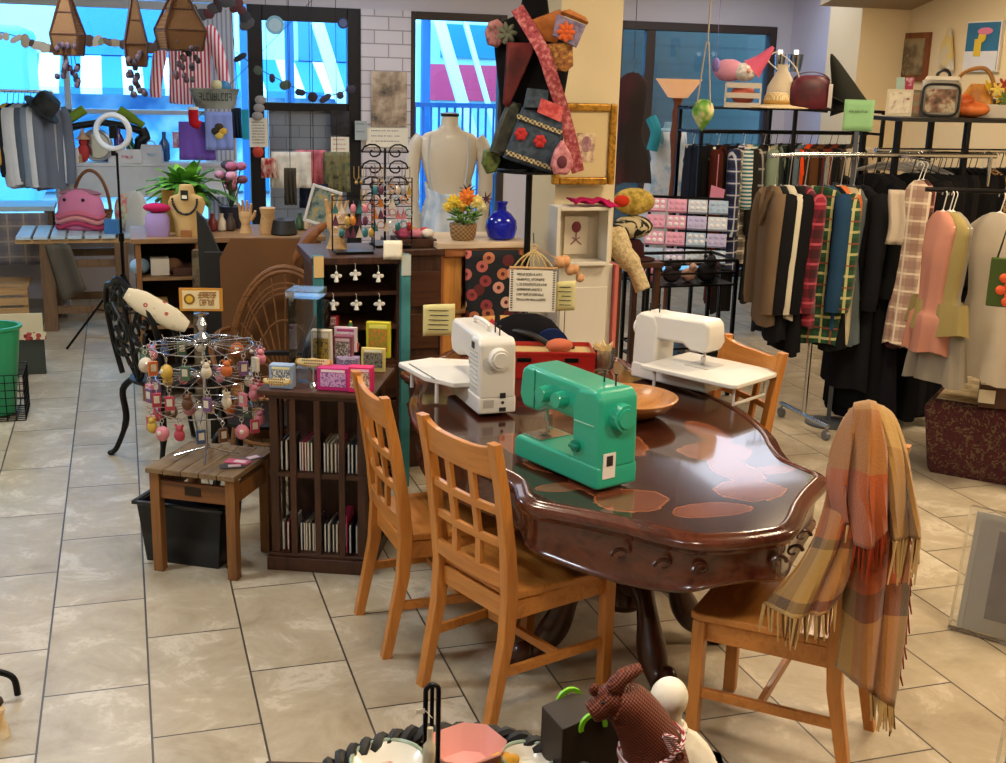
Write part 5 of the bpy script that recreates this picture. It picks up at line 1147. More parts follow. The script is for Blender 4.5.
# trays, boxes and rolls on the counter shelves, seen left of the brown board
def shelf_item(name, label, cat, px, z, w_, d_, h_, col, dy=.12, bev=.003, mt=None):
    b = MB(); b.box((0, 0, h_/2+.0005), (w_, d_, h_)); return one(name, b, mt or plain(col, .6), label, cat, (P(px, 270, KY0+dy).x, KY0+dy+.02, z), 0, bev=bev)
shelf_item('wooden_box', 'pale yellow wooden box on the low middle shelf of the counter', 'box', 152, .4705, .17, .2, .14, '#b5904e', mt=wood('#a58348', '#c29c5a', 0, 1, .5))
shelf_item('paper_stack', 'stack of cream cards on the counter shelf beside blue bags', 'paper stack', 160, .7705, .11, .14, .1, '#cfc6b4')
for k, (px, c, cn) in enumerate(((140, '#8fb0cc', 'pale blue'), (148, '#39465c', 'navy'), (173, '#6a4a34', 'brown'))):
    b = MB(); b.ell((0, 0, .05), (.06, .06, .05), 10); one('cloth_bundle', b, cloth(c), f'{cn} cloth bundle on the upper shelf of the counter', 'cloth bundle', (P(px, 270, KY0+.2+.0).x+.0, KY0+.14+.1*(k % 2), .7705))
shelf_item('jewelry_tray', 'dark tray of silver trinkets on the counter shelf below the bust', 'tray', 187, .7705, .17, .2, .05, '#4a2c1c')
b = MB(); b.loft([[V((x, y, 0)) for x, y in ((-.06, -.03), (.06, -.03), (.06, .03), (-.06, .03))], [V((x*.8, y, .58)) for x, y in ((-.06, -.03), (.06, -.03), (.06, .03), (-.06, .03))]]); one('tree_bark', b, mottle([(.35, '#3a2a1c'), (.6, '#7a6a50')], 18, 4, .9, bump=.8), 'rough bark plank leaning upright before the counter, above the orange sign', 'bark plank', (P(203, 300, 7.15).x, 7.15, .35), FACE)
bpy.data.objects['tree_bark'].location.z = 0.0
for v in bpy.data.objects['tree_bark'].data.vertices: v.co.z *= P(203, 250, 7.15).z/.58
# ================================================================ ring light, trestle table, back left
p = G(116, 338, 0); TY = 8.9; tp = P(118, 320, TY)
t = thing('ring_light', 'ring light on a tall black tripod standing in the aisle', 'ring light', (tp.x+.055, TY, 0), FACE)
zr = P(113, 132, TY).z; s = S(tp)
b = MB(); b.tube(arc((-.02, 0, zr), 16*s, 0, 2*PI, 36, 'xz')[:-1], .02, 10, closed=True); build('ring', b, plain('#dfe4ea', .3, 0, .03), t)
b = MB(); b.tube([(0, 0, .25), (0, 0, .8)], .013, 8); b.tube([(0, 0, .8), (0, 0, zr-17*s-.02)], .009, 8); b.cyl((0, 0, .78), (0, 0, .84), .02); b.cyl((0, 0, .22), (0, 0, .3), .022); build('pole', b, BLK_METAL, t)
b = MB(); b.box((-.02, 0, zr-17*s-.015), (.03, .03, .05)); build('phone_holder', MB().box((-.02, .0, zr), (.05, .012, .09)), BLK_METAL, t); build('clamp', b, BLK_METAL, t)
for a_ in (200, 320, 80):
    c_, s_ = math.cos(math.radians(a_)), math.sin(math.radians(a_)); b = MB(); b.tube([(0, 0, .55), (.42*c_, .42*s_, .008)], .009, 7); b.tube([(0, 0, .25), (.2*c_, .2*s_, .29)], .006, 6); build('leg', b, BLK_METAL, t)
# trestle table with pale blue slatted top
wa, wb_ = P(14, 237, 9.55), P(150, 237, 9.55); WZ = wa.z
t = thing('work_table', 'low wooden trestle table with pale blue slatted top by the window', 'table', ((wa.x+wb_.x)/2, 9.9, 0)); w_ = wb_.x-wa.x
for k in range(8): build('slat', MB().box((-w_/2+w_*(k+.5)/8, 0, WZ-.012), (w_/8-.02, .7, .024)), plain('#b9d0df', .4), t, bev=.002)
b = MB(); b.box((0, -.3, WZ-.04), (w_, .05, .032)); b.box((0, .3, WZ-.04), (w_, .05, .032)); build('rail', b, LIGHTW, t)
OLD = wood('#5a4430', '#755a40', 2, 1, .6)
for x in (-w_/2+.22, w_/2-.22, w_/2-.05):
    for y in (-.3, .3): build('leg', MB().box((x, y, (WZ-.056)/2), (.10, .08, WZ-.056)), OLD, t, bev=.004)
for y in (-.3, .3):
    for z in (.16, .52): build('stretcher', MB().box((-.02, y, z), (w_-.5, .03, .06)), OLD, t, bev=.003)
# window display table with its cloth
za, zb_ = P(-40, 207, 10.42), P(54, 207, 10.42); DZ = za.z
t = thing('display_table', 'pale painted table under the hanging shirts in the window', 'table', ((za.x+zb_.x)/2-.35, 10.66, 0)); w_ = zb_.x-za.x+.7
build('top', MB().box((0, 0, DZ-.02), (w_, .48, .04)), plain('#bcd6e4', .5), t, bev=.004)
for x in (-w_/2+.05, w_/2-.05):
    for y in (-.19, .19): build('leg', MB().box((x, y, (DZ-.04)/2), (.06, .06, DZ-.04)), OLD, t)
b = MB(); b.grid(lambda u, v: V(((u-.5)*(w_-.1), -.262-.02*math.sin(u*30)*(1-v)-.03*(1-v), DZ-.05-.42*(1-v))), 40, 8); one('table_cloth', b, plaid('#8a8078', '#6f6a74', '#a59c92', 8), 'grey patterned cloth hanging down the front of the window table', 'cloth', ((za.x+zb_.x)/2-.35, 10.66, 0), solid=.004)
b = MB(); b.grid(lambda u, v: V((-.1+.18*u+.1*(1-v), -.36-.02*math.sin(u*9), WZ-.06-.45*(1-v)+.1*(1-v)*u)), 10, 8); one('apron', b, cloth('#5d584f'), 'grey brown cloth hanging from the rail of the blue slatted table', 'cloth', ((wa.x+wb_.x)/2-.18, 9.9, 0), solid=.006)
# pallet crate, dark box, crate and green basket along the aisle
p = G(14, 318, 0); t = thing('pallet_crate', 'bare wooden pallet crate at the foot of the window table', 'crate', (p.x-.05, 9.95, 0))
for z in (.05, .13, .21, .29): build('slat', MB().box((0, -.2, z), (.4, .018, .06)), LIGHTW, t); 
for x in (-.18, .18): build('post', MB().box((x, -.165, .17), (.04, .05, .34)), LIGHTW, t)
build('deck', MB().box((0, 0, .33), (.42, .36, .018)), LIGHTW, t)
p = P(22, 374, 8.2); s = S(p); t = thing('floor_sign', 'dark green board with cream flower-edged cloth standing by the green basket', 'sign', (p.x, 8.2, 0)); h_ = 60*s
build('board', MB().box((0, 0, h_*.45), (46*s, .03, h_*.9)), plain('#3a4038', .6), t, bev=.003)
b = MB(); b.box((0, -.02, h_*.82), (46*s, .012, h_*.44)); build('cream_cloth', b, cloth('#d5c9a5'), t); build('flower_edge', MB().box((.1, -.028, h_*.66), (.14, .004, .05)), floral('#d5c9a5', ['#8a2c30', '#a84a44'], 30, .5), t)
b = MB(); b.tube([(0, .015, h_*.6), (0, .22, 0)], .01, 6); build('prop', b, DARKW, t)
def wire_crate(name, label, c, w_, d_, h_, mt, nx=8, nz=6):
    t = thing(name, label, 'crate', c); b = MB(); r_ = .003
    for z in [h_*k/nz for k in range(nz+1)]: b.tube([(-w_/2, -d_/2, z+r_), (w_/2, -d_/2, z+r_), (w_/2, d_/2, z+r_), (-w_/2, d_/2, z+r_)], r_, 5, closed=True)
    build('hoops', b, mt, t); b = MB()
    for k in range(nx+1):
        x = -w_/2+w_*k/nx
        b.tube([(x, -d_/2, h_), (x, -d_/2, r_), (x, d_/2, r_), (x, d_/2, h_)], r_, 5)
    for k in range(nx+1):
        y = -d_/2+d_*k/nx; b.tube([(-w_/2, y, h_), (-w_/2, y, r_), (w_/2, y, r_), (w_/2, y, h_)], r_, 5)
    build('uprights', b, mt, t); return t
p = G(26, 421, 0); wire_crate('wire_crate', 'black wire crate on the floor under the green basket', (p.x-.2, p.y+.17, 0), .4, .32, .27, BLK_METAL)
t = thing('basket', 'bright green plastic tub standing in the black wire crate', 'tub', (p.x-.2, p.y+.17, .012)); b = MB(); 
b.lathe([(.0, .0), (.13, .0), (.14, .015), (.19, .50), (.205, .51), (.205, .525), (.183, .525), (.13, .02), (0, .018)], 30, cap=False, sy=.75); build('tub', b, plain('#2f9a68', .35, 0, .04, coat=.2), t)
# hand stand foot at the frame edge
p = G(18, 698, 0); t = thing('coat_stand', 'black bent tube stand foot reaching in from the edge of the floor', 'stand', (p.x-.16, p.y, 0)); b = MB(); b.tube(spline([(-.1, 0, .22), (.02, 0, .135), (.10, 0, .105), (.15, 0, .075), (.16, 0, .012)], 5), .011, 8); build('foot', b, BLK_METAL, t); b = MB(); b.tube([(-.1, 0, .2), (-.1, 0, 1.1)], .012, 8); b.cyl((-.1, 0, 0), (-.1, 0, .2), .012); build('pole', b, BLK_METAL, t)
# ================================================================ garments (used all over the shop)
RGm = random.Random(33)
HANG_W = plain('#d8d6d2', .4); HANG_B = plain('#1a1a1c', .4)
def garment(name, label, cat, top, L, w_, mt, rz, style='shirt', hanger=None, group=None, seed=None, sleeve=None, dep=.05, flare=1.0, hk=.10, spread=0):
    """a garment on a hanger; top = point of the rail it hangs from."""
    r = random.Random(seed if seed is not None else RGm.random()); t = thing(name, label, cat, top, rz, group)
    h = MB(); h.tube(arc((0, 0, -.022), .02, -.6, PI+.2, 8, 'xz')[::-1]+[V((0, 0, -hk))], .0028, 5)
    zs = -hk
    if style in ('skirt', 'trousers'):
        h.tube([(-w_*.45, 0, zs), (w_*.45, 0, zs)], .004, 5); h.box((-w_*.4, 0, zs-.01), (.02, .02, .03)); h.box((w_*.4, 0, zs-.01), (.02, .02, .03))
    else: h.tube([(-w_*.45, 0, zs-.075), (0, 0, zs), (w_*.45, 0, zs-.075)], .006, 6)
    build('hanger', h, hanger or HANG_B, t)
    n = 30; ph = r.uniform(0, 6); kf = r.choice([5, 6, 7, 8]); rings = []
    if style in ('skirt', 'trousers'): prof = [(zs-.012, .46, .5), (zs-.05, .47, .6), (zs-.2, .5, .9), (zs-L*.55, .52*flare, 1.0), (zs-L, .55*flare, 1.15)]
    elif style == 'dress': prof = [(zs-.005, .14, .5), (zs-.03, .3, .6), (zs-.075, .47, .7), (zs-.2, .44, 1.0), (zs-.42, .36, .9), (zs-.5, .42, 1.0), (zs-L*.75, .55*flare, 1.3), (zs-L, .64*flare, 1.6)]
    else: prof = [(zs-.003, .13, .6), (zs-.025, .27, .7), (zs-.06, .44, .8), (zs-.10, .5, .9), (zs-.25, .49, 1.1), (zs-L*.6, .49, 1.1), (zs-L, .52*flare, 1.2)]
    sub = []
    for i in range(len(prof)-1):
        for k in range(3 if i > 1 else 1):
            q = k/(3 if i > 1 else 1); a, b_ = prof[i], prof[i+1]; sub.append(tuple(a[j]+(b_[j]-a[j])*q for j in range(3)))
    sub.append(prof[-1])
    for z, a, d in sub:
        f = min(1, max(0, (zs-z)/L)); ring_ = []
        for j in range(n):
            q = 2*PI*j/n; fold = 1+.0*f
            rip = .16*f*math.sin(kf*q+ph+1.5*f)+.08*f*math.sin((kf*2+1)*q+ph*2)
            x = w_*a*math.copysign(abs(math.cos(q))**.75, math.cos(q)); y = dep*d*math.sin(q)*(1+2.2*rip)+dep*.5*rip
            ring_.append(V((x*(1+.12*rip), y, z+(.012*math.sin(3*q+ph) if z == sub[-1][0] else 0))))
        rings.append(ring_)
    b = MB(); b.loft(rings); body = build('body', b, mt, t, ang=70)
    if style in ('shirt', 'coat'):
        sl = sleeve or min(L*.82, .6)
        for s_ in (-1, 1):
            b = MB(); b.tube(spline([(s_*w_*.42, 0, zs-.055), (s_*(w_*.5+spread*.2), -.012, zs-.13), (s_*(w_*.53+spread*.6), -.025, zs-.13-sl*.4), (s_*(w_*.52+spread*.9), -.03, zs-.13-sl*.75), (s_*(w_*.5+spread), -.03, zs-.1-sl)], 4), [.05]*2+[.055]*7+[.05]*6+[.045]*2, 10); build('sleeve', b, mt, t)
        if style == 'coat':
            b = MB(); b.tube(spline([(-.07, -.03, zs-.02), (-.04, -dep-.012, zs-.1), (0, -dep-.02, zs-.22)], 4)+spline([(0, -dep-.02, zs-.22), (.04, -dep-.012, zs-.1), (.07, -.03, zs-.02)], 4)[1:], .013, 6); build('collar', b, mt, t)
    return t
def hang_px(name, label, cat, px, py_rail, py_bot, Y, w_, mt, rz, **kw):
    a = P(px, py_rail, Y); c = P(px, py_bot, Y); return garment(name, label, cat, a, (a.z-c.z)-kw.get('hk', .10), w_, mt, rz, **kw)
def rail(name, label, a, b_, r_=.014, mt=None, feet=True, posts=(0, 1), cat='clothes rail'):
    t = thing(name, label, cat, (0, 0, 0)); m_ = MB(); a, b_ = V(a), V(b_); m_.cyl(a, b_, r_); build('bar', m_, mt or CHROME, t)
    d = (b_-a).normalized(); n_ = V((-d.y, d.x, 0))
    if feet:
        for k in posts:
            q = a.lerp(b_, k); m_ = MB(); m_.cyl((q.x, q.y, .075), q+V((0, 0, .0)), r_*.95); build('post', m_, mt or CHROME, t)
            m_ = MB(); m_.cyl(V((q.x, q.y, .085))-n_*.26, V((q.x, q.y, .085))+n_*.26, r_); build('foot_bar', m_, mt or CHROME, t)
            for s_ in (-1, 1):
                m_ = MB(); o = V((q.x, q.y, .03))+n_*.25*s_; m_.cyl(o-d*.012, o+d*.012, .03, n=16); m_.cyl(o+V((0, 0, .02)), o+V((0, 0, .055)), .008, n=8); build('caster', m_, plain('#7d8085', .3, .6), t)
    return t
# ================================================================ window display, back left
RY = 10.36; ra, rb_ = P(-30, 90, RY), P(52, 90, RY)
rail('clothes_rail', 'pale rail of shirts at the window with a dark hat on its end', (ra.x, RY, ra.z), (rb_.x, RY, ra.z), .012, plain('#c9d0d6', .3, .6))
for k, (px, c, cn, w_, bot) in enumerate(((6, '#d8ae4c', 'mustard yellow', .34, 160), (12, '#2a2c34', 'black', .34, 175), (17, '#cfd4da', 'pale grey', .36, 186), (23, '#e4e8ec', 'white', .36, 184), (29, '#5d6b7c', 'slate blue', .36, 180), (35, '#8f9eb0', 'grey blue', .36, 186), (41, '#dfe5ea', 'off white', .36, 187), (47, '#7a8494', 'steel grey', .36, 188))):
    hang_px('shirt', f'{cn} shirt hanging on the window rail above the painted table', 'shirt', px, 90, bot, RY, w_, cloth(c), FACE+1.3, seed=k, group='shirts on the window rail', dep=.035)
q = P(47, 100, RY-.14); b = MB(); E = MX.Rotation(.75, 3, 'Y'); 
b.lathe([(.0, .0), (.15, .0), (.155, .012), (.10, .02), (.098, .10), (.08, .14), (.0, .15)], 26, cap=False); 
for i, v in enumerate(b.v): b.v[i] = E @ v
one('felt_hat', b, mottle([(.4, '#25292b'), (.6, '#3b4044')], 10, 2, .9), 'dark felt hat hooked at the end of the window shirt rail', 'hat', q+V((-.05, 0, -.08)), FACE)
# white display plinth on which the window things stand
LZ = P(100, 166, 10.55).z; la, lb_ = P(54, 166, 10.55), P(236, 166, 10.55)
t = thing('display_plinth', 'long white plinth under the window full of toys and bags', 'plinth', ((la.x+lb_.x)/2, 10.69, 0)); b = MB(); b.box((0, 0, LZ-.13), (lb_.x-la.x, .26, .26)); build('body', b, plain('#d3dbe2', .6), t, bev=.006)
for x in (-.48, .48): build('leg', MB().box((x*(lb_.x-la.x), 0, (LZ-.26)/2), (.05, .22, LZ-.26)), plain('#d3dbe2', .6), t)
build('top', MB().box((0, 0, LZ+.013), (lb_.x-la.x+.03, .28, .026)), plain('#d9e2e8', .6), t)
LZ += .0265
def win(px, Y=10.66): return V((P(px, 160, Y).x, Y, LZ))
# arched green bench
a, c = win(62), win(146); w_ = c.x-a.x
t = thing('bench', 'arched bench with lime green cushions and black curved legs on the white plinth', 'bench', ((a.x+c.x)/2, 10.68, LZ)); s = S(a)
hb_ = 50*s
for s_ in (-1, 1):
    b = MB(); b.tube(spline([(s_*w_*.46, 0, hb_*.66), (s_*w_*.5, 0, hb_*.5), (s_*w_*.42, 0, hb_*.35), (s_*w_*.42, 0, .0)], 5), [.045]*5+[.05]*5+[.035]*6, 10); build('leg', b, BLACK, t)
    b = MB(); b.tube(spline([(s_*w_*.49, 0, hb_*.72), (s_*w_*.38, 0, hb_*.84), (s_*w_*.2, 0, hb_*1.03)], 5), [.03]*5+[.04]*6, 10); build('cushion', b, cloth('#8aa83c'), t)
    b = MB(); b.tube(spline([(s_*w_*.46, .0, hb_*.6), (s_*w_*.3, 0, hb_*.7), (0, 0, hb_*.78)], 5), .03, 10); build('rail', b, BLACK, t)
q = win(110, 10.62); b = MB(); b.tube(arc((0, 0, .13), .12, 0, 2*PI, 30, 'xz')[:-1], .016, 8, closed=True)
t = thing('mirror', 'round silver framed mirror leaning on the plinth behind the ring light', 'mirror', V((win(98).x, 10.6, LZ+.01)), FACE); build('frame', b, plain('#b9bec4', .3, .7), t); b = MB(); b.cyl((0, .004, .13), (0, .008, .13), .115, n=30); build('glass', b, plain('#c6d4e0', .08, .9, 0), t)
for k, (name, px, w_, h_, c, c2, lb, ct) in enumerate((('toy', 84, .12, .2, '#c03a3a', '#d8b090', 'red hanging-hat toy beside the black bench leg', 'toy'),
        ('gift_bag', 126, .28, .11, '#e4e6ea', '#c85a6a', 'wide white carrier bag with rosy print on the plinth', 'bag'),
        ('gift_bag', 152, .18, .15, '#d8dde2', '#8fb0c8', 'small white paper bag beside the fern on the plinth', 'bag'),
        ('card_sign', 70, .16, .12, '#eef0ee', '#c03a3a', 'small white card sign with red line at the plinth edge', 'sign'),
        ('tin', 77, .1, .09, '#b99a70', '#8a6a48', 'tan tin standing on the plinth by the card sign', 'tin'))):
    p = win(px, 10.6); t = thing(name, lb, ct, p-V((0, 0, 0)), FACE)
    if name == 'toy':
        b = MB(); b.ell((0, 0, h_*.4), (w_*.4, w_*.35, h_*.4), 12); b.ell((0, 0, h_*.85), (w_*.3, w_*.3, w_*.32), 12); build('body', b, plain(c, .7), t); b = MB(); b.lathe([(.06, h_*.95), (.03, h_*1.1), (.004, h_*1.4)], 12); build('cap', b, plain(c2, .7), t)
    else:
        b = MB(); b.loft([[V((x*w_/2, y*.04, 0)) for x, y in ((-1, -1), (1, -1), (1, 1), (-1, 1))], [V((x*w_/2*1.02, y*.03, h_*.6)) for x, y in ((-1, -1), (1, -1), (1, 1), (-1, 1))], [V((x*w_/2*.9, y*.012, h_)) for x, y in ((-1, -1), (1, -1), (1, 1), (-1, 1))]]); build('body', b, plain(c, .6), t, bev=.002)
        build('print', MB().box((.01, -.038, h_*.45), (w_*.45, .003, h_*.2)), mottle([(.4, c2), (.6, c)], 40, 3), t)
        if name == 'gift_bag':
            b = MB(); b.tube(arc((0, -.01, h_*.98), w_*.2, 0, PI, 12, 'xz'), .005, 5); build('handle', b, plain('#b8b0a8', .7), t)
for k, (px, c, cn, h_) in enumerate(((104, '#3f78b0', 'blue', .24), (120, '#5d3f8a', 'purple', .3), (132, '#2f7a5a', 'green', .2), (165, '#2d5a8a', 'navy', .25), (142, '#3a9aa8', 'teal', .16), (159, '#c03a3a', 'red', .14))):
    b = MB(); b.lathe([(.03, 0), (.045, .02), (.045, h_*.6), (.016, h_*.8), (.018, h_), (.0, h_)], 16, cap=False); one('bottle', b, plain(c, .2, 0, .03, coat=.3), f'{cn} glass bottle standing along the window on the plinth', 'bottle', win(px, 10.76))
# --- things on the low blue table: pink creature bag, arch basket, pouch...
def wt(px, Y=9.75): return V((P(px, 225, Y).x, Y, WZ+.0005))
p = wt(82, 9.95); s = S(p)
t = thing('plush_bag', 'pink creature shaped plush bag with two eyes on the blue slatted table', 'plush bag', p, FACE)
w_, h_ = 46*s, 40*s
b = MB(); rings = []
for z, k in ((0, .82), (.06, 1), (.3, 1.02), (.6, .98), (.8, .86), (.93, .6), (1, .25)): rings.append([V((w_/2*k*math.copysign(abs(math.cos(q))**.7, math.cos(q)), .1*k*math.sin(q), h_*z)) for q in [2*PI*j/28 for j in range(28)]])
b.loft(rings); build('body', b, cloth('#d884a8', var=.1), t)
for x in (-.26, .14): b = MB(); b.ell((x*w_, -.09, h_*.76), .014, 10); build('eye', b, BLACK, t)
for z, c in ((.12, '#c0486a'), (.26, '#e29a9a'), (.38, '#d8748a')):
    b = MB(); b.tube([V((w_*.5*math.cos(q), -.105*abs(math.sin(q))**.5, h_*z+.02*math.sin(q*3))) for q in [PI+PI*j/14 for j in range(15)]], .018, 7); build('ruffle', b, cloth(c), t)
b = MB(); b.lathe([(w_*.42, h_*.86), (w_*.47, h_*.9), (w_*.40, h_*.94), (w_*.2, h_*1.0), (0, h_*1.02)], 24, cap=False, sy=.35); build('cap', b, cloth('#a8788a'), t)
p = wt(93, 10.12); s = S(p); t = thing('arch_basket', 'tall rattan arch handled basket behind the pink plush bag', 'basket', p, FACE); b = MB(); b.lathe([(.13, 0), (.16, .12), (.165, .13), (.15, .12), (.12, .01), (0, .01)], 24, cap=False); build('basket', b, weave('#9a7048', '#6a4a2c', 70), t); b = MB(); b.tube([V((.15*math.cos(q), 0, .12+.33*math.sin(q))) for q in [PI*j/20 for j in range(21)]], .014, 7); build('handle', b, RATTAN, t)
for k, (name, px, Y, w_, h_, d_, c, lb, ct, shp) in enumerate((
    ('plush_ball', 126, 9.8, .15, .15, .12, '#b8d0b0', 'pale green and red round plush at the end of the blue table', 'plush toy', 'b'),
    ('sweater', 137, 9.75, .2, .32, .1, '#d0d2d0', 'folded pale grey sweater standing at the end of the blue table', 'sweater', 's'),
    ('cardboard_box', 112, 9.68, .1, .11, .08, '#3f7fc0', 'small bright blue box at the table end beside the ring light pole', 'box', 'x'))):
    p = wt(px, Y); b = MB()
    if shp == 'b': b.ell((0, 0, h_), (w_/2+.01, d_*.6, h_), 14)
    elif shp == 's': b.loft([[V((w_/2*k_*math.copysign(abs(math.cos(q))**.6, math.cos(q)), d_/2*k_*math.sin(q), h_*z)) for q in [2*PI*j/20 for j in range(20)]] for z, k_ in ((0, .95), (.3, 1), (.7, .85), (.9, .6), (1, .3))])
    else: b.box((0, 0, h_/2), (w_, d_, h_))
    one(name, b, [mottle([(.4, c), (.6, '#c8606a')], 14, 2) if shp == 'b' else cloth(c) if shp == 's' else plain(c, .5)], lb, ct, p, FACE)
def at_c(px, dy): return V((P(px, 233, KY0+dy).x, KY0+dy, KZ+.0005))
b = MB(); b.loft([[V((.075*k*math.copysign(abs(math.cos(q))**.6, math.cos(q)), .04*k*math.sin(q), z)) for q in [2*PI*j/20 for j in range(20)]] for z, k in ((0, .9), (.04, 1), (.11, 1), (.14, .8))]); one('lilac_bag', b, cloth('#a893c8'), 'small lilac cloth bag on the counter under the hot pink pouch', 'bag', at_c(158, .1), FACE)
b = MB(); b.ell((0, 0, .03), (.085, .04, .03), 12); one('pouch', b, cloth('#b8285a'), 'hot pink zip pouch lying on top of the lilac cloth bag', 'pouch', at_c(158, .1)+V((0, 0, .1405)), FACE)
# --- fern
p = at_c(188, .42); t = thing('potted_fern', 'bushy bright green fern in a pot behind the necklace bust', 'potted plant', p)
b = MB(); b.lathe([(.07, 0), (.095, .14), (.1, .15), (.085, .15), (.0, .13)], 24, cap=False); b.lathe([(0, .0), (.07, 0)], 20, cap=False); build('pot', b, plain('#b89a3a', .6), t)
b = MB(); rf = random.Random(3)
for k in range(120):
    a = rf.uniform(0, 2*PI); el = rf.uniform(.25, 1.25); l = rf.uniform(.18, .36); d = V((math.cos(a)*math.cos(el), math.sin(a)*math.cos(el), math.sin(el)))
    pts = [V((0, 0, .16)), V((0, 0, .16))+d*l*.5+V((0, 0, .03)), V((0, 0, .16))+d*l+V((0, 0, -.10*math.cos(el)))]
    sp_ = spline(pts, 4); w_ = V((-math.sin(a), math.cos(a), 0)); rings = []
    for i, q in enumerate(sp_):
        ww = (.036*math.sin(PI*min(.97, (i+.6)/len(sp_)))+.001)*rf.uniform(.8, 1.2); rings.append([q-w_*ww, q+V((0, 0, .006)), q+w_*ww, q-V((0, 0, .004))])
    b.loft(rings, cap=True)
build('fronds', b, mottle([(.3, '#1f4a1c'), (.5, '#4a8a2c'), (.66, '#7ab83c')], 9, 2, .5), t)
# pink flowers in dark pot by the pleated curtain
p = at_c(232, .45); t = thing('flower_pot', 'dusky pink flowers in a dark pot beside the fern', 'potted flowers', p); b = MB(); b.lathe([(.06, 0), (.08, .14), (.07, .14), (0, .12)], 20, cap=False); build('pot', b, plain('#2d3040', .4), t)
for k in range(16):
    a, r_ = rf.uniform(0, 6.28), rf.uniform(.02, .15); b = MB(); q = V((r_*math.cos(a), r_*math.sin(a), .3+rf.uniform(-.06, .16))); b.tube([(0, 0, .12), q], .004, 5); b.ell(q, (.035, .035, .028), 8, 1); build('flower', b, [plain('#3f5a34', .7), plain(['#b86a90', '#d89ab8', '#7a4a5a', '#4a4450'][k % 4], .7)], t)
# --- hanging things over the window
def cord(parent, a, b_, mt=None, r_=.0025): m_ = MB(); m_.tube([a, b_], r_, 5); return build('cord', m_, mt or BLACK, parent)
STR = stripe('#c8465a', '#efe6ea', 34, 0, .5)
SH = hang_px('striped_shirt', 'red and white striped shirt hanging in the window', 'shirt', 188, 8, 103, 10.45, .35, STR, FACE*.6, hanger=HANG_W, seed=5, dep=.04, sleeve=.52, spread=.11)
cord(SH, (0, 0, 0), (0, 0, ZC-SH.location.z-.003))
a, c = P(189, 108, 10.2), P(240, 89, 10.2); t = thing('tub', 'galvanised metal tub with worn lettering hanging before the window', 'tub', ((a.x+c.x)/2, 10.2, a.z)); w_, h_ = c.x-a.x, c.z-a.z
b = MB(); b.lathe([(.0, .0), (w_*.36, 0), (w_*.39, .02), (w_*.48, h_*.94), (w_*.5, h_*.96), (w_*.5, h_), (w_*.46, h_), (w_*.36, .02)], 36, sy=.5, cap=False); build('body', b, mottle([(.35, '#7d8680'), (.6, '#a8b0aa')], 8, 3, .4, metal=.4), t)
glyphs('worn_lettering', t, -w_*.32, w_*.32, h_*.42, h_*.78, 9, plain('#3a3f3c', .7), -w_*.248, 7)
for s_ in (-1, 1): cord(t, (s_*w_*.45, 0, h_), (s_*w_*.3, 0, ZC-a.z-.003))
b = MB(); b.ell((.03, 0, h_+.02), (.05, .04, .05), 10); one('egg', b, plain('#d8d2a0', .5), 'cream egg shaped ornament in the hanging metal tub', 'ornament', (P(217, 90, 10.2).x-.03, 10.2, a.z))
b = MB(); b.ell((0, 0, 0), (.06, .05, .06), 10); q = P(224, 88, 10.22); one('ornament', b, plain('#2f7fae', .3), 'blue ball ornament in the hanging metal tub', 'ornament', q)
def hung_sheet(name, label, cat, px0, py0, px1, py1, Y, mt, topz=ZC, rip=.01, th=.004, cordc=True, parts=None):
    a, c = P(px0, py1, Y), P(px1, py0, Y); w_, h_ = c.x-a.x, c.z-a.z; t = thing(name, label, cat, ((a.x+c.x)/2, Y, a.z))
    b = MB(); b.grid(lambda u, v: V(((u-.5)*w_, rip*math.sin(u*19+3*v)*(1.1-v), v*h_)), 16, 8); build('sheet', b, mt, t, solid=th)
    if cordc: cord(t, (0, 0, h_), (0, 0, topz-a.z-.002))
    return t, w_, h_
t, w_, h_ = hung_sheet('purple_tote', 'purple felt tote hanging below the metal tub', 'tote', 180, 122, 214, 160, 10.2, cloth('#7a5cc0'), P(189, 108, 10.2).z+.02, th=.02)
t, w_, h_ = hung_sheet('blue_tote', 'pale blue tote with a yellow and black pansy below the metal tub', 'tote', 206, 112, 232, 150, 10.14, cloth('#8a9ee0'), P(189, 108, 10.2).z+.02, th=.02)
for k, (c, dx, dz) in enumerate((('#2a2218', -.03, 0), ('#d0a83a', .03, .0), ('#3a3018', 0, .035), ('#d8c060', 0, -.035))): b = MB(); b.ell((dx, -.022, h_*.5+dz), (.035, .008, .03), 8); build('petal', b, plain(c, .7), t)
a = P(193, 107, 10.04); t = thing('stocking', 'little red felt stocking hanging at the corner of the metal tub', 'stocking', a); b = MB(); b.tube(spline([(0, 0, -.01), (0, 0, -.09), (.01, 0, -.125), (.05, 0, -.145)], 5), [.04]*8+[.042]*4+[.036]*4, 10); build('foot', b, cloth('#b8202a'), t); b = MB(); b.tube([(0, 0, .0), (0, 0, -.02)], .044, 10); build('cuff', b, cloth('#ece6e0'), t); cord(t, (0, 0, 0), (.02, .06, .07))
t, w_, h_ = hung_sheet('pink_card', 'small diamond hung pink and white card above the fern', 'card', 173, 132, 190, 148, 10.3, mottle([(.4, '#d890a0'), (.6, '#ece0e4')], 20, 2)); t.children[0].rotation_euler = (0, .78, 0); t.children[0].location = (-.05, 0, .06)
t, w_, h_ = hung_sheet('apron', 'navy and turquoise cloths hanging beside the pleated curtain', 'cloth', 232, 108, 241, 138, 10.4, cloth('#23303f')); build('turquoise_cloth', MB().box((w_*.9, .02, h_*.45), (w_*.7, .01, h_*1.0)), cloth('#2fa0b8'), t)
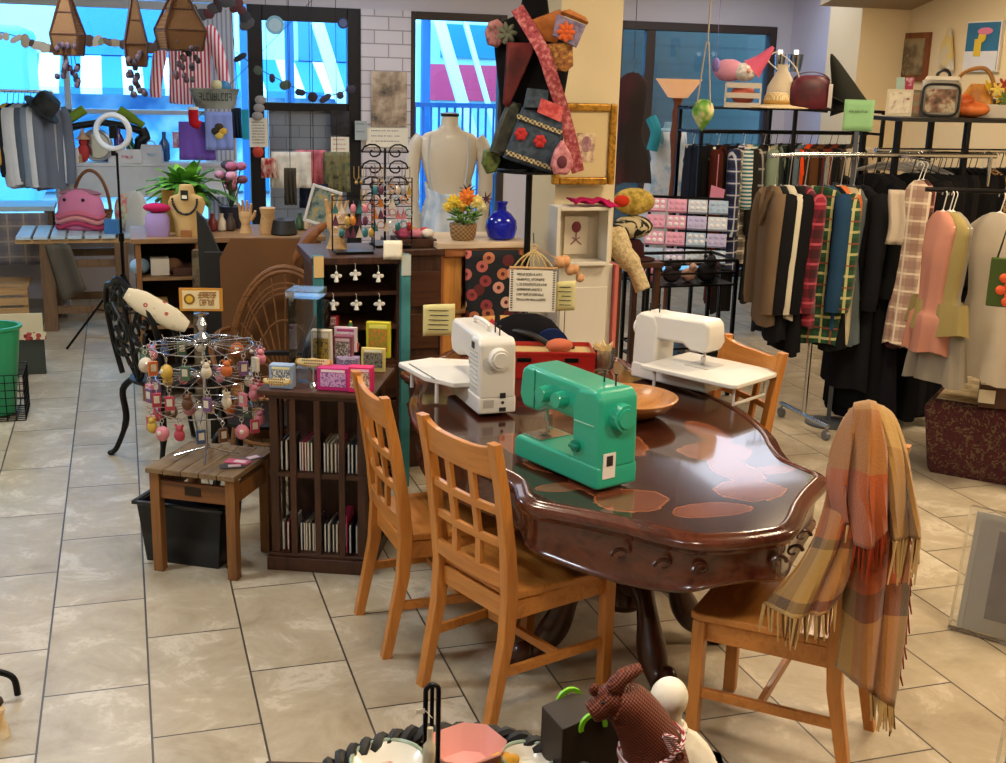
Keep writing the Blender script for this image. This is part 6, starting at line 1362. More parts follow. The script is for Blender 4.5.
# wicker cone lanterns
WICK = weave('#7a5633', '#5c4026', 150, .8)
for k, (px, top, bot, hw_, lb) in enumerate(((69, -14, 55, 14, 'wicker cone lantern nearest the shirt rail, squared lower edge'), (137, -8, 66, 11, 'slim wicker cone lantern hanging in the middle of the window'), (181, -16, 50, 21, 'broad wicker cone lantern hanging in front of the striped shirt'))):
    Y = 7.9; a, c = P(px, bot, Y), P(px, top, Y); s = S(a); h_ = c.z-a.z; r_ = hw_*s; t = thing('wicker_lantern', lb, 'lantern', (a.x, Y, a.z), FACE+.3*k); n = 4
    b = MB(); rings = []
    for z, q in ((0, .82), (.28*h_, 1.0 if k != 1 else .9), (.3*h_, .98), (.62*h_, .5), (.9*h_, .2), (h_, .1)): rings.append([V((r_*q*math.cos(PI/4+j*PI/8)/max(abs(math.cos((j*PI/8) % (PI/2)-PI/4)), .7)*1.0, r_*q*.8*math.sin(PI/4+j*PI/8)/max(abs(math.cos((j*PI/8) % (PI/2)-PI/4)), .7), z)) for j in range(16)])
    b.loft(rings); build('cone', b, WICK, t)
    b = MB()
    for j in range(4): b.tube([rings[0][j*4], rings[2][j*4], rings[-1][j*4]], .008, 6)
    for i in (0, 2, 3): b.tube(rings[i], .006, 5, closed=True)
    build('ribs', b, DARKW, t); cord(t, (0, 0, h_), (0, 0, ZC-a.z-.003))
    b = MB()
    for j in range(26):
        q = V((rf.uniform(-.8, .8)*r_, rf.uniform(-.05, .05)-r_*.4, rf.uniform(-.18, .08))); b.ell(q, (.018, .012, .022), 6); 
        if j % 3 == 0: b.tube([q, V((q.x*.4, 0, .1))], .0025, 4)
    build('dried_flowers', b, mottle([(.4, '#2a2430'), (.55, '#5a4a5a'), (.66, '#7a5a4a')], 20, 2), t)
# leaf and bead garlands strung along the window
def garland(label, pts, Y, n, cols, size, seed, dens=1):
    r = random.Random(seed); path = spline([P(x, y, Y) for x, y in pts], 8); t = thing('garland', label, 'garland', (0, 0, 0)); b = MB(); b.tube(path, .004, 5); build('string', b, plain('#2a2a2a', .8), t)
    for k in range(n):
        q = path[int((k+.5)/n*(len(path)-1))]; b = MB(); E = MX.Rotation(r.uniform(0, 6), 3, 'Y'); b.ell(q-V((0, .01, .02)), (size*r.uniform(.6, 1.2), .008, size*r.uniform(.5, .9)), 6, 0, E); build('leaf', b, plain(r.choice(cols), .7), t)
    return t
garland('string of pale leaves and cards drooping along the top of the window', [(-10, 30), (25, 38), (50, 45), (85, 38), (115, 40), (150, 45), (175, 25), (190, 0)], 9.2, 30, ['#b0a08a', '#7a6a5c', '#8a9a80', '#c8c0b4', '#5a4a44'], .045, 1)
garland('chain of dark felt butterflies across the glass door', [(236, 52), (258, 68), (280, 80), (300, 90), (320, 96), (340, 93), (355, 84)], 10.75, 9, ['#2a2c38', '#3a3444', '#4a5a4a', '#2c2230'], .055, 2)
garland('string of dark dried blooms at the top corner of the window', [(192, 8), (205, 12), (222, 0), (240, 6), (248, 25)], 9.6, 12, ['#3a2c34', '#5a2c34', '#2c3038', '#4a4a50'], .06, 3)
# ---- notices on door, pier and infill
def notice(name, label, x0, y0, x1, y1, Y, mt, cat='notice', lines=0, lm='#5a5a60'):
    a, c = P(x0, y1, Y), P(x1, y0, Y); w_, h_ = c.x-a.x, c.z-a.z; t = thing(name, label, cat, ((a.x+c.x)/2, Y, a.z))
    build('sheet', MB().box((0, 0, h_/2), (w_, .004, h_)), mt, t)
    for k in range(lines): glyphs('writing', t, -w_*.38, w_*.3, h_*(.86-.8*k/lines)-.008, h_*(.86-.8*k/lines)+.002, 9, plain(lm, .8), -.003, k)
    return t
YD = Y1-.03
notice('opening_hours', 'white notice of ruled black lines on the dark door post', 250, 118, 268, 147, YD-.06, PAPER, 'notice', 8, '#2a2a2e')
notice('poster', 'small black poster with a pale moth shape on the brick infill of the door', 331, 111, 349, 135, YD-.06, mottle([(.45, '#141518'), (.62, '#3a3c42'), (.75, '#b0b2b8')], 3.5, 3), 'poster')
notice('leaflet', 'white leaflet with two small red marks below the black poster', 331, 137, 349, 154, YD-.06, PAPER, 'leaflet', 3, '#a83a4a')
t = notice('poster', 'sepia photo poster of flowers and cups on the white brick pier', 371, 72, 407, 127, 10.92, mottle([(.35, '#4a443c'), (.5, '#a5917a'), (.62, '#c8b8a0')], 4.5, 4), 'poster')
notice('leaflet', 'wide white leaflet with printed lines under the sepia poster', 366, 128, 408, 147, 10.92, PAPER, 'leaflet', 3)
notice('leaflet', 'grey curling leaflet at the edge of the brick pier', 355, 121, 367, 140, 10.88, plain('#aab4b4', .7), 'leaflet', 2)
for x0, c, cn in ((266, '#8fc8dc', 'pale blue'), (338, '#1f2a4a', 'navy')):
    q = P(x0+9 if x0 == 266 else 343, 25 if x0 == 266 else 23, YD-.02); b = MB(); r_ = .08 if x0 == 266 else .05; b.cyl((0, 0, 0), (0, -.003, 0), r_, n=28); b.cyl((0, -.003, 0), (0, -.004, 0), r_*.7, n=24, mi=1); one('sticker', b, [plain(c, .4), plain('#bfe0ea' if x0 == 266 else '#5a6a9a', .4)], f'{cn} round sticker on the upper glass of the dark door', 'sticker', q)
# display things before the door: paper blouse, pink skirt, jeans pocket, plush
for k, (x0, y0, x1, y1, Y, mt, nm, lb, ct) in enumerate(((272, 152, 311, 188, 9.4, mottle([(.4, '#c8c6c0'), (.6, '#e0ddd6')], 12, 3), 'paper_blouse', 'cream paper blouse cut-out hanging before the door', 'paper cut-out'),
    (296, 150, 326, 186, 9.6, mottle([(.4, '#a04a5a'), (.55, '#d0707a'), (.65, '#8a5a70')], 6, 3), 'pink_wrap', 'coral and plum patterned wrap hanging behind the paper blouse', 'wrap'),
    (300, 184, 328, 208, 9.5, cloth('#1c2436'), 'denim_cloth', 'dark denim cloth hanging below the coral wrap', 'cloth'),
    (324, 152, 350, 192, 9.55, mottle([(.35, '#3a3c2c'), (.5, '#7a7450'), (.65, '#4a5a44')], 12, 3), 'olive_scarf', 'olive speckled scarf hanging by the dark door frame', 'scarf'),
    (285, 168, 296, 205, 9.2, cloth('#4a443c'), 'grey_sock', 'dark grey knitted sock hanging before the paper blouse', 'sock'),
    (262, 158, 276, 178, 9.3, mottle([(.4, '#a02c34'), (.6, '#d8c0b0')], 12, 2), 'red_scarf', 'red and cream scarf hanging at the dark door post', 'scarf'))):
    hung_sheet(nm, lb, ct, x0, y0, x1, y1, Y, mt, rip=.02, th=.01)
q = P(258, 152, 10.9); b = MB(); b.ell((0, 0, 0), (.05, .02, .05), 12); one('red_light', b, plain('#c8402a', .4), 'red orange round badge on the dark door post', 'badge', q)
q = P(259, 108, 10.9); b = MB()
for dz in (-.07, 0, .07): b.ell((.01*dz*20, 0, dz), (.05, .02, .04), 8)
one('paper_flowers', b, plain('#a5a09a', .8), 'cluster of pale paper flowers on the dark door post', 'paper flowers', q)
# ================================================================ right half: racks, cart, lamp
def fz(px): return -(YAW+math.atan((px-503)/F_PX))       # rotation that faces the camera from there
# --- torchiere lamp
LY = 9.0; q = P(678, 98, LY); s = S(q)
t = thing('floor_lamp', 'torchiere floor lamp with peach bowl shade on a turned wooden stem', 'floor lamp', (q.x, LY, 0))
z0, z1 = q.z, P(678, 79, LY).z
b = MB(); b.lathe([(.05, z0), (.08, z0+.004), (.19, z1), (.185, z1), (.07, z0+.012), (.0, z0+.01)], 32, cap=False); build('shade', b, plain('#e0a878', .5, 0, .03, emit=.55), t)
b = MB(); b.lathe([(.02, .03), (.02, z0-.9), (.03, z0-.8), (.022, z0-.6), (.035, z0-.42), (.05, z0-.3), (.038, z0-.2), (.045, z0-.12), (.028, z0-.05), (.045, z0-.01), (.045, z0+.004)], 20); build('stem', b, wood('#5a2c1a', '#7a4428', 2, 1, .4), t)
b = MB(); b.lathe([(.0, 0), (.16, 0), (.16, .02), (.06, .035), (.02, .05), (0, .05)], 28, cap=False); build('base', b, wood('#5a2c1a', '#7a4428', 0, 1, .4), t)
# --- evening dresses hung at the window
D1 = hang_px('evening_dress', 'long black and maroon evening dress hanging beside the cream column', 'dress', 634, 58, 182, 8.3, .27, mottle([(.3, '#100c10'), (.52, '#1a0c12'), (.62, '#3a1420')], 1.8, 2, .8), fz(634)+.5, style='dress', seed=2, flare=1.15, dep=.06)
m_ = MB(); m_.tube([(0, 0, 0), (0, 0, ZC-D1.location.z-.003)], .003, 5); build('cord', m_, BLACK, D1)
t = thing('dress_form', 'slim form wearing a white and blue gauzy dress behind the floor lamp', 'dress form', (P(663, 230, 9.4).x, 9.4, 0), fz(663))
zt = P(663, 122, 9.4).z; b = MB(); b.cyl((0, 0, .02), (0, 0, zt-.5), .015); build('pole', b, BLK_METAL, t); b = MB(); b.lathe([(0, 0), (.15, 0), (.15, .015), (0, .03)], 20, cap=False); build('base', b, BLK_METAL, t)
b = MB(); rings = []
for z, a_, d_ in ((zt, .04, .04), (zt-.05, .05, .05), (zt-.07, .13, .08), (zt-.16, .15, .1), (zt-.3, .11, .09), (zt-.5, .13, .1)): rings.append([V((a_*math.cos(q), d_*math.sin(q), z)) for q in [2*PI*j/20 for j in range(20)]])
b.loft(rings); build('torso', b, cloth('#8fb4cc'), t)
b = MB(); rings = []
for z, a_, d_ in ((zt-.08, .14, .09), (zt-.2, .155, .11), (zt-.32, .125, .1), (zt-.45, .16, .13), (zt-.8, .21, .17), (zt-1.2, .26, .22)): rings.append([V(((a_+.012*math.sin(7*q+z*4))*math.cos(q), (d_+.012*math.sin(7*q+z*4))*math.sin(q), z)) for q in [2*PI*j/42 for j in range(42)]])
b.loft(rings, cap=False); one('gauze_dress', b, mottle([(.35, '#b4c4d4'), (.55, '#d6dade'), (.65, '#9ab8d0')], 5, 3, .9), 'white and pale blue gauzy dress on the slim form under the lamp', 'dress', t.location, t.rotation_euler.z, solid=.003)
b = MB(); b.tube(spline([P(651, 118, 9.35), P(656, 132, 9.3), P(652, 150, 9.32)], 5), .05, 8); one('turquoise_scarf', b, cloth('#3a9ab0'), 'turquoise scarf hung at the shoulder of the gauzy dress', 'scarf')
# --- macrame hanging ball
Y = 7.6; a = P(703, 112, Y); s = S(a); t = thing('hanging_planter', 'green and cream yarn ball hanging in long macrame cords near the lamp', 'hanging planter', a); r_ = 11*s
b = MB(); b.lathe([(.004, -r_*1.7), (r_*.5, -r_*1.1), (r_*.95, -r_*.3), (r_, .2*r_), (r_*.8, r_*.8), (r_*.4, r_*1.1), (0, r_*1.15)], 24, cap=False); build('ball', b, mottle([(.3, '#3f7a2a'), (.5, '#7ab04a'), (.62, '#d8cf9a')], 9, 2, .8), t)
for k in range(4):
    q = k*PI/2+.3; m_ = MB(); m_.tube([V((r_*.9*math.cos(q), r_*.9*math.sin(q), .2*r_)), V((.012*math.cos(q), .012*math.sin(q), P(708, 42, Y).z-a.z))], .005, 5); build('cord', m_, cloth('#b8a898'), t)
m_ = MB(); m_.tube([(0, 0, P(708, 44, Y).z-a.z), (0, 0, ZC-a.z-.003)], .006, 5); build('cord', m_, cloth('#b8a898'), t)
b = MB(); q = P(716, 65, Y); b.ell((0, 0, 0), (.03, .03, .05), 8); b.tube([(0, 0, .04), (0, 0, ZC-q.z-.003)], .002, 5); one('lilac_tassel', b, plain('#8a78c0', .8), 'small lilac tassel hanging beside the macrame cords', 'tassel', q)
# --- long back rack with shelf
BY = 8.35; ba, bb = P(690, 131, BY), P(868, 131, BY); BZ = ba.z; SZ = P(780, 108, BY).z
t = thing('garment_rack', 'long black garment rack with shelf along the back, crowded with clothes', 'garment rack', (0, BY, 0)); b = MB(); b.cyl((ba.x, 0, BZ), (bb.x, 0, BZ), .016); build('bar', b, BLK_METAL, t)
for x in (ba.x+.0, (ba.x+bb.x)/2, bb.x):
    for y in (-.19, .19): b = MB(); b.box((x, y, (SZ-.012)/2), (.025, .025, SZ-.012)); build('post', b, BLK_METAL, t)
b = MB(); 
for y in (-.19, -.1, 0, .1, .19): b.box(((ba.x+bb.x)/2, y, SZ-.006), (bb.x-ba.x+.05, .025, .012))
for x in (ba.x, (ba.x*2+bb.x)/3, (ba.x+bb.x*2)/3, bb.x): b.box((x, 0, SZ-.018), (.025, .4, .012))
build('shelf', b, BLK_METAL, t)
for x in (ba.x, bb.x): b = MB(); b.box((x, 0, BZ), (.02, .4, .02)); build('bracket', b, BLK_METAL, t)
BG = [(694, '#232a40', 'navy denim', 'trousers', .22, 246), (702, '#1c2233', 'dark navy', 'skirt', .24, 250), (711, '#141416', 'black', 'dress', .26, 262), (719, 'FLO', 'black dress with white and pink print', 'dress', .26, 240), (727, '#4a2018', 'rust brown', 'coat', .28, 300), (733, '#1c1a1c', 'black', 'trousers', .26, 310),
      (745, 'NCH', 'navy and white check', 'shirt', .34, 268), (752, 'NC2', 'cream and black check', 'shirt', .32, 262), (759, 'TST', 'teal and white striped', 'shirt', .3, 205), (765, '#2c2824', 'dark brown', 'coat', .3, 300), (771, 'ARG', 'grey argyle', 'shirt', .3, 300), (777, '#d2ccb0', 'cream', 'trousers', .26, 300), (784, '#8a9a86', 'sage green', 'coat', .28, 290), (790, '#3a4440', 'slate green', 'trousers', .28, 300), (797, '#1f2326', 'charcoal', 'trousers', .28, 310), (804, '#5c6a74', 'steel grey', 'shirt', .26, 270), (811, '#e04a1c', 'neon orange', 'shirt', .24, 182),
      (818, '#3a2418', 'chocolate', 'coat', .3, 300), (824, '#5a3a22', 'tan brown', 'shirt', .28, 290), (831, '#2a1c18', 'deep brown', 'coat', .28, 310), (838, '#6a3020', 'brick', 'shirt', .28, 280), (845, '#1a1a1c', 'jet black', 'coat', .3, 320), (852, '#4a4038', 'taupe', 'coat', .28, 310), (860, '#c8b8a0', 'beige', 'shirt', .28, 250)]
SPECIAL = {'FLO': floral('#141416', ['#e0d4d0', '#d07a90', '#e8e0d8'], 18, .35), 'NCH': plaid('#2c3560', '#141a34', '#c8ccd8', 11), 'NC2': plaid('#c8bca8', '#2a2828', '#ece4d4', 10), 'TST': stripe('#3a7a88', '#d8dcd8', 34, 2, .5), 'ARG': plaid('#2a2a2c', '#151517', '#a8a49c', 8)}
for k, (px, c, cn, st, w_, bot) in enumerate(BG):
    nm = {'trousers': 'trousers', 'skirt': 'skirt', 'dress': 'dress', 'coat': 'jacket', 'shirt': 'shirt'}[st]
    hang_px(nm, (cn if 'dress with' in cn else f'{cn} {nm}')+f' hanging on the long back rack', nm, px, 131, bot, BY, w_, SPECIAL.get(c) or cloth(c), fz(px)+RGm.uniform(.75, 1.15), style=st, seed=k+40, dep=.035, hanger=HANG_W if k % 3 == 0 else HANG_B)
q = P(715, 192, BY-.28); b = MB(); b.loft([[V((-.05, -.01, 0)), V((.05, -.01, 0)), V((.05, .01, 0)), V((-.05, .01, 0))], [V((-.04, -.01, .17)), V((.065, -.01, .14)), V((.065, .01, .14)), V((-.04, .01, .17))]]); b.tube([(0, 0, .15), (.0, .03, .4)], .003, 5); one('pink_bag', b, plain('#d88aa8', .6), 'small pink flat bag hung in front of the black garments by the cart', 'bag', P(715, 208, BY-.28), fz(715))
# things on the back shelf
def sh(px, dy=0.0): return V((P(px, 108, BY+dy).x, BY+dy, SZ+.0005))
s = S(sh(740))
p = sh(742); t = thing('crate', 'small white wooden crate on the back shelf under the gnome plush', 'crate', p, fz(740)); w_, h_ = 34*s, 23*s
for z in (.015, h_*.5, h_*.92): 
    for y in (-.09, .09): build('slat', MB().box((0, y, z), (w_, .01, h_*.22)), plain('#cfc4b8', .7), t)
for x in (-w_/2, w_/2): build('end', MB().box((x, 0, h_/2), (.012, .19, h_)), plain('#cfc4b8', .7), t)
b = MB(); b.ell((0, 0, h_*.5), (w_*.4, .07, h_*.42), 10); one('coral_toy', b, cloth('#c86a5a'), 'coral stuffed ball inside the white wooden crate', 'toy', p+V((0, 0, .005)))
t = thing('gnome_plush', 'pink and white gnome plush with tall pointed hat sitting on the white crate', 'plush toy', p+V((0, 0, h_*1.03)), fz(740)); s2 = s
b = MB(); b.ell((-.12, 0, .09), (.12, .09, .085), 12); build('body', b, cloth('#dc9ab4'), t); b = MB(); b.ell((.0, -.02, .08), (.09, .09, .07), 12); build('beard', b, mottle([(.4, '#c8c0bc'), (.6, '#ebe6e2')], 40, 3, .95, bump=.5), t); b = MB(); b.tube(spline([(.05, 0, .10), (.12, 0, .17), (.2, 0, .27)], 5), [.09-.0078*i for i in range(11)], 12); build('hat', b, cloth('#d06080'), t); b = MB(); b.ell((.03, -.1, .09), .02, 8); build('nose', b, cloth('#e0b0a0'), t)
p = sh(776, -.08); t = thing('straw_hat', 'wide cream straw hat lying at the front of the back shelf', 'hat', p, fz(776)); b = MB(); b.lathe([(0, .01), (.1, .012), (.24, .0), (.245, .006), (.12, .022), (.10, .03), (.092, .09), (.07, .115), (0, .12)], 32, cap=False); build('brim_and_crown', b, weave('#d0bd94', '#a58e60', 80, ax=(0, 1)), t); b = MB(); b.lathe([(.102, .028), (.098, .06)], 30, cap=False); build('band', b, plain('#a8803a', .7), t, solid=.002)
p = sh(780, .12); t = thing('drawstring_bag', 'cream drawstring bag with looped cord standing behind the straw hat', 'bag', p, fz(780)); b = MB(); rings = []
for z, k in ((0, .85), (.05, 1), (.16, .9), (.25, .5), (.29, .3), (.33, .4)): rings.append([V((.12*k*math.cos(q)*(1+.05*math.sin(9*q)), .07*k*math.sin(q), z)) for q in [2*PI*j/30 for j in range(30)]])
b.loft(rings); build('body', b, cloth('#cfc4ae'), t); b = MB(); b.tube(spline([(-.04, -.03, .29), (-.12, -.05, .36), (-.05, -.03, .42), (.1, -.06, .3), (.15, -.06, .12)], 6), .005, 5); build('cord', b, cloth('#e0d8c8'), t)
p = sh(809, -.02); t = thing('handbag', 'maroon rounded leather handbag on the back shelf beside the black witch hat', 'bag', p, fz(809)); w_, h_ = 42*s, 33*s; b = MB(); rings = []
for z, k in ((0, .95), (.04, 1), (.6, .98), (.85, .85), (.97, .6), (1, .4)): rings.append([V((w_/2*k*math.copysign(abs(math.cos(q))**.6, math.cos(q)), .08*k*math.sin(q), h_*z)) for q in [2*PI*j/28 for j in range(28)]])
b.loft(rings); build('body', b, mottle([(.4, '#3f0f1c'), (.6, '#5c1a28')], 8, 3, .45), t); b = MB(); b.tube(arc((0, -.02, h_*.75), w_*.42, .15, PI-.15, 16, 'xz'), .009, 7)
for i, v in enumerate(b.v): b.v[i] = V((v.x, v.y, h_*.8+(v.z-h_*.75)*.55))
build('handle', b, plain('#3f0f1c', .4), t); b = MB(); b.box((w_*.47, -.03, h_*.4), (.03, .08, h_*.7)); build('pale_lining', b, cloth('#d0c8c4'), t)
p = sh(842, -.05); t = thing('witch_hat', 'tall black pointed witch hat tilting off the end of the back shelf', 'hat', p, fz(842)); s_ = s; pts = [V((0, 0, .02)), V((-.10, 0, .26)), V((-.15, 0, .45))]
b = MB(); b.tube(spline([(.06, 0, .0), (-.02, 0, .2), (-.12, 0, .42)], 6), [.16-.0128*i for i in range(13)], 20); build('cone', b, cloth('#23241f'), t); b = MB(); E = MX.Rotation(.42, 3, 'Y'); b.lathe([(0, 0), (.24, -.004), (.245, .002), (.24, .008), (0, .012)], 32, cap=False, sy=.7)
for i, v in enumerate(b.v): b.v[i] = E @ v+V((.06, 0, .03))
build('brim', b, cloth('#1c1d1a'), t)
for k, (px, w_) in enumerate(((781, .07), (797, .1))):
    q = P(px, 72, 10.15); t = thing('wall_lamp', ['small chrome cup light on the white column edge above the drawstring bag', 'larger twin chrome cup light above the maroon handbag'][k], 'wall lamp', (q.x, 10.19, q.z)); b = MB(); b.lathe([(w_*.5, 0), (w_*.6, .02), (w_*.75, .16), (w_*.7, .16), (w_*.5, .02)], 20, cap=False); build('cup', b, CHROME, t); b = MB(); b.cyl((0, 0, .16), (0, 0, .20), .022); build('bulb', b, plain('#f4efe4', .4, 0, 0, emit=2.0), t); b = MB(); b.box((0, .03, .06), (.03, .05, .03)); build('arm', b, CHROME, t)
# purple wig-like fringe and pink ball between shelf and bar
q = P(770, 118, BY+.3); b = MB()
for k in range(16): b.tube(spline([(-.14+.02*k, 0, .06), (-.15+.02*k+.02*math.sin(k), 0, 0), (-.14+.02*k, 0, -.08)], 4), .006, 5)
# --- wire cart with pastel packs
CYc = 6.75; ca, cb = P(684, 250, CYc), P(734, 250, CYc); CZ = P(700, 268, CYc).z
t = thing('wire_cart', 'black square-framed wire cart with two shelves behind the far sewing machine', 'cart', ((ca.x+cb.x)/2-.12, CYc+.15, 0)); w_ = .62; h_ = CZ
for x in (-w_/2, w_/2):
    for y in (-.18, .18): b = MB(); b.box((x, y, .45), (.022, .022, .90)); build('post', b, BLK_METAL, t)
for z in (.25, CZ-.11):
    b = MB(); b.box((0, 0, z), (w_, .36, .012)); build('shelf', b, BLK_METAL, t)
    b = MB()
    for zz_ in (z+.08, ):
        b.tube([(-w_/2, -.18, zz_), (w_/2, -.18, zz_), (w_/2, .18, zz_), (-w_/2, .18, zz_)], .008, 6, closed=True)
    build('rim', b, BLK_METAL, t)
b = MB(); b.tube([(-w_/2, -.18, .9), (w_/2, -.18, .9), (w_/2, .18, .9), (-w_/2, .18, .9)], .011, 6, closed=True); build('rim', b, BLK_METAL, t)
cart = t; CS = CZ-.103
for k, (dx, dy, c, cn, r_) in enumerate(((-.22, -.05, '#d88aa0', 'pink', .06), (-.1, -.08, '#3a3236', 'black', .06), (.03, -.06, '#c8a090', 'peach', .05), (.15, -.08, '#2a2a30', 'charcoal', .07), (.24, .02, '#5a4a52', 'mauve', .05))):
    b = MB(); b.ell((0, 0, r_*.9), (r_, r_*.8, r_*.9), 10); b.ell((.02, -.02, r_*1.9), r_*.55, 10); b.ell((-r_*.2, 0, r_*2.4), r_*.2, 8); b.ell((r_*.6, 0, r_*2.3), r_*.2, 8)
    one('plush_toy', b, cloth(c), f'{cn} little plush animal on the upper shelf of the wire cart', 'plush toy', cart.location+V((dx, dy, CS+.0005)))
# tilted stand of pastel packs
PY = 7.3; t = thing('display_stand', 'tilted black wire stand holding rows of pastel packs', 'stand', (P(685, 245, PY).x, PY, 0), fz(685)); zl, zh = P(660, 255, PY).z, P(685, 200, PY).z
b = MB(); 
for x in (-.26, .26): b.tube([(x, -.12, 0), (x, -.1, zl-.05), (x, .16, zh)], .01, 6); b.tube([(x, .3, 0), (x, .16, zh)], .01, 6)
b.tube([(-.26, -.1, zl-.05), (.26, -.1, zl-.05)], .01, 6); b.tube([(-.26, .16, zh), (.26, .16, zh)], .01, 6); build('frame', b, BLK_METAL, t)
E = MX.Translation(t.location) @ MX.Rotation(fz(685), 4, 'Z'); tilt = math.atan2(.26, zh-zl+.05)
for r_ in range(4):
    for c_ in range(4):
        x = -.21+.14*c_; f = (r_+.5)/4; z = zl-.05+(zh-zl+.05)*f; y = -.1+.26*f-.035
        pk = r_ >= 1 and c_ < 2 or (r_ == 3 and c_ < 2)
        cc = '#dca0bc' if (c_ < 2 and r_ > 0) else ['#a9c0dc', '#b9b4dc', '#c8d4e4'][(r_+c_) % 3]
        pc = thing('blister_pack', f'{"pink" if c_ < 2 and r_ > 0 else "pale blue"} clear pack of trinkets in '+['the lowest', 'the second', 'the third', 'the top'][r_]+' row of the tilted stand', 'pack', E @ V((x, y, z)), fz(685), f'pastel packs in row {r_+1} of the tilted stand, {"pink" if c_ < 2 and r_ > 0 else "pale blue"}')
        o = build('tray', MB().box((0, 0, 0), (.13, .03, .095)), plain(cc, .35, 0, .05, coat=.3), pc, bev=.004); o.rotation_euler = (-tilt, 0, .0)
        b = MB()
        for i in range(3):
            for j in range(2): b.ell((-.04+.04*i, -.016, -.02+.04*j), (.015, .008, .015), 6)
        o2 = build('domes', b, plain('#e6e4ec' if (r_+c_) % 2 else cc, .2, 0, 0, coat=.4), pc); o2.rotation_euler = (-tilt, 0, 0)
# --- soft toys and hats left of the cart, on a dark stand
q = P(632, 300, 6.45); t = thing('side_table', 'small dark table of hats and soft toys beside the coral edged cabinet', 'table', (q.x, 6.55, 0)); TZ2 = P(632, 262, 6.4).z
build('top', MB().box((0, 0, TZ2-.015), (.30, .40, .03)), DARKW, t, bev=.003)
for x in (-.125, .125):
    for y in (-.16, .16): build('leg', MB().box((x, y, (TZ2-.03)/2), (.035, .035, TZ2-.03)), DARKW, t)
def lump(name, label, cat, px, py, Y, r, mt, rot=0): 
    b = MB(); b.ell((0, 0, 0), r, 14); return one(name, b, mt, label, cat, P(px, py, Y), rot)
hx, hy = q.x, 6.55
b = MB(); b.lathe([(0, 0), (.14, 0), (.145, .008), (.08, .02), (.075, .09), (.05, .12), (0, .125)], 24, cap=False); one('hat', b, cloth('#3a1c20'), 'dark burgundy felt hat on the small dark table', 'hat', (hx-.0, hy-.05, TZ2+.0005))
t2 = thing('zebra_cushion', 'black and cream zebra print cushion resting on the burgundy hat', 'cushion', (hx-.0, hy-.05, TZ2+.127)); b = MB(); b.ell((0, 0, .07), (.13, .09, .07), 14); build('cover', b, mottle([(.44, '#14120f'), (.5, '#c8bc9a')], 7, 2, .9, dist=2), t2)
t3 = thing('doll', 'yarn haired doll head with red bow on top of the zebra cushion', 'doll', (hx-.02, hy-.05, TZ2+.268)); b = MB(); b.ell((.02, 0, .08), (.13, .1, .08), 14); build('hair', b, mottle([(.35, '#8a7428'), (.6, '#c8ae58')], 26, 3, .95, bump=.7), t3); b = MB(); b.ell((-.09, -.07, .09), (.05, .04, .035), 10); build('bow', b, cloth('#c83a24'), t3)
b = MB(); b.box((0, 0, .02), (.2, .12, .04)); one('red_case', b, plain('#7a2c2c', .5), 'flat dusty red case on the lower deck of the cart', 'case', cart.location+V((-.18, .05, .2565)), 0, bev=.004)
for k, (dx, c, cn) in enumerate(((-.05, '#5a8ab8', 'blue'), (.1, '#d8ccd0', 'pale pink'), (.22, '#8a9a6a', 'olive'))): b = MB(); b.box((0, 0, .07), (.11, .14, .14)); one('box', b, plain(c, .5), f'{cn} box on the lower deck of the wire cart', 'box', cart.location+V((dx, .03, .2565)), .1*k, bev=.003)
# --- chrome rack with jackets
AY = 5.93; a_, b_ = P(772, 172, AY), P(945, 172, AY); BAR = 1.62
rk = rail('clothes_rack', 'chrome clothes rack on casters carrying jackets, plaid shirts and long black coats', V((P(800, 172, AY).x, AY, BAR)), V((b_.x+.35, AY, BAR)), .014, CHROME, True, (.13, .97))
m_ = MB(); m_.cyl((a_.x-.02, AY, BAR-.01), (P(800, 172, AY).x, AY, BAR), .012); build('waterfall_arm', m_, CHROME, rk)
JG = [(776, '#6f5c48', 'tan and plum', 'coat', .34, 330, None), (782, '#161618', 'black quilted', 'coat', .38, 345, None), (790, '#c2bba8', 'cream sleeved', 'coat', .36, 322, None), (798, '#131315', 'black velvet', 'coat', .38, 360, None), (806, 'RED', 'red and black plaid', 'shirt', .34, 330, None), (818, 'GRN', 'green tartan', 'shirt', .38, 352, None), (829, '#24405c', 'dark blue', 'shirt', .34, 335, None), (836, '#141416', 'black crepe', 'dress', .30, 355, None), (842, 'ORG', 'orange floral', 'shirt', .26, 262, None), (848, '#c8be9c', 'pale yellow', 'skirt', .26, 352, None), (855, '#5a6466', 'grey green', 'dress', .26, 350, None), (864, '#17171a', 'black wool', 'coat', .36, 400, None)]
SP2 = {'RED': plaid('#7a2030', '#1a1416', '#b04a5a', 9), 'GRN': plaid('#26492f', '#142a1c', '#b8b07a', 8, thin='#7a3a2a'), 'ORG': floral('#c8693a', ['#e0a070', '#d88a5a', '#e8c4a0'], 18, .4)}
def zat(px, py, q): return 2+ray(px, py).z*((q-EYE).dot(fw))
for k, (px, c, cn, st, w_, bot, h_) in enumerate(JG):
    q = V((P(px, 172, AY).x, AY-(.03 if c == 'GRN' else 0), BAR)); zb = zat(px, bot, q)
    nm = {'skirt': 'skirt', 'dress': 'dress', 'coat': 'jacket', 'shirt': 'shirt'}[st]
    garment(nm, f'{cn} {nm} on the chrome rack', nm, q, max(.4, BAR-zb-.17), w_, SP2.get(c) or cloth(c), (-.8 if c == 'GRN' else -1.6 if c == 'RED' else -1.8 if k < 4 else -1.45), style=st, seed=k+90, dep=.045, hk=.17, hanger=HANG_B if k % 2 else plain('#b0b2b6', .3, .6))
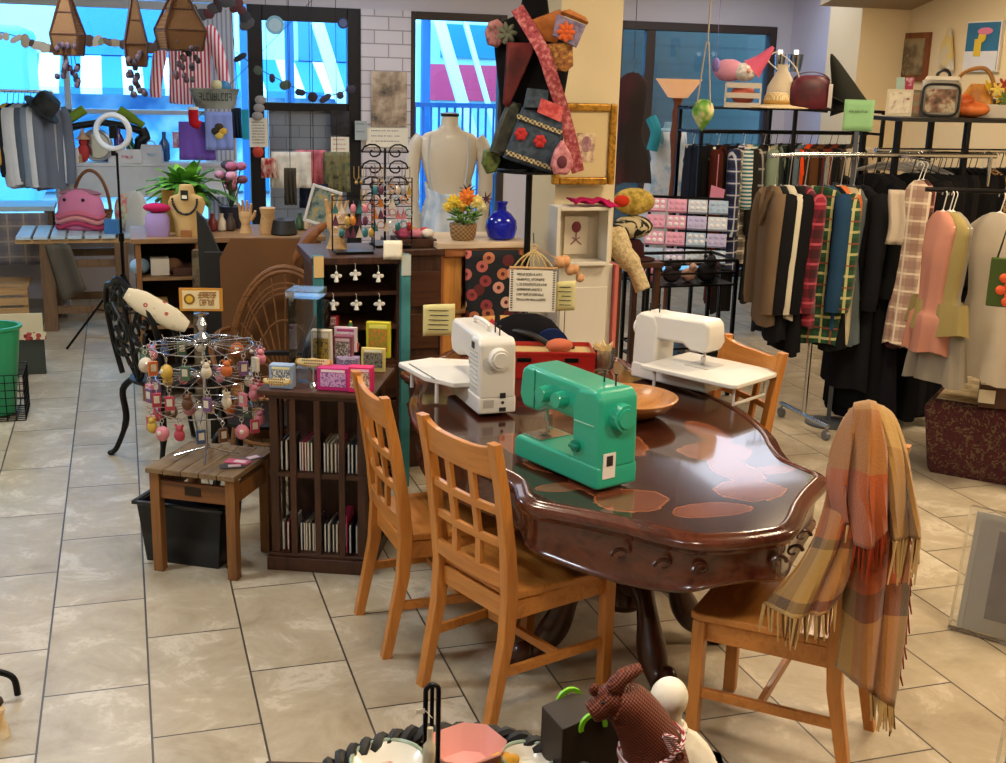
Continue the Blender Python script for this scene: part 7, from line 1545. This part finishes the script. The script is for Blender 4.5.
LG = [(874, '#101012', 'black satin', 'coat', .38, 425), (884, '#15131a', 'midnight', 'dress', .38, 440), (912, '#0f0f11', 'jet black', 'coat', .38, 445), (921, '#1b191a', 'black corduroy', 'coat', .38, 425), (930, '#121214', 'black overcoat', 'coat', .38, 420), (938, '#101013', 'inky black', 'dress', .38, 430)]
for k, (px, c, cn, st, w_, bot) in enumerate(LG):
    q = V((P(px, 172, AY).x, AY, BAR)); zb = max(.06, zat(px, bot, q))
    nm = {'skirt': 'skirt', 'dress': 'dress', 'coat': 'coat'}[st]
    garment(nm, f'{cn} {nm} among the long dark clothes of the chrome rack', nm, q, max(.4, BAR-zb-.1), w_, cloth(c), -1.25, style=st, seed=k+150, dep=.05, hanger=HANG_B)
SP3 = {'PK1': plaid('#b09a86', '#8a6a60', '#d8c8b4', 10), 'PK2': plaid('#6a3a34', '#2f1c1c', '#d09a94', 9)}
HY_ = AY-.27
t = thing('garment_hook', 'chrome face-out arm on the rack holding the white hanger', 'rack arm', (P(897, 170, AY).x, AY, BAR)); m_ = MB(); m_.tube([(0, -.016, 0), (0, -.3, -.012)], .006, 6); build('arm', m_, CHROME, t)
for px, c, cn, w_, top, bot, st, dy in ((886, 'PK1', 'beige and rose checked dress', .17, 172, 351, 'dress', .0), (900, 'PK2', 'pink and brown tartan dress', .18, 172, 353, 'dress', .04)):
    q = V((P(897, 170, AY).x+(px-897)*.004, HY_+dy, BAR-.015)); zb = zat(px, bot, q)
    garment('dress', f'{cn} hanging face-out on the white hanger of the chrome rack', 'dress', q, BAR-zb-.1, w_, SP3[c], fz(px)+(.35 if c == 'PK2' else -.3), style='dress', seed=int(px), dep=.035, hanger=HANG_W)
b = MB(); b.grid(lambda u, v: V(((u-.5)*.085+.01*math.sin(v*5), -.01*math.sin(u*7), -.30*(1-v))), 6, 10); q = P(899, 190, HY_-.09); one('scarf', b, cloth('#b8aa98'), 'cream scarf folded over the white hanger of the face-out dresses', 'scarf', q, fz(897), solid=.008)
# --- black shelf unit at the right with clothes below
UY = 6.15; ua, ub = P(876, 118, UY), P(1030, 118, UY); UZ = P(940, 117, UY).z
t = thing('shelf_rack', 'black metal rack with top shelf of bags and a rail of black coats', 'rack', (0, UY, 0)); xa, xb = ua.x+.02, ub.x+.6
b = MB(); b.box(((xa+xb)/2, 0, UZ-.012), (xb-xa, .42, .024)); build('top_shelf', b, plain('#18181a', .5), t, bev=.003)
for x in (xa+.02, xa+.5, xb-.02):
    for y in (-.17, .17): build('post', MB().box((x, y, (UZ-.024)/2), (.03, .03, UZ-.024)), BLK_METAL, t)
b = MB(); b.cyl((xa, 0, UZ-.2), (xb, 0, UZ-.2), .015); build('rail', b, CHROME, t)
b = MB(); b.box(((xa+xb)/2, -.17, .2), (xb-xa, .025, .025)); build('brace', b, BLK_METAL, t)
for k in range(13):
    px = 934+k*6.2; q = P(px, 150, UY); c = ['#0d0d0f', '#121114', '#17161a', '#0e0f12', '#1c1a1b'][k % 5]
    garment('coat', 'long black coat packed on the rail of the black shelf rack', 'coat', V((q.x, UY, UZ-.2)), 1.28 if k < 9 else 1.0, .38, cloth(c), fz(px)-.95, style='coat', seed=k+200, dep=.035, hanger=HANG_W if k in (8, 10) else HANG_B, group='long black coats on the shelf rack')
q = P(1004, 140, 5.0); garment('leopard_coat', 'leopard print coat hanging at the frame edge beside the black rack', 'coat', V((P(1000, 140, UY-.1).x, UY-.02, UZ-.2)), .8, .4, floral('#a8865a', ['#3a2616', '#2c1c10', '#5a3c20'], 60, .5), fz(1004)-.7, style='coat', seed=3)
# hangers crowd seen under the shelf
for k in range(12):
    px = 884+k*4; q = P(px, 142, 5.72); t = thing('hanger', 'empty chrome clip hanger crowding the rail under the black shelf', 'hanger', (P(px, 150, UY).x, UY, UZ-.2), fz(px)-.4+RGm.uniform(-.2, .2), 'empty hangers under the black shelf'); b = MB(); b.tube(arc((0, 0, -.022), .02, -.6, PI+.2, 8, 'xz')[::-1]+[V((0, 0, -.07))], .003, 5); build('hook', b, CHROME, t); b = MB(); b.tube([(-.18, 0, -.13), (0, 0, -.07), (.18, 0, -.13)], .006, 6); build('bar', b, plain('#b8b4ae', .3, .5), t)
# --- light garments at the right edge and green bag
q0 = P(978, 195, 4.75)
rail('clothes_rail', 'short dark rail of pale summer clothes at the edge of the shop', V((q0.x-.15, 4.95, 1.52)), V((q0.x+.9, 4.55, 1.52)), .012, BLK_METAL, True, (.55, 1))
for k, (dx, c, cn, st, w_, L) in enumerate(((-.06, '#b07a68', 'salmon pink', 'dress', .25, .70), (-.03, '#918253', 'olive yellow', 'dress', .33, .60), (-.015, '#857d70', 'sheer oatmeal', 'dress', .30, .86), (.2, '#a89c8a', 'stone grey', 'dress', .34, .84), (.32, '#c8a08a', 'peach', 'shirt', .36, .6), (.42, '#8a8478', 'ash grey', 'dress', .36, .8))):
    garment('dress' if st == 'dress' else 'shirt', f'{cn} {"dress" if st=="dress" else "shirt"} hanging on the short dark rail', 'dress' if st == 'dress' else 'shirt', V((q0.x+dx, 4.95-.381*(dx+.15), 1.52)), L, w_, cloth(c), fz(985)-.95+.1*k, style=st, seed=k+300, dep=.05, hanger=HANG_W)
a, c = P(992, 307, 4.3), P(1016, 258, 4.3); t = thing('tote_bag', 'green tote bag embroidered with orange flowers hanging before the pale dresses', 'bag', ((a.x+c.x)/2, 4.3, a.z), fz(1000)); w_, h_ = .1, c.z-a.z
build('body', MB().box((0, 0, h_/2), (.13, .03, h_)), cloth('#46562c'), t, bev=.006)
b = MB()
for x, z in ((.0, .6), (.025, .45), (-.01, .35), (.03, .25), (.02, .12)): b.ell((x, -.018, h_*z), (.022, .008, .022), 8)
build('flowers', b, plain('#d8562a', .7), t); b = MB(); b.tube([(-.04, 0, h_), (-.0, .03, h_+.22), (.04, 0, h_)], .005, 6); build('handle', b, cloth('#2c3420'), t)
# rail for the tote
# --- things on the black rack's top shelf
def us(px, dy=-.05): return V((P(px, 115, UY+dy).x, UY+dy, UZ+.0005))
s = S(us(930))
def card(name, label, cat, px, w_px, h_px, dy, mt, frame=None, tilt=-.12):
    p = us(px, dy); t = thing(name, label, cat, p, fz(px)); w_, h_ = w_px*s, h_px*s; E = MX.Rotation(tilt, 3, 'X')
    b = MB(); b.box(E @ V((0, 0, h_/2)), (w_, .012, h_), E.copy()); build('panel' if not frame else 'frame', b, frame or mt, t)
    if frame: b = MB(); b.box(E @ V((0, -.008, h_/2)), (w_*.8, .004, h_*.8), E.copy()); build('picture', b, mt, t)
    return t
card('framed_print', 'cream framed floral print leaning on the black shelf near the green tag', 'framed print', 898, 25, 26, .02, mottle([(.42, '#d8d0bc'), (.58, '#c8beaa'), (.66, '#8a3a3a')], 26, 3), plain('#cfc4ac', .6))
card('framed_print', 'small green brown framed print tucked beside the clear backpack', 'framed print', 915, 9, 26, .03, mottle([(.4, '#8a8a6a'), (.6, '#a85a4a')], 20, 2), plain('#7a6a4a', .6))
card('greeting_card', 'pale aqua card standing behind the cream framed print', 'card', 897, 8, 38, .14, plain('#a8c4bc', .7))
card('greeting_card', 'raspberry card with white motif behind the cream framed print', 'card', 906, 8, 38, .15, mottle([(.5, '#a02850'), (.66, '#d8b0bc')], 16, 2))
card('greeting_card', 'black chalk card in white edge behind the clear backpack', 'card', 926, 14, 36, .15, mottle([(.5, '#1c2424'), (.66, '#4a5a58')], 16, 2), plain('#d0ccc4', .6))
p = us(939, -.08); t = thing('backpack', 'clear fronted backpack with dark piping and cream top standing on the black shelf', 'backpack', p, fz(939)); w_, h_ = 38*s, 36*s; b = MB(); rings = []
for z, k in ((0, .9), (.08, 1), (.75, 1), (.92, .9), (1, .7)): rings.append([V((w_/2*k*math.copysign(abs(math.cos(q))**.5, math.cos(q)), .075*k*math.copysign(abs(math.sin(q))**.7, math.sin(q)), h_*z)) for q in [2*PI*j/32 for j in range(32)]])
b.loft(rings); build('body', b, plain('#8f8a80', .4), t)
build('window', MB().box((0, -.077, h_*.45), (w_*.74, .004, h_*.62)), mottle([(.35, '#4a4238'), (.5, '#8a6a5a'), (.6, '#b0a890'), (.7, '#7a2c3c')], 12, 3, .15), t)
b = MB(); b.tube([V((w_*.45*math.copysign(abs(math.cos(q))**.4, math.cos(q)), -.075, h_*.47+h_*.42*math.copysign(abs(math.sin(q))**.4, math.sin(q)))) for q in [2*PI*j/32 for j in range(32)]], .007, 6, closed=True); build('piping', b, BLACK, t)
b = MB(); b.loft([[V((w_*.46*math.cos(q), .06*math.sin(q), h_*1.0)) for q in [2*PI*j/24 for j in range(24)]], [V((w_*.4*math.cos(q), .05*math.sin(q), h_*1.1)) for q in [2*PI*j/24 for j in range(24)]]]); build('top_panel', b, plain('#d8d0c0', .6), t); b = MB(); b.tube(arc((0, 0, h_*1.1), .035, 0, PI, 10, 'xz'), .01, 6); build('grab_handle', b, BLACK, t)
p = us(968, -.06); t = thing('orange_bag', 'slouchy orange leather bag lying beside the clear backpack', 'bag', p, fz(968)); b = MB(); b.ell((0, 0, .05), (.12, .08, .05), 14); b.ell((-.04, 0, .09), (.07, .06, .05), 12); build('body', b, mottle([(.4, '#b8521c'), (.6, '#d8783a')], 10, 3, .5), t)
p = us(974, .07); t = thing('yellow_bag', 'ochre leather hobo bag with tall arched strap behind the orange bag', 'bag', p, fz(974)); b = MB(); rings = []
for z, k in ((0, .9), (.05, 1), (.12, .8), (.2, .35)): rings.append([V((.11*k*math.cos(q)*(1+.04*math.sin(8*q)), .06*k*math.sin(q), z)) for q in [2*PI*j/32 for j in range(32)]])
b.loft(rings); build('body', b, mottle([(.4, '#a86a1c'), (.6, '#cf9238')], 10, 3, .45), t); b = MB(); b.tube(spline([(.08, 0, .1), (.09, 0, .2), (.03, 0, .29), (-.08, 0, .27), (-.13, 0, .2)], 6), .013, 7); build('strap', b, plain('#a0702c', .5), t)
p = us(998, -.02); t = thing('flower_basket', 'white trough of yellow and red artificial flowers at the end of the black shelf', 'flowers', p, fz(998)); build('trough', MB().box((.05, 0, .04), (.34, .14, .08)), plain('#d0cabc', .6), t, bev=.004)
rf2 = random.Random(6)
for k in range(18):
    c = ['#e0c030', '#e8d060', '#a83a30', '#d8b82c', '#5a7a34'][k % 5]; b = MB(); q = V((rf2.uniform(-.1, .2), rf2.uniform(-.06, .04), .09+rf2.uniform(0, .12)))
    for j in range(6): E = MX.Rotation(j*PI/3, 3, 'Y'); b.ell(q+E @ V((.022, -.01, 0)), (.022, .007, .01), 6, 0, E)
    b.tube([q, V((q.x*.8, 0, .07))], .003, 4); build('flower', b, plain(c, .7), t)
b = MB(); b.ell((0, 0, .06), (.14, .05, .06), 12); one('grey_hat', b, cloth('#6a6660'), 'grey soft hat lying behind the yellow flowers', 'hat', us(985, .15))
# green tag on the chrome rack's upright
a, c = P(845, 131, 5.98), P(872, 100, 5.98); t = thing('size_tag', 'pale green paper tag standing above the chrome rack', 'tag', ((a.x+c.x)/2, 5.98, 0), fz(858)); w_, h_ = c.x-a.x, c.z-a.z
b = MB(); b.grid(lambda u, v: V(((u-.5)*w_*1.05, .006*math.sin(u*4), a.z+v*h_)), 8, 5); build('paper', b, plain('#8fc08a', .8), t, solid=.0015); b = MB(); b.box((0, .02, (a.z+.02)/2), (.026, .02, a.z+.02)); build('upright', b, plain('#5a6068', .4, .5), t); glyphs('writing', t, -w_*.35, w_*.3, a.z+h_*.6, a.z+h_*.68, 6, plain('#5a7a58', .8), -.006)
b = MB(); b.lathe([(0, 0), (.14, 0), (.14, .012), (.03, .02), (0, .02)], 20, cap=False); build('base', b, plain('#5a6068', .4, .5), t)
# --- pictures on the cream wall
def wallpic(label, x0, y0, x1, y1, frame, pic, fw_=.03, z_off=0):
    def wpt(px, py): d = ray(px, py); return EYE+d*((X1-.02)/d.x)
    a, c = wpt(x0, y1), wpt(x1, y0); w_ = abs(a.y-c.y); h_ = c.z-a.z; t = thing('picture', label, 'picture', (X1-.016, (a.y+c.y)/2, a.z))
    b = MB(); b.box((0, 0, h_/2), (.03, w_, h_)); build('frame', b, frame, t, bev=.003); build('print', MB().box((-.017, 0, h_/2), (.005, w_-2*fw_, h_-2*fw_)), pic, t); return t, w_, h_
wallpic('wooden framed picture of a brown figure on the cream wall', 898, 32, 931, 81, wood('#5a2c14', '#7a4424', 2, 1, .4), mottle([(.4, '#8a7a5c'), (.52, '#5a4a34'), (.64, '#b0a488')], 4, 4), .05)
t, w_, h_ = wallpic('poster of a yellow figure on blue over a white band on the cream wall', 963, 20, 1004, 72, plain('#dcdad6', .6), plain('#2c6a90', .6), .012)
build('white_band', MB().box((-.021, 0, h_*.22), (.004, w_-.02, h_*.38)), plain('#cfd0d6', .6), t)
b = MB(); b.box((-.024, w_*.1, h_*.48), (.003, w_*.2, h_*.34)); b.ell((-.024, 0, h_*.68), (.003, w_*.12, h_*.1), 10); build('yellow_figure', b, plain('#d8b838', .6), t); b = MB(); b.ell((-.026, -w_*.08, h_*.8), (.003, w_*.22, h_*.07), 12); build('pink_shape', b, plain('#cf7a9a', .6), t)
def wpt(px, py, off=.02): d = ray(px, py); return EYE+d*((X1-off)/d.x)
q = wpt(944, 70, .06); b = MB(); b.loft([[V((0, -.1, 0)), V((.02, -.1, 0)), V((.02, .1, .05)), V((0, .1, .05))], [V((0, -.06, .18)), V((.02, -.06, .18)), V((.02, .08, .2)), V((0, .08, .2))], [V((0, -.01, .34)), V((.02, -.01, .34)), V((.02, .01, .34)), V((0, .01, .34))]]); one('hanging_cloth', b, mottle([(.42, '#c8b070'), (.55, '#b8b4ac'), (.65, '#d8d0c0')], 6, 2), 'small cream and yellow cloth hanging between the two wall pictures', 'cloth', q)
# --- carpet covered ottoman and tissue box
OM = mottle([(.3, '#1c1610'), (.42, '#4a1a1e'), (.52, '#3a1218'), (.6, '#6a5a3a'), (.64, '#4a161c'), (.7, '#20262a')], 30, 5, .95, dist=1.5)
def rug():
    n = N('kilim'); n.set(.95, 0, .1); o = sepxyz(n, 'Object')
    v = n.n('ShaderNodeTexVoronoi'); v.inputs['Scale'].default_value = 9; n.L(n.coord(), v.inputs['Vector'])
    f = n.mth('FRACT', n.mth('MULTIPLY', v.outputs['Distance'], 5.5)); c = n.ramp(f, [(0, '#4a1a20'), (.3, '#6a2a2c'), (.5, '#8a7450'), (.62, '#2c2a24'), (.8, '#5a2026'), (1, '#3a3a2c')])
    e = n.mth('GREATER_THAN', n.mth('ABSOLUTE', o[0]), .26); c2 = n.ramp(f, [(0, '#8a7a54'), (.4, '#4a5040'), (.6, '#9a8a62'), (1, '#2c2a24')])
    n.col(n.mix(e, c, c2)); n.bump(n.noise(n.coord(), 160, 2), .5, .004); return n.m
t = thing('ottoman', 'carpet covered ottoman with dark red oriental pattern at the shop edge', 'ottoman', (4.53, 4.98, 0), math.radians(-48))
b = MB(); b.loft([[V((x*k, y*k, z)) for x, y in ((-.42, -.36), (.42, -.36), (.42, .36), (-.42, .36))] for z, k in ((0, .86), (.03, .9), (.36, 1.0), (.40, .97), (.41, .9))]); build('cover', b, OM, t, bev=.02, seg=3)
b = MB(); b.box((0, 0, .4125), (.74, .62, .004)); build('pale_top', b, mottle([(.4, '#b8a888'), (.6, '#8a7a60')], 9, 4, .95), t)
q = G(992, 405, .415); t = thing('tissue_box', 'brown tissue box with white lattice top and price card on the ottoman', 'box', (q.x+.02, q.y, .4147), math.radians(-38)); b = MB(); b.box((0, 0, .06), (.17, .17, .12)); build('box', b, plain('#4a2c1e', .5), t, bev=.003)
b = MB(); b.box((0, 0, .1405), (.172, .172, .04)); build('lattice', b, plain('#d8d0c8', .5), t)
b = MB()
for i in range(4):
    for j in range(2): b.box((-.06+.04*i, -.0865, .132+.018*j), (.026, .002, .011))
for i in range(4):
    for j in range(4): b.box((-.06+.04*i, -.06+.04*j, .161), (.026, .026, .002))
build('openings', b, plain('#3a241c', .6), t); b = MB(); b.box((-.05, -.0885, .06), (.08, .003, .07)); build('price_card', b, PAPER, t)
# --- plastic wrapped prints at the right edge
for k, (px, py, w_, h_, ry, lb) in enumerate(((980, 638, .26, .48, .0, 'clear plastic sleeve of grey matted prints standing at the frame edge'), (1012, 800, .22, .5, -.1, 'second plastic sleeved print in the lower corner of the frame'))):
    q = G(px, py, 0); t = thing('print_sleeve', lb, 'print', (q.x+.02, q.y, 0), fz(px)-.25)
    t.rotation_euler = (-.2, 0, fz(px)-.25)
    if k: t.location = (2.35, 2.32, 0)
    build('sleeve', MB().box((0, 0, h_/2), (w_, .05, h_)), glassy('#fcfcfa', .95, .1), t)
    build('mat_board', MB().box((.02, .0, h_/2), (w_*.82, .012, h_*.94)), plain('#cfcbc2', .7), t); build('print', MB().box((.03, -.008, h_/2), (w_*.34, .003, h_*.7)), mottle([(.4, '#8a878a'), (.6, '#a09da0')], 5, 3), t)
    build('edge_strip', MB().box((-w_*.36, -.01, h_/2), (.02, .004, h_*.94)), plain('#dedad0', .6), t)
# ================================================================ foreground display table (its top lies just under the frame)
FT = .86
fe = G(500, 764, FT); yc = fe.y
t = thing('front_table', 'dark display table at the camera end, under the trays and wicker ornaments', 'table', (fe.x+.06, yc-.30, 0), FACE)
build('tabletop', MB().box((0, 0, FT-.02), (1.1, .52, .04)), DARKW, t, bev=.004)
for x in (-.5, .5):
    for y in (-.22, .22): build('leg', MB().box((x, y, (FT-.04)/2), (.05, .05, FT-.04)), DARKW, t)
def ft(px, py, z=FT): return G(px, py, z)
r_ = .25; p = G(462, 731, FT+.03); p = p-V((math.sin(YAW), math.cos(YAW), 0))*r_
tr = thing('tray', 'round tray with black twisted rope rim holding plates at the front', 'tray', (p.x, p.y, FT+.0005))
b = MB(); b.lathe([(0, 0), (r_, 0), (r_, .012), (0, .012)], 40, cap=False); build('base', b, DARKW, tr)
b = MB()
for ph in (0, PI): b.tube([V(((r_+.009*math.cos(28*q+ph))*math.cos(q), (r_+.009*math.cos(28*q+ph))*math.sin(q), .028+.009*math.sin(28*q+ph))) for q in [2*PI*j/200 for j in range(200)]], .0095, 6, closed=True)
build('rope_rim', b, plain('#1d1c1c', .6), tr)
TT = FT+.0130
def plate(px, py, r_, label, ctr, rim='#8fa08a'):
    q = G(px, py, TT); t = thing('plate', label, 'plate', (q.x, q.y, TT)); b = MB(); b.lathe([(0, .001), (r_*.6, 0), (r_, .022), (r_*.985, .024), (r_*.6, .006), (0, .006)], 36, cap=False); build('dish', b, plain('#d5cfc0', .25, 0, .03, coat=.4), t); b = MB(); b.tube(arc((0, 0, .023), r_*.99, 0, 2*PI, 36, 'xy')[:-1], .0035, 6, closed=True); build('green_rim', b, plain(rim, .3), t)
    b = MB(); b.cyl((0, 0, .0062), (0, 0, .0068), r_*.35, n=24); build('motif', b, mottle([(.45, '#d5cfc0'), (.58, ctr), (.64, '#d5cfc0')], 26, 3), t); return t
plate(388, 772, .062, 'cream plate with grey green rim and faded motif in the rope tray', '#b06a5a')
plate(527, 768, .045, 'small white dish with grey green rim by the black box', '#8a9a8a')
q = G(466, 768, TT); b = MB(); b.loft([[V((x*k, y*k, z)) for x, y in ((-.062, -.03), (-.03, -.058), (.03, -.058), (.062, -.03), (.062, .03), (.03, .058), (-.03, .058), (-.062, .03))] for z, k in ((0, .7), (.045, 1), (.048, .98), (.006, .66))], cap=True); one('pink_dish', b, plain('#d79a90', .4, 0, .04, coat=.3), 'salmon pink faceted dish standing in the rope tray', 'dish', (q.x, q.y, TT), .3)
q = G(504, 778, TT); b = MB(); b.ell((0, 0, .014), (.022, .016, .014), 10); b.ell((.02, 0, .012), (.012, .01, .01), 8); one('yellow_ornament', b, plain('#d8a02c', .5), 'small yellow ornament between the pink dish and the black box', 'ornament', (q.x+.005, q.y+.03, TT))
# hook stand: bent black rod with cloth tied on
q = G(431, 790, TT); t = thing('hook_stand', 'bent black metal loop stand with cream cloth tied to it', 'stand', (q.x, q.y, TT)); s = S(q); hh = P(431, 685, q.y).z-TT; w_ = 13*s
b = MB(); b.tube([V((-w_/2, 0, 0)), V((-w_/2, 0, hh-w_/2))]+arc((0, 0, hh-w_/2), w_/2, PI, 0, 10, 'xz')+[V((w_/2, 0, 0))], .0042, 8); b.tube([V((0, 0, hh)), V((0, 0, hh*.62))], .0034, 8); build('loop', b, BLK_METAL, t); b = MB(); b.lathe([(0, 0), (.03, 0), (.03, .004), (0, .006)], 20, cap=False); build('base', b, BLK_METAL, t)
b = MB(); b.tube(spline([(-.004, -.006, hh*.62), (-.006, -.008, hh*.4), (-.012, -.01, hh*.1), (-.02, -.01, .005)], 5), [.005]*4+[.010]*5+[.016]*7, 10); one('cream_cloth', b, cloth('#cdbfa2'), 'knotted cream cloth hanging in the black loop stand', 'cloth', (q.x, q.y, TT))
b = MB(); b.box((-.02, -.004, hh*.78), (.014, .001, .008)); b.tube([(-.012, -.004, hh*.78), (0, -.004, hh*.7)], .0008, 5); one('price_tag', b, PAPER, 'tiny white price tag strung on the black loop stand', 'tag', (q.x, q.y, TT))
# black box with green handles
a = G(596, 790, FT); t = thing('carry_box', 'dark brown box with lime green handles beside the wicker llama', 'box', (a.x-.008, a.y+.06, FT+.0005), FACE+.42); s = S(a); 
zt = P(580, 705, a.y+.06).z-FT
b = MB(); b.prism([(-.055, 0), (.055, 0), (.055, zt*.9), (0, zt*1.0), (-.055, zt*.9)], -.04, .04, 'xz'); build('body', b, plain('#2a2119', .6), t, bev=.002)
LIME = plain('#74b81e', .4, 0, .03)
for y in (-.043, .043):
    b = MB(); L = arc((0, 0, 0), .026, -.2, PI+.2, 14, 'xz'); rings = [[q_+V((0, y-.002, zt*.86)), q_*1.0+V((0, y+.004, zt*.86)), q_*.72+V((0, y+.004, zt*.86)), q_*.72+V((0, y-.002, zt*.86))] for q_ in L]; b.loft(rings); build('handle', b, LIME, t)
b = MB(); b.box((.058, 0, zt*.45), (.006, .03, zt*.6)); build('side_clip', b, LIME, t, bev=.002)
b = MB(); b.tube(spline([(-.1, 0, .03), (-.02, .0, .055), (.07, 0, .03)], 6), .006, 7); q = G(614, 775, FT+.03); one('brown_strap', b, plain('#6a2c1c', .5), 'curved reddish brown handle in front of the dark box', 'handle', (q.x, q.y-.01, FT-.018))
q = G(600, 779, FT); b = MB(); b.box((0, 0, .012), (.12, .03, .024)); one('wooden_ruler', b, LIGHTW, 'pale wooden ruler lying at the foot of the wicker llama', 'ruler', (q.x+.02, q.y-.03, FT+.0005), .1, bev=.002)
# wicker llama
q = G(655, 800, FT); Yl = q.y; s = S(q)
WL = weave('#7a3a24', '#3d180e', 330, .45)
def lp(px, py, dy=0): return P(px, py, Yl+dy)-V((q.x, Yl, FT))
t = thing('wicker_llama', 'red brown woven wicker llama with striped ribbon round its neck', 'wicker animal', (q.x, Yl, FT+.0005))
base = V((0, 0, 0)); nk = spline([lp(660, 790), lp(655, 758), lp(644, 728), lp(628, 706), lp(612, 702)], 6); b = MB(); b.tube(nk, [.058-.0011*i for i in range(len(nk))], 20); build('neck', b, WL, t)
hd = spline([lp(622, 694), lp(610, 700), lp(599, 708), lp(590, 714)], 5); b = MB(); b.tube(hd, [.016, .020, .023, .025, .026, .026, .025, .023, .022, .021, .021, .02, .019, .018, .017, .013], 16); build('head', b, WL, t)
for py0, px1, py1, dy in ((692, 641, 668, -.01), (695, 634, 672, .02)):
    e = spline([lp(611, py0, dy), lp(622, (py0+py1)/2-2, dy), lp(px1, py1, dy)], 5); b = MB(); b.tube(e, [.008, .011, .013, .014, .014, .013, .013, .012, .011, .010, .008], 10); build('ear', b, WL, t)
b = MB(); b.ell(lp(594, 690, -.0), (.008, .006, .011), 8); build('horn', b, WL, t); b = MB(); b.ell(lp(603, 703, -.024), .0035, 8); build('eye', b, BLACK, t)
b = MB(); b.loft([[V((.075*k*math.cos(a_), .05*k*math.sin(a_), z)) for a_ in [2*PI*j/20 for j in range(20)]] for z, k in ((0, .9), (.02, 1.0), (.05, .8))]); build('body', b, WL, t)
c_ = lp(651, 744); dr = (lp(644, 728)-lp(655, 758)).normalized(); b = MB(); u1 = V((0, 1, 0)); u2 = dr.cross(u1).normalized(); b.tube([c_+(u1*math.cos(a_)+u2*math.sin(a_))*.054 for a_ in [2*PI*j/30 for j in range(30)]], .004, 6, closed=True); RB_ = stripe('#8a2a34', '#d8c8c8', 300, 2, .5); build('ribbon', b, RB_, t)
for e in (((664, 735), (682, 750)), ((664, 737), (672, 752)), ((664, 735), (677, 739))):
    b = MB(); b.tube([lp(e[0][0], e[0][1], -.05), lp(e[1][0], e[1][1], -.055)], .0035, 6); build('ribbon_tail', b, RB_, t)
b = MB(); b.tube(arc(lp(680, 757, -.055), .006, 0, 2*PI, 12, 'xz')[:-1], .002, 5, closed=True); build('bead', b, plain('#5a2418', .4), t)
# white figure seen from behind
q = G(684, 800, FT); Yw = q.y+.10; q = P(684, 800, Yw); WHC = mottle([(.35, '#cfc7b4'), (.6, '#e6dfcf')], 20, 3, .5)
def wp(px, py): r = P(px, py, Yw); return r.x-q.x, r.z-FT
t = thing('figurine', 'white plaster figurine with wrapped head and draped shoulders seen from behind', 'figurine', (q.x, Yw, FT+.0005)); s = S(q)
hx_, hz_ = wp(669, 698); b = MB(); b.ell((hx_, 0, hz_), (19*s, 17*s, 21*s), 18); build('head', b, WHC, t)
b = MB(); rings = []
for py, hw_, dx in ((800, 50, 12), (770, 46, 10), (752, 40, 8), (738, 28, 6), (730, 16, 3), (722, 12, 0), (712, 12, 0)):
    x_, z_ = wp(670+dx*.3, py); z_ = max(z_, 0); rings.append([V((x_+hw_*s*math.cos(a_)*(1+.03*math.sin(9*a_)), hw_*s*.62*math.sin(a_), z_)) for a_ in [2*PI*j/36 for j in range(36)]])
b.loft(rings); build('draped_shoulders', b, WHC, t)
x_, z_ = wp(670, 728); b = MB(); b.tube([V((x_+15*s*math.cos(a_), 11*s*math.sin(a_), z_+.003*math.sin(3*a_))) for a_ in [2*PI*j/20 for j in range(20)]], .006, 7, closed=True); build('scarf_roll', b, WHC, t)
# small figurine tip at the lower left corner
q = G(2, 735, 0); t = thing('figurine', 'small cream and brown figurine on the floor by the black stand foot', 'figurine', (q.x-.005, q.y, 0)); b = MB(); b.lathe([(0, 0), (.03, 0), (.025, .03), (.015, .06), (.02, .09), (.012, .1), (0, .1)], 16, cap=False); build('body', b, mottle([(.4, '#c8a878'), (.6, '#e0d0b0')], 20, 2), t); b = MB(); b.ell((0, 0, .115), .018, 10); build('head', b, plain('#3a2a20', .6), t)
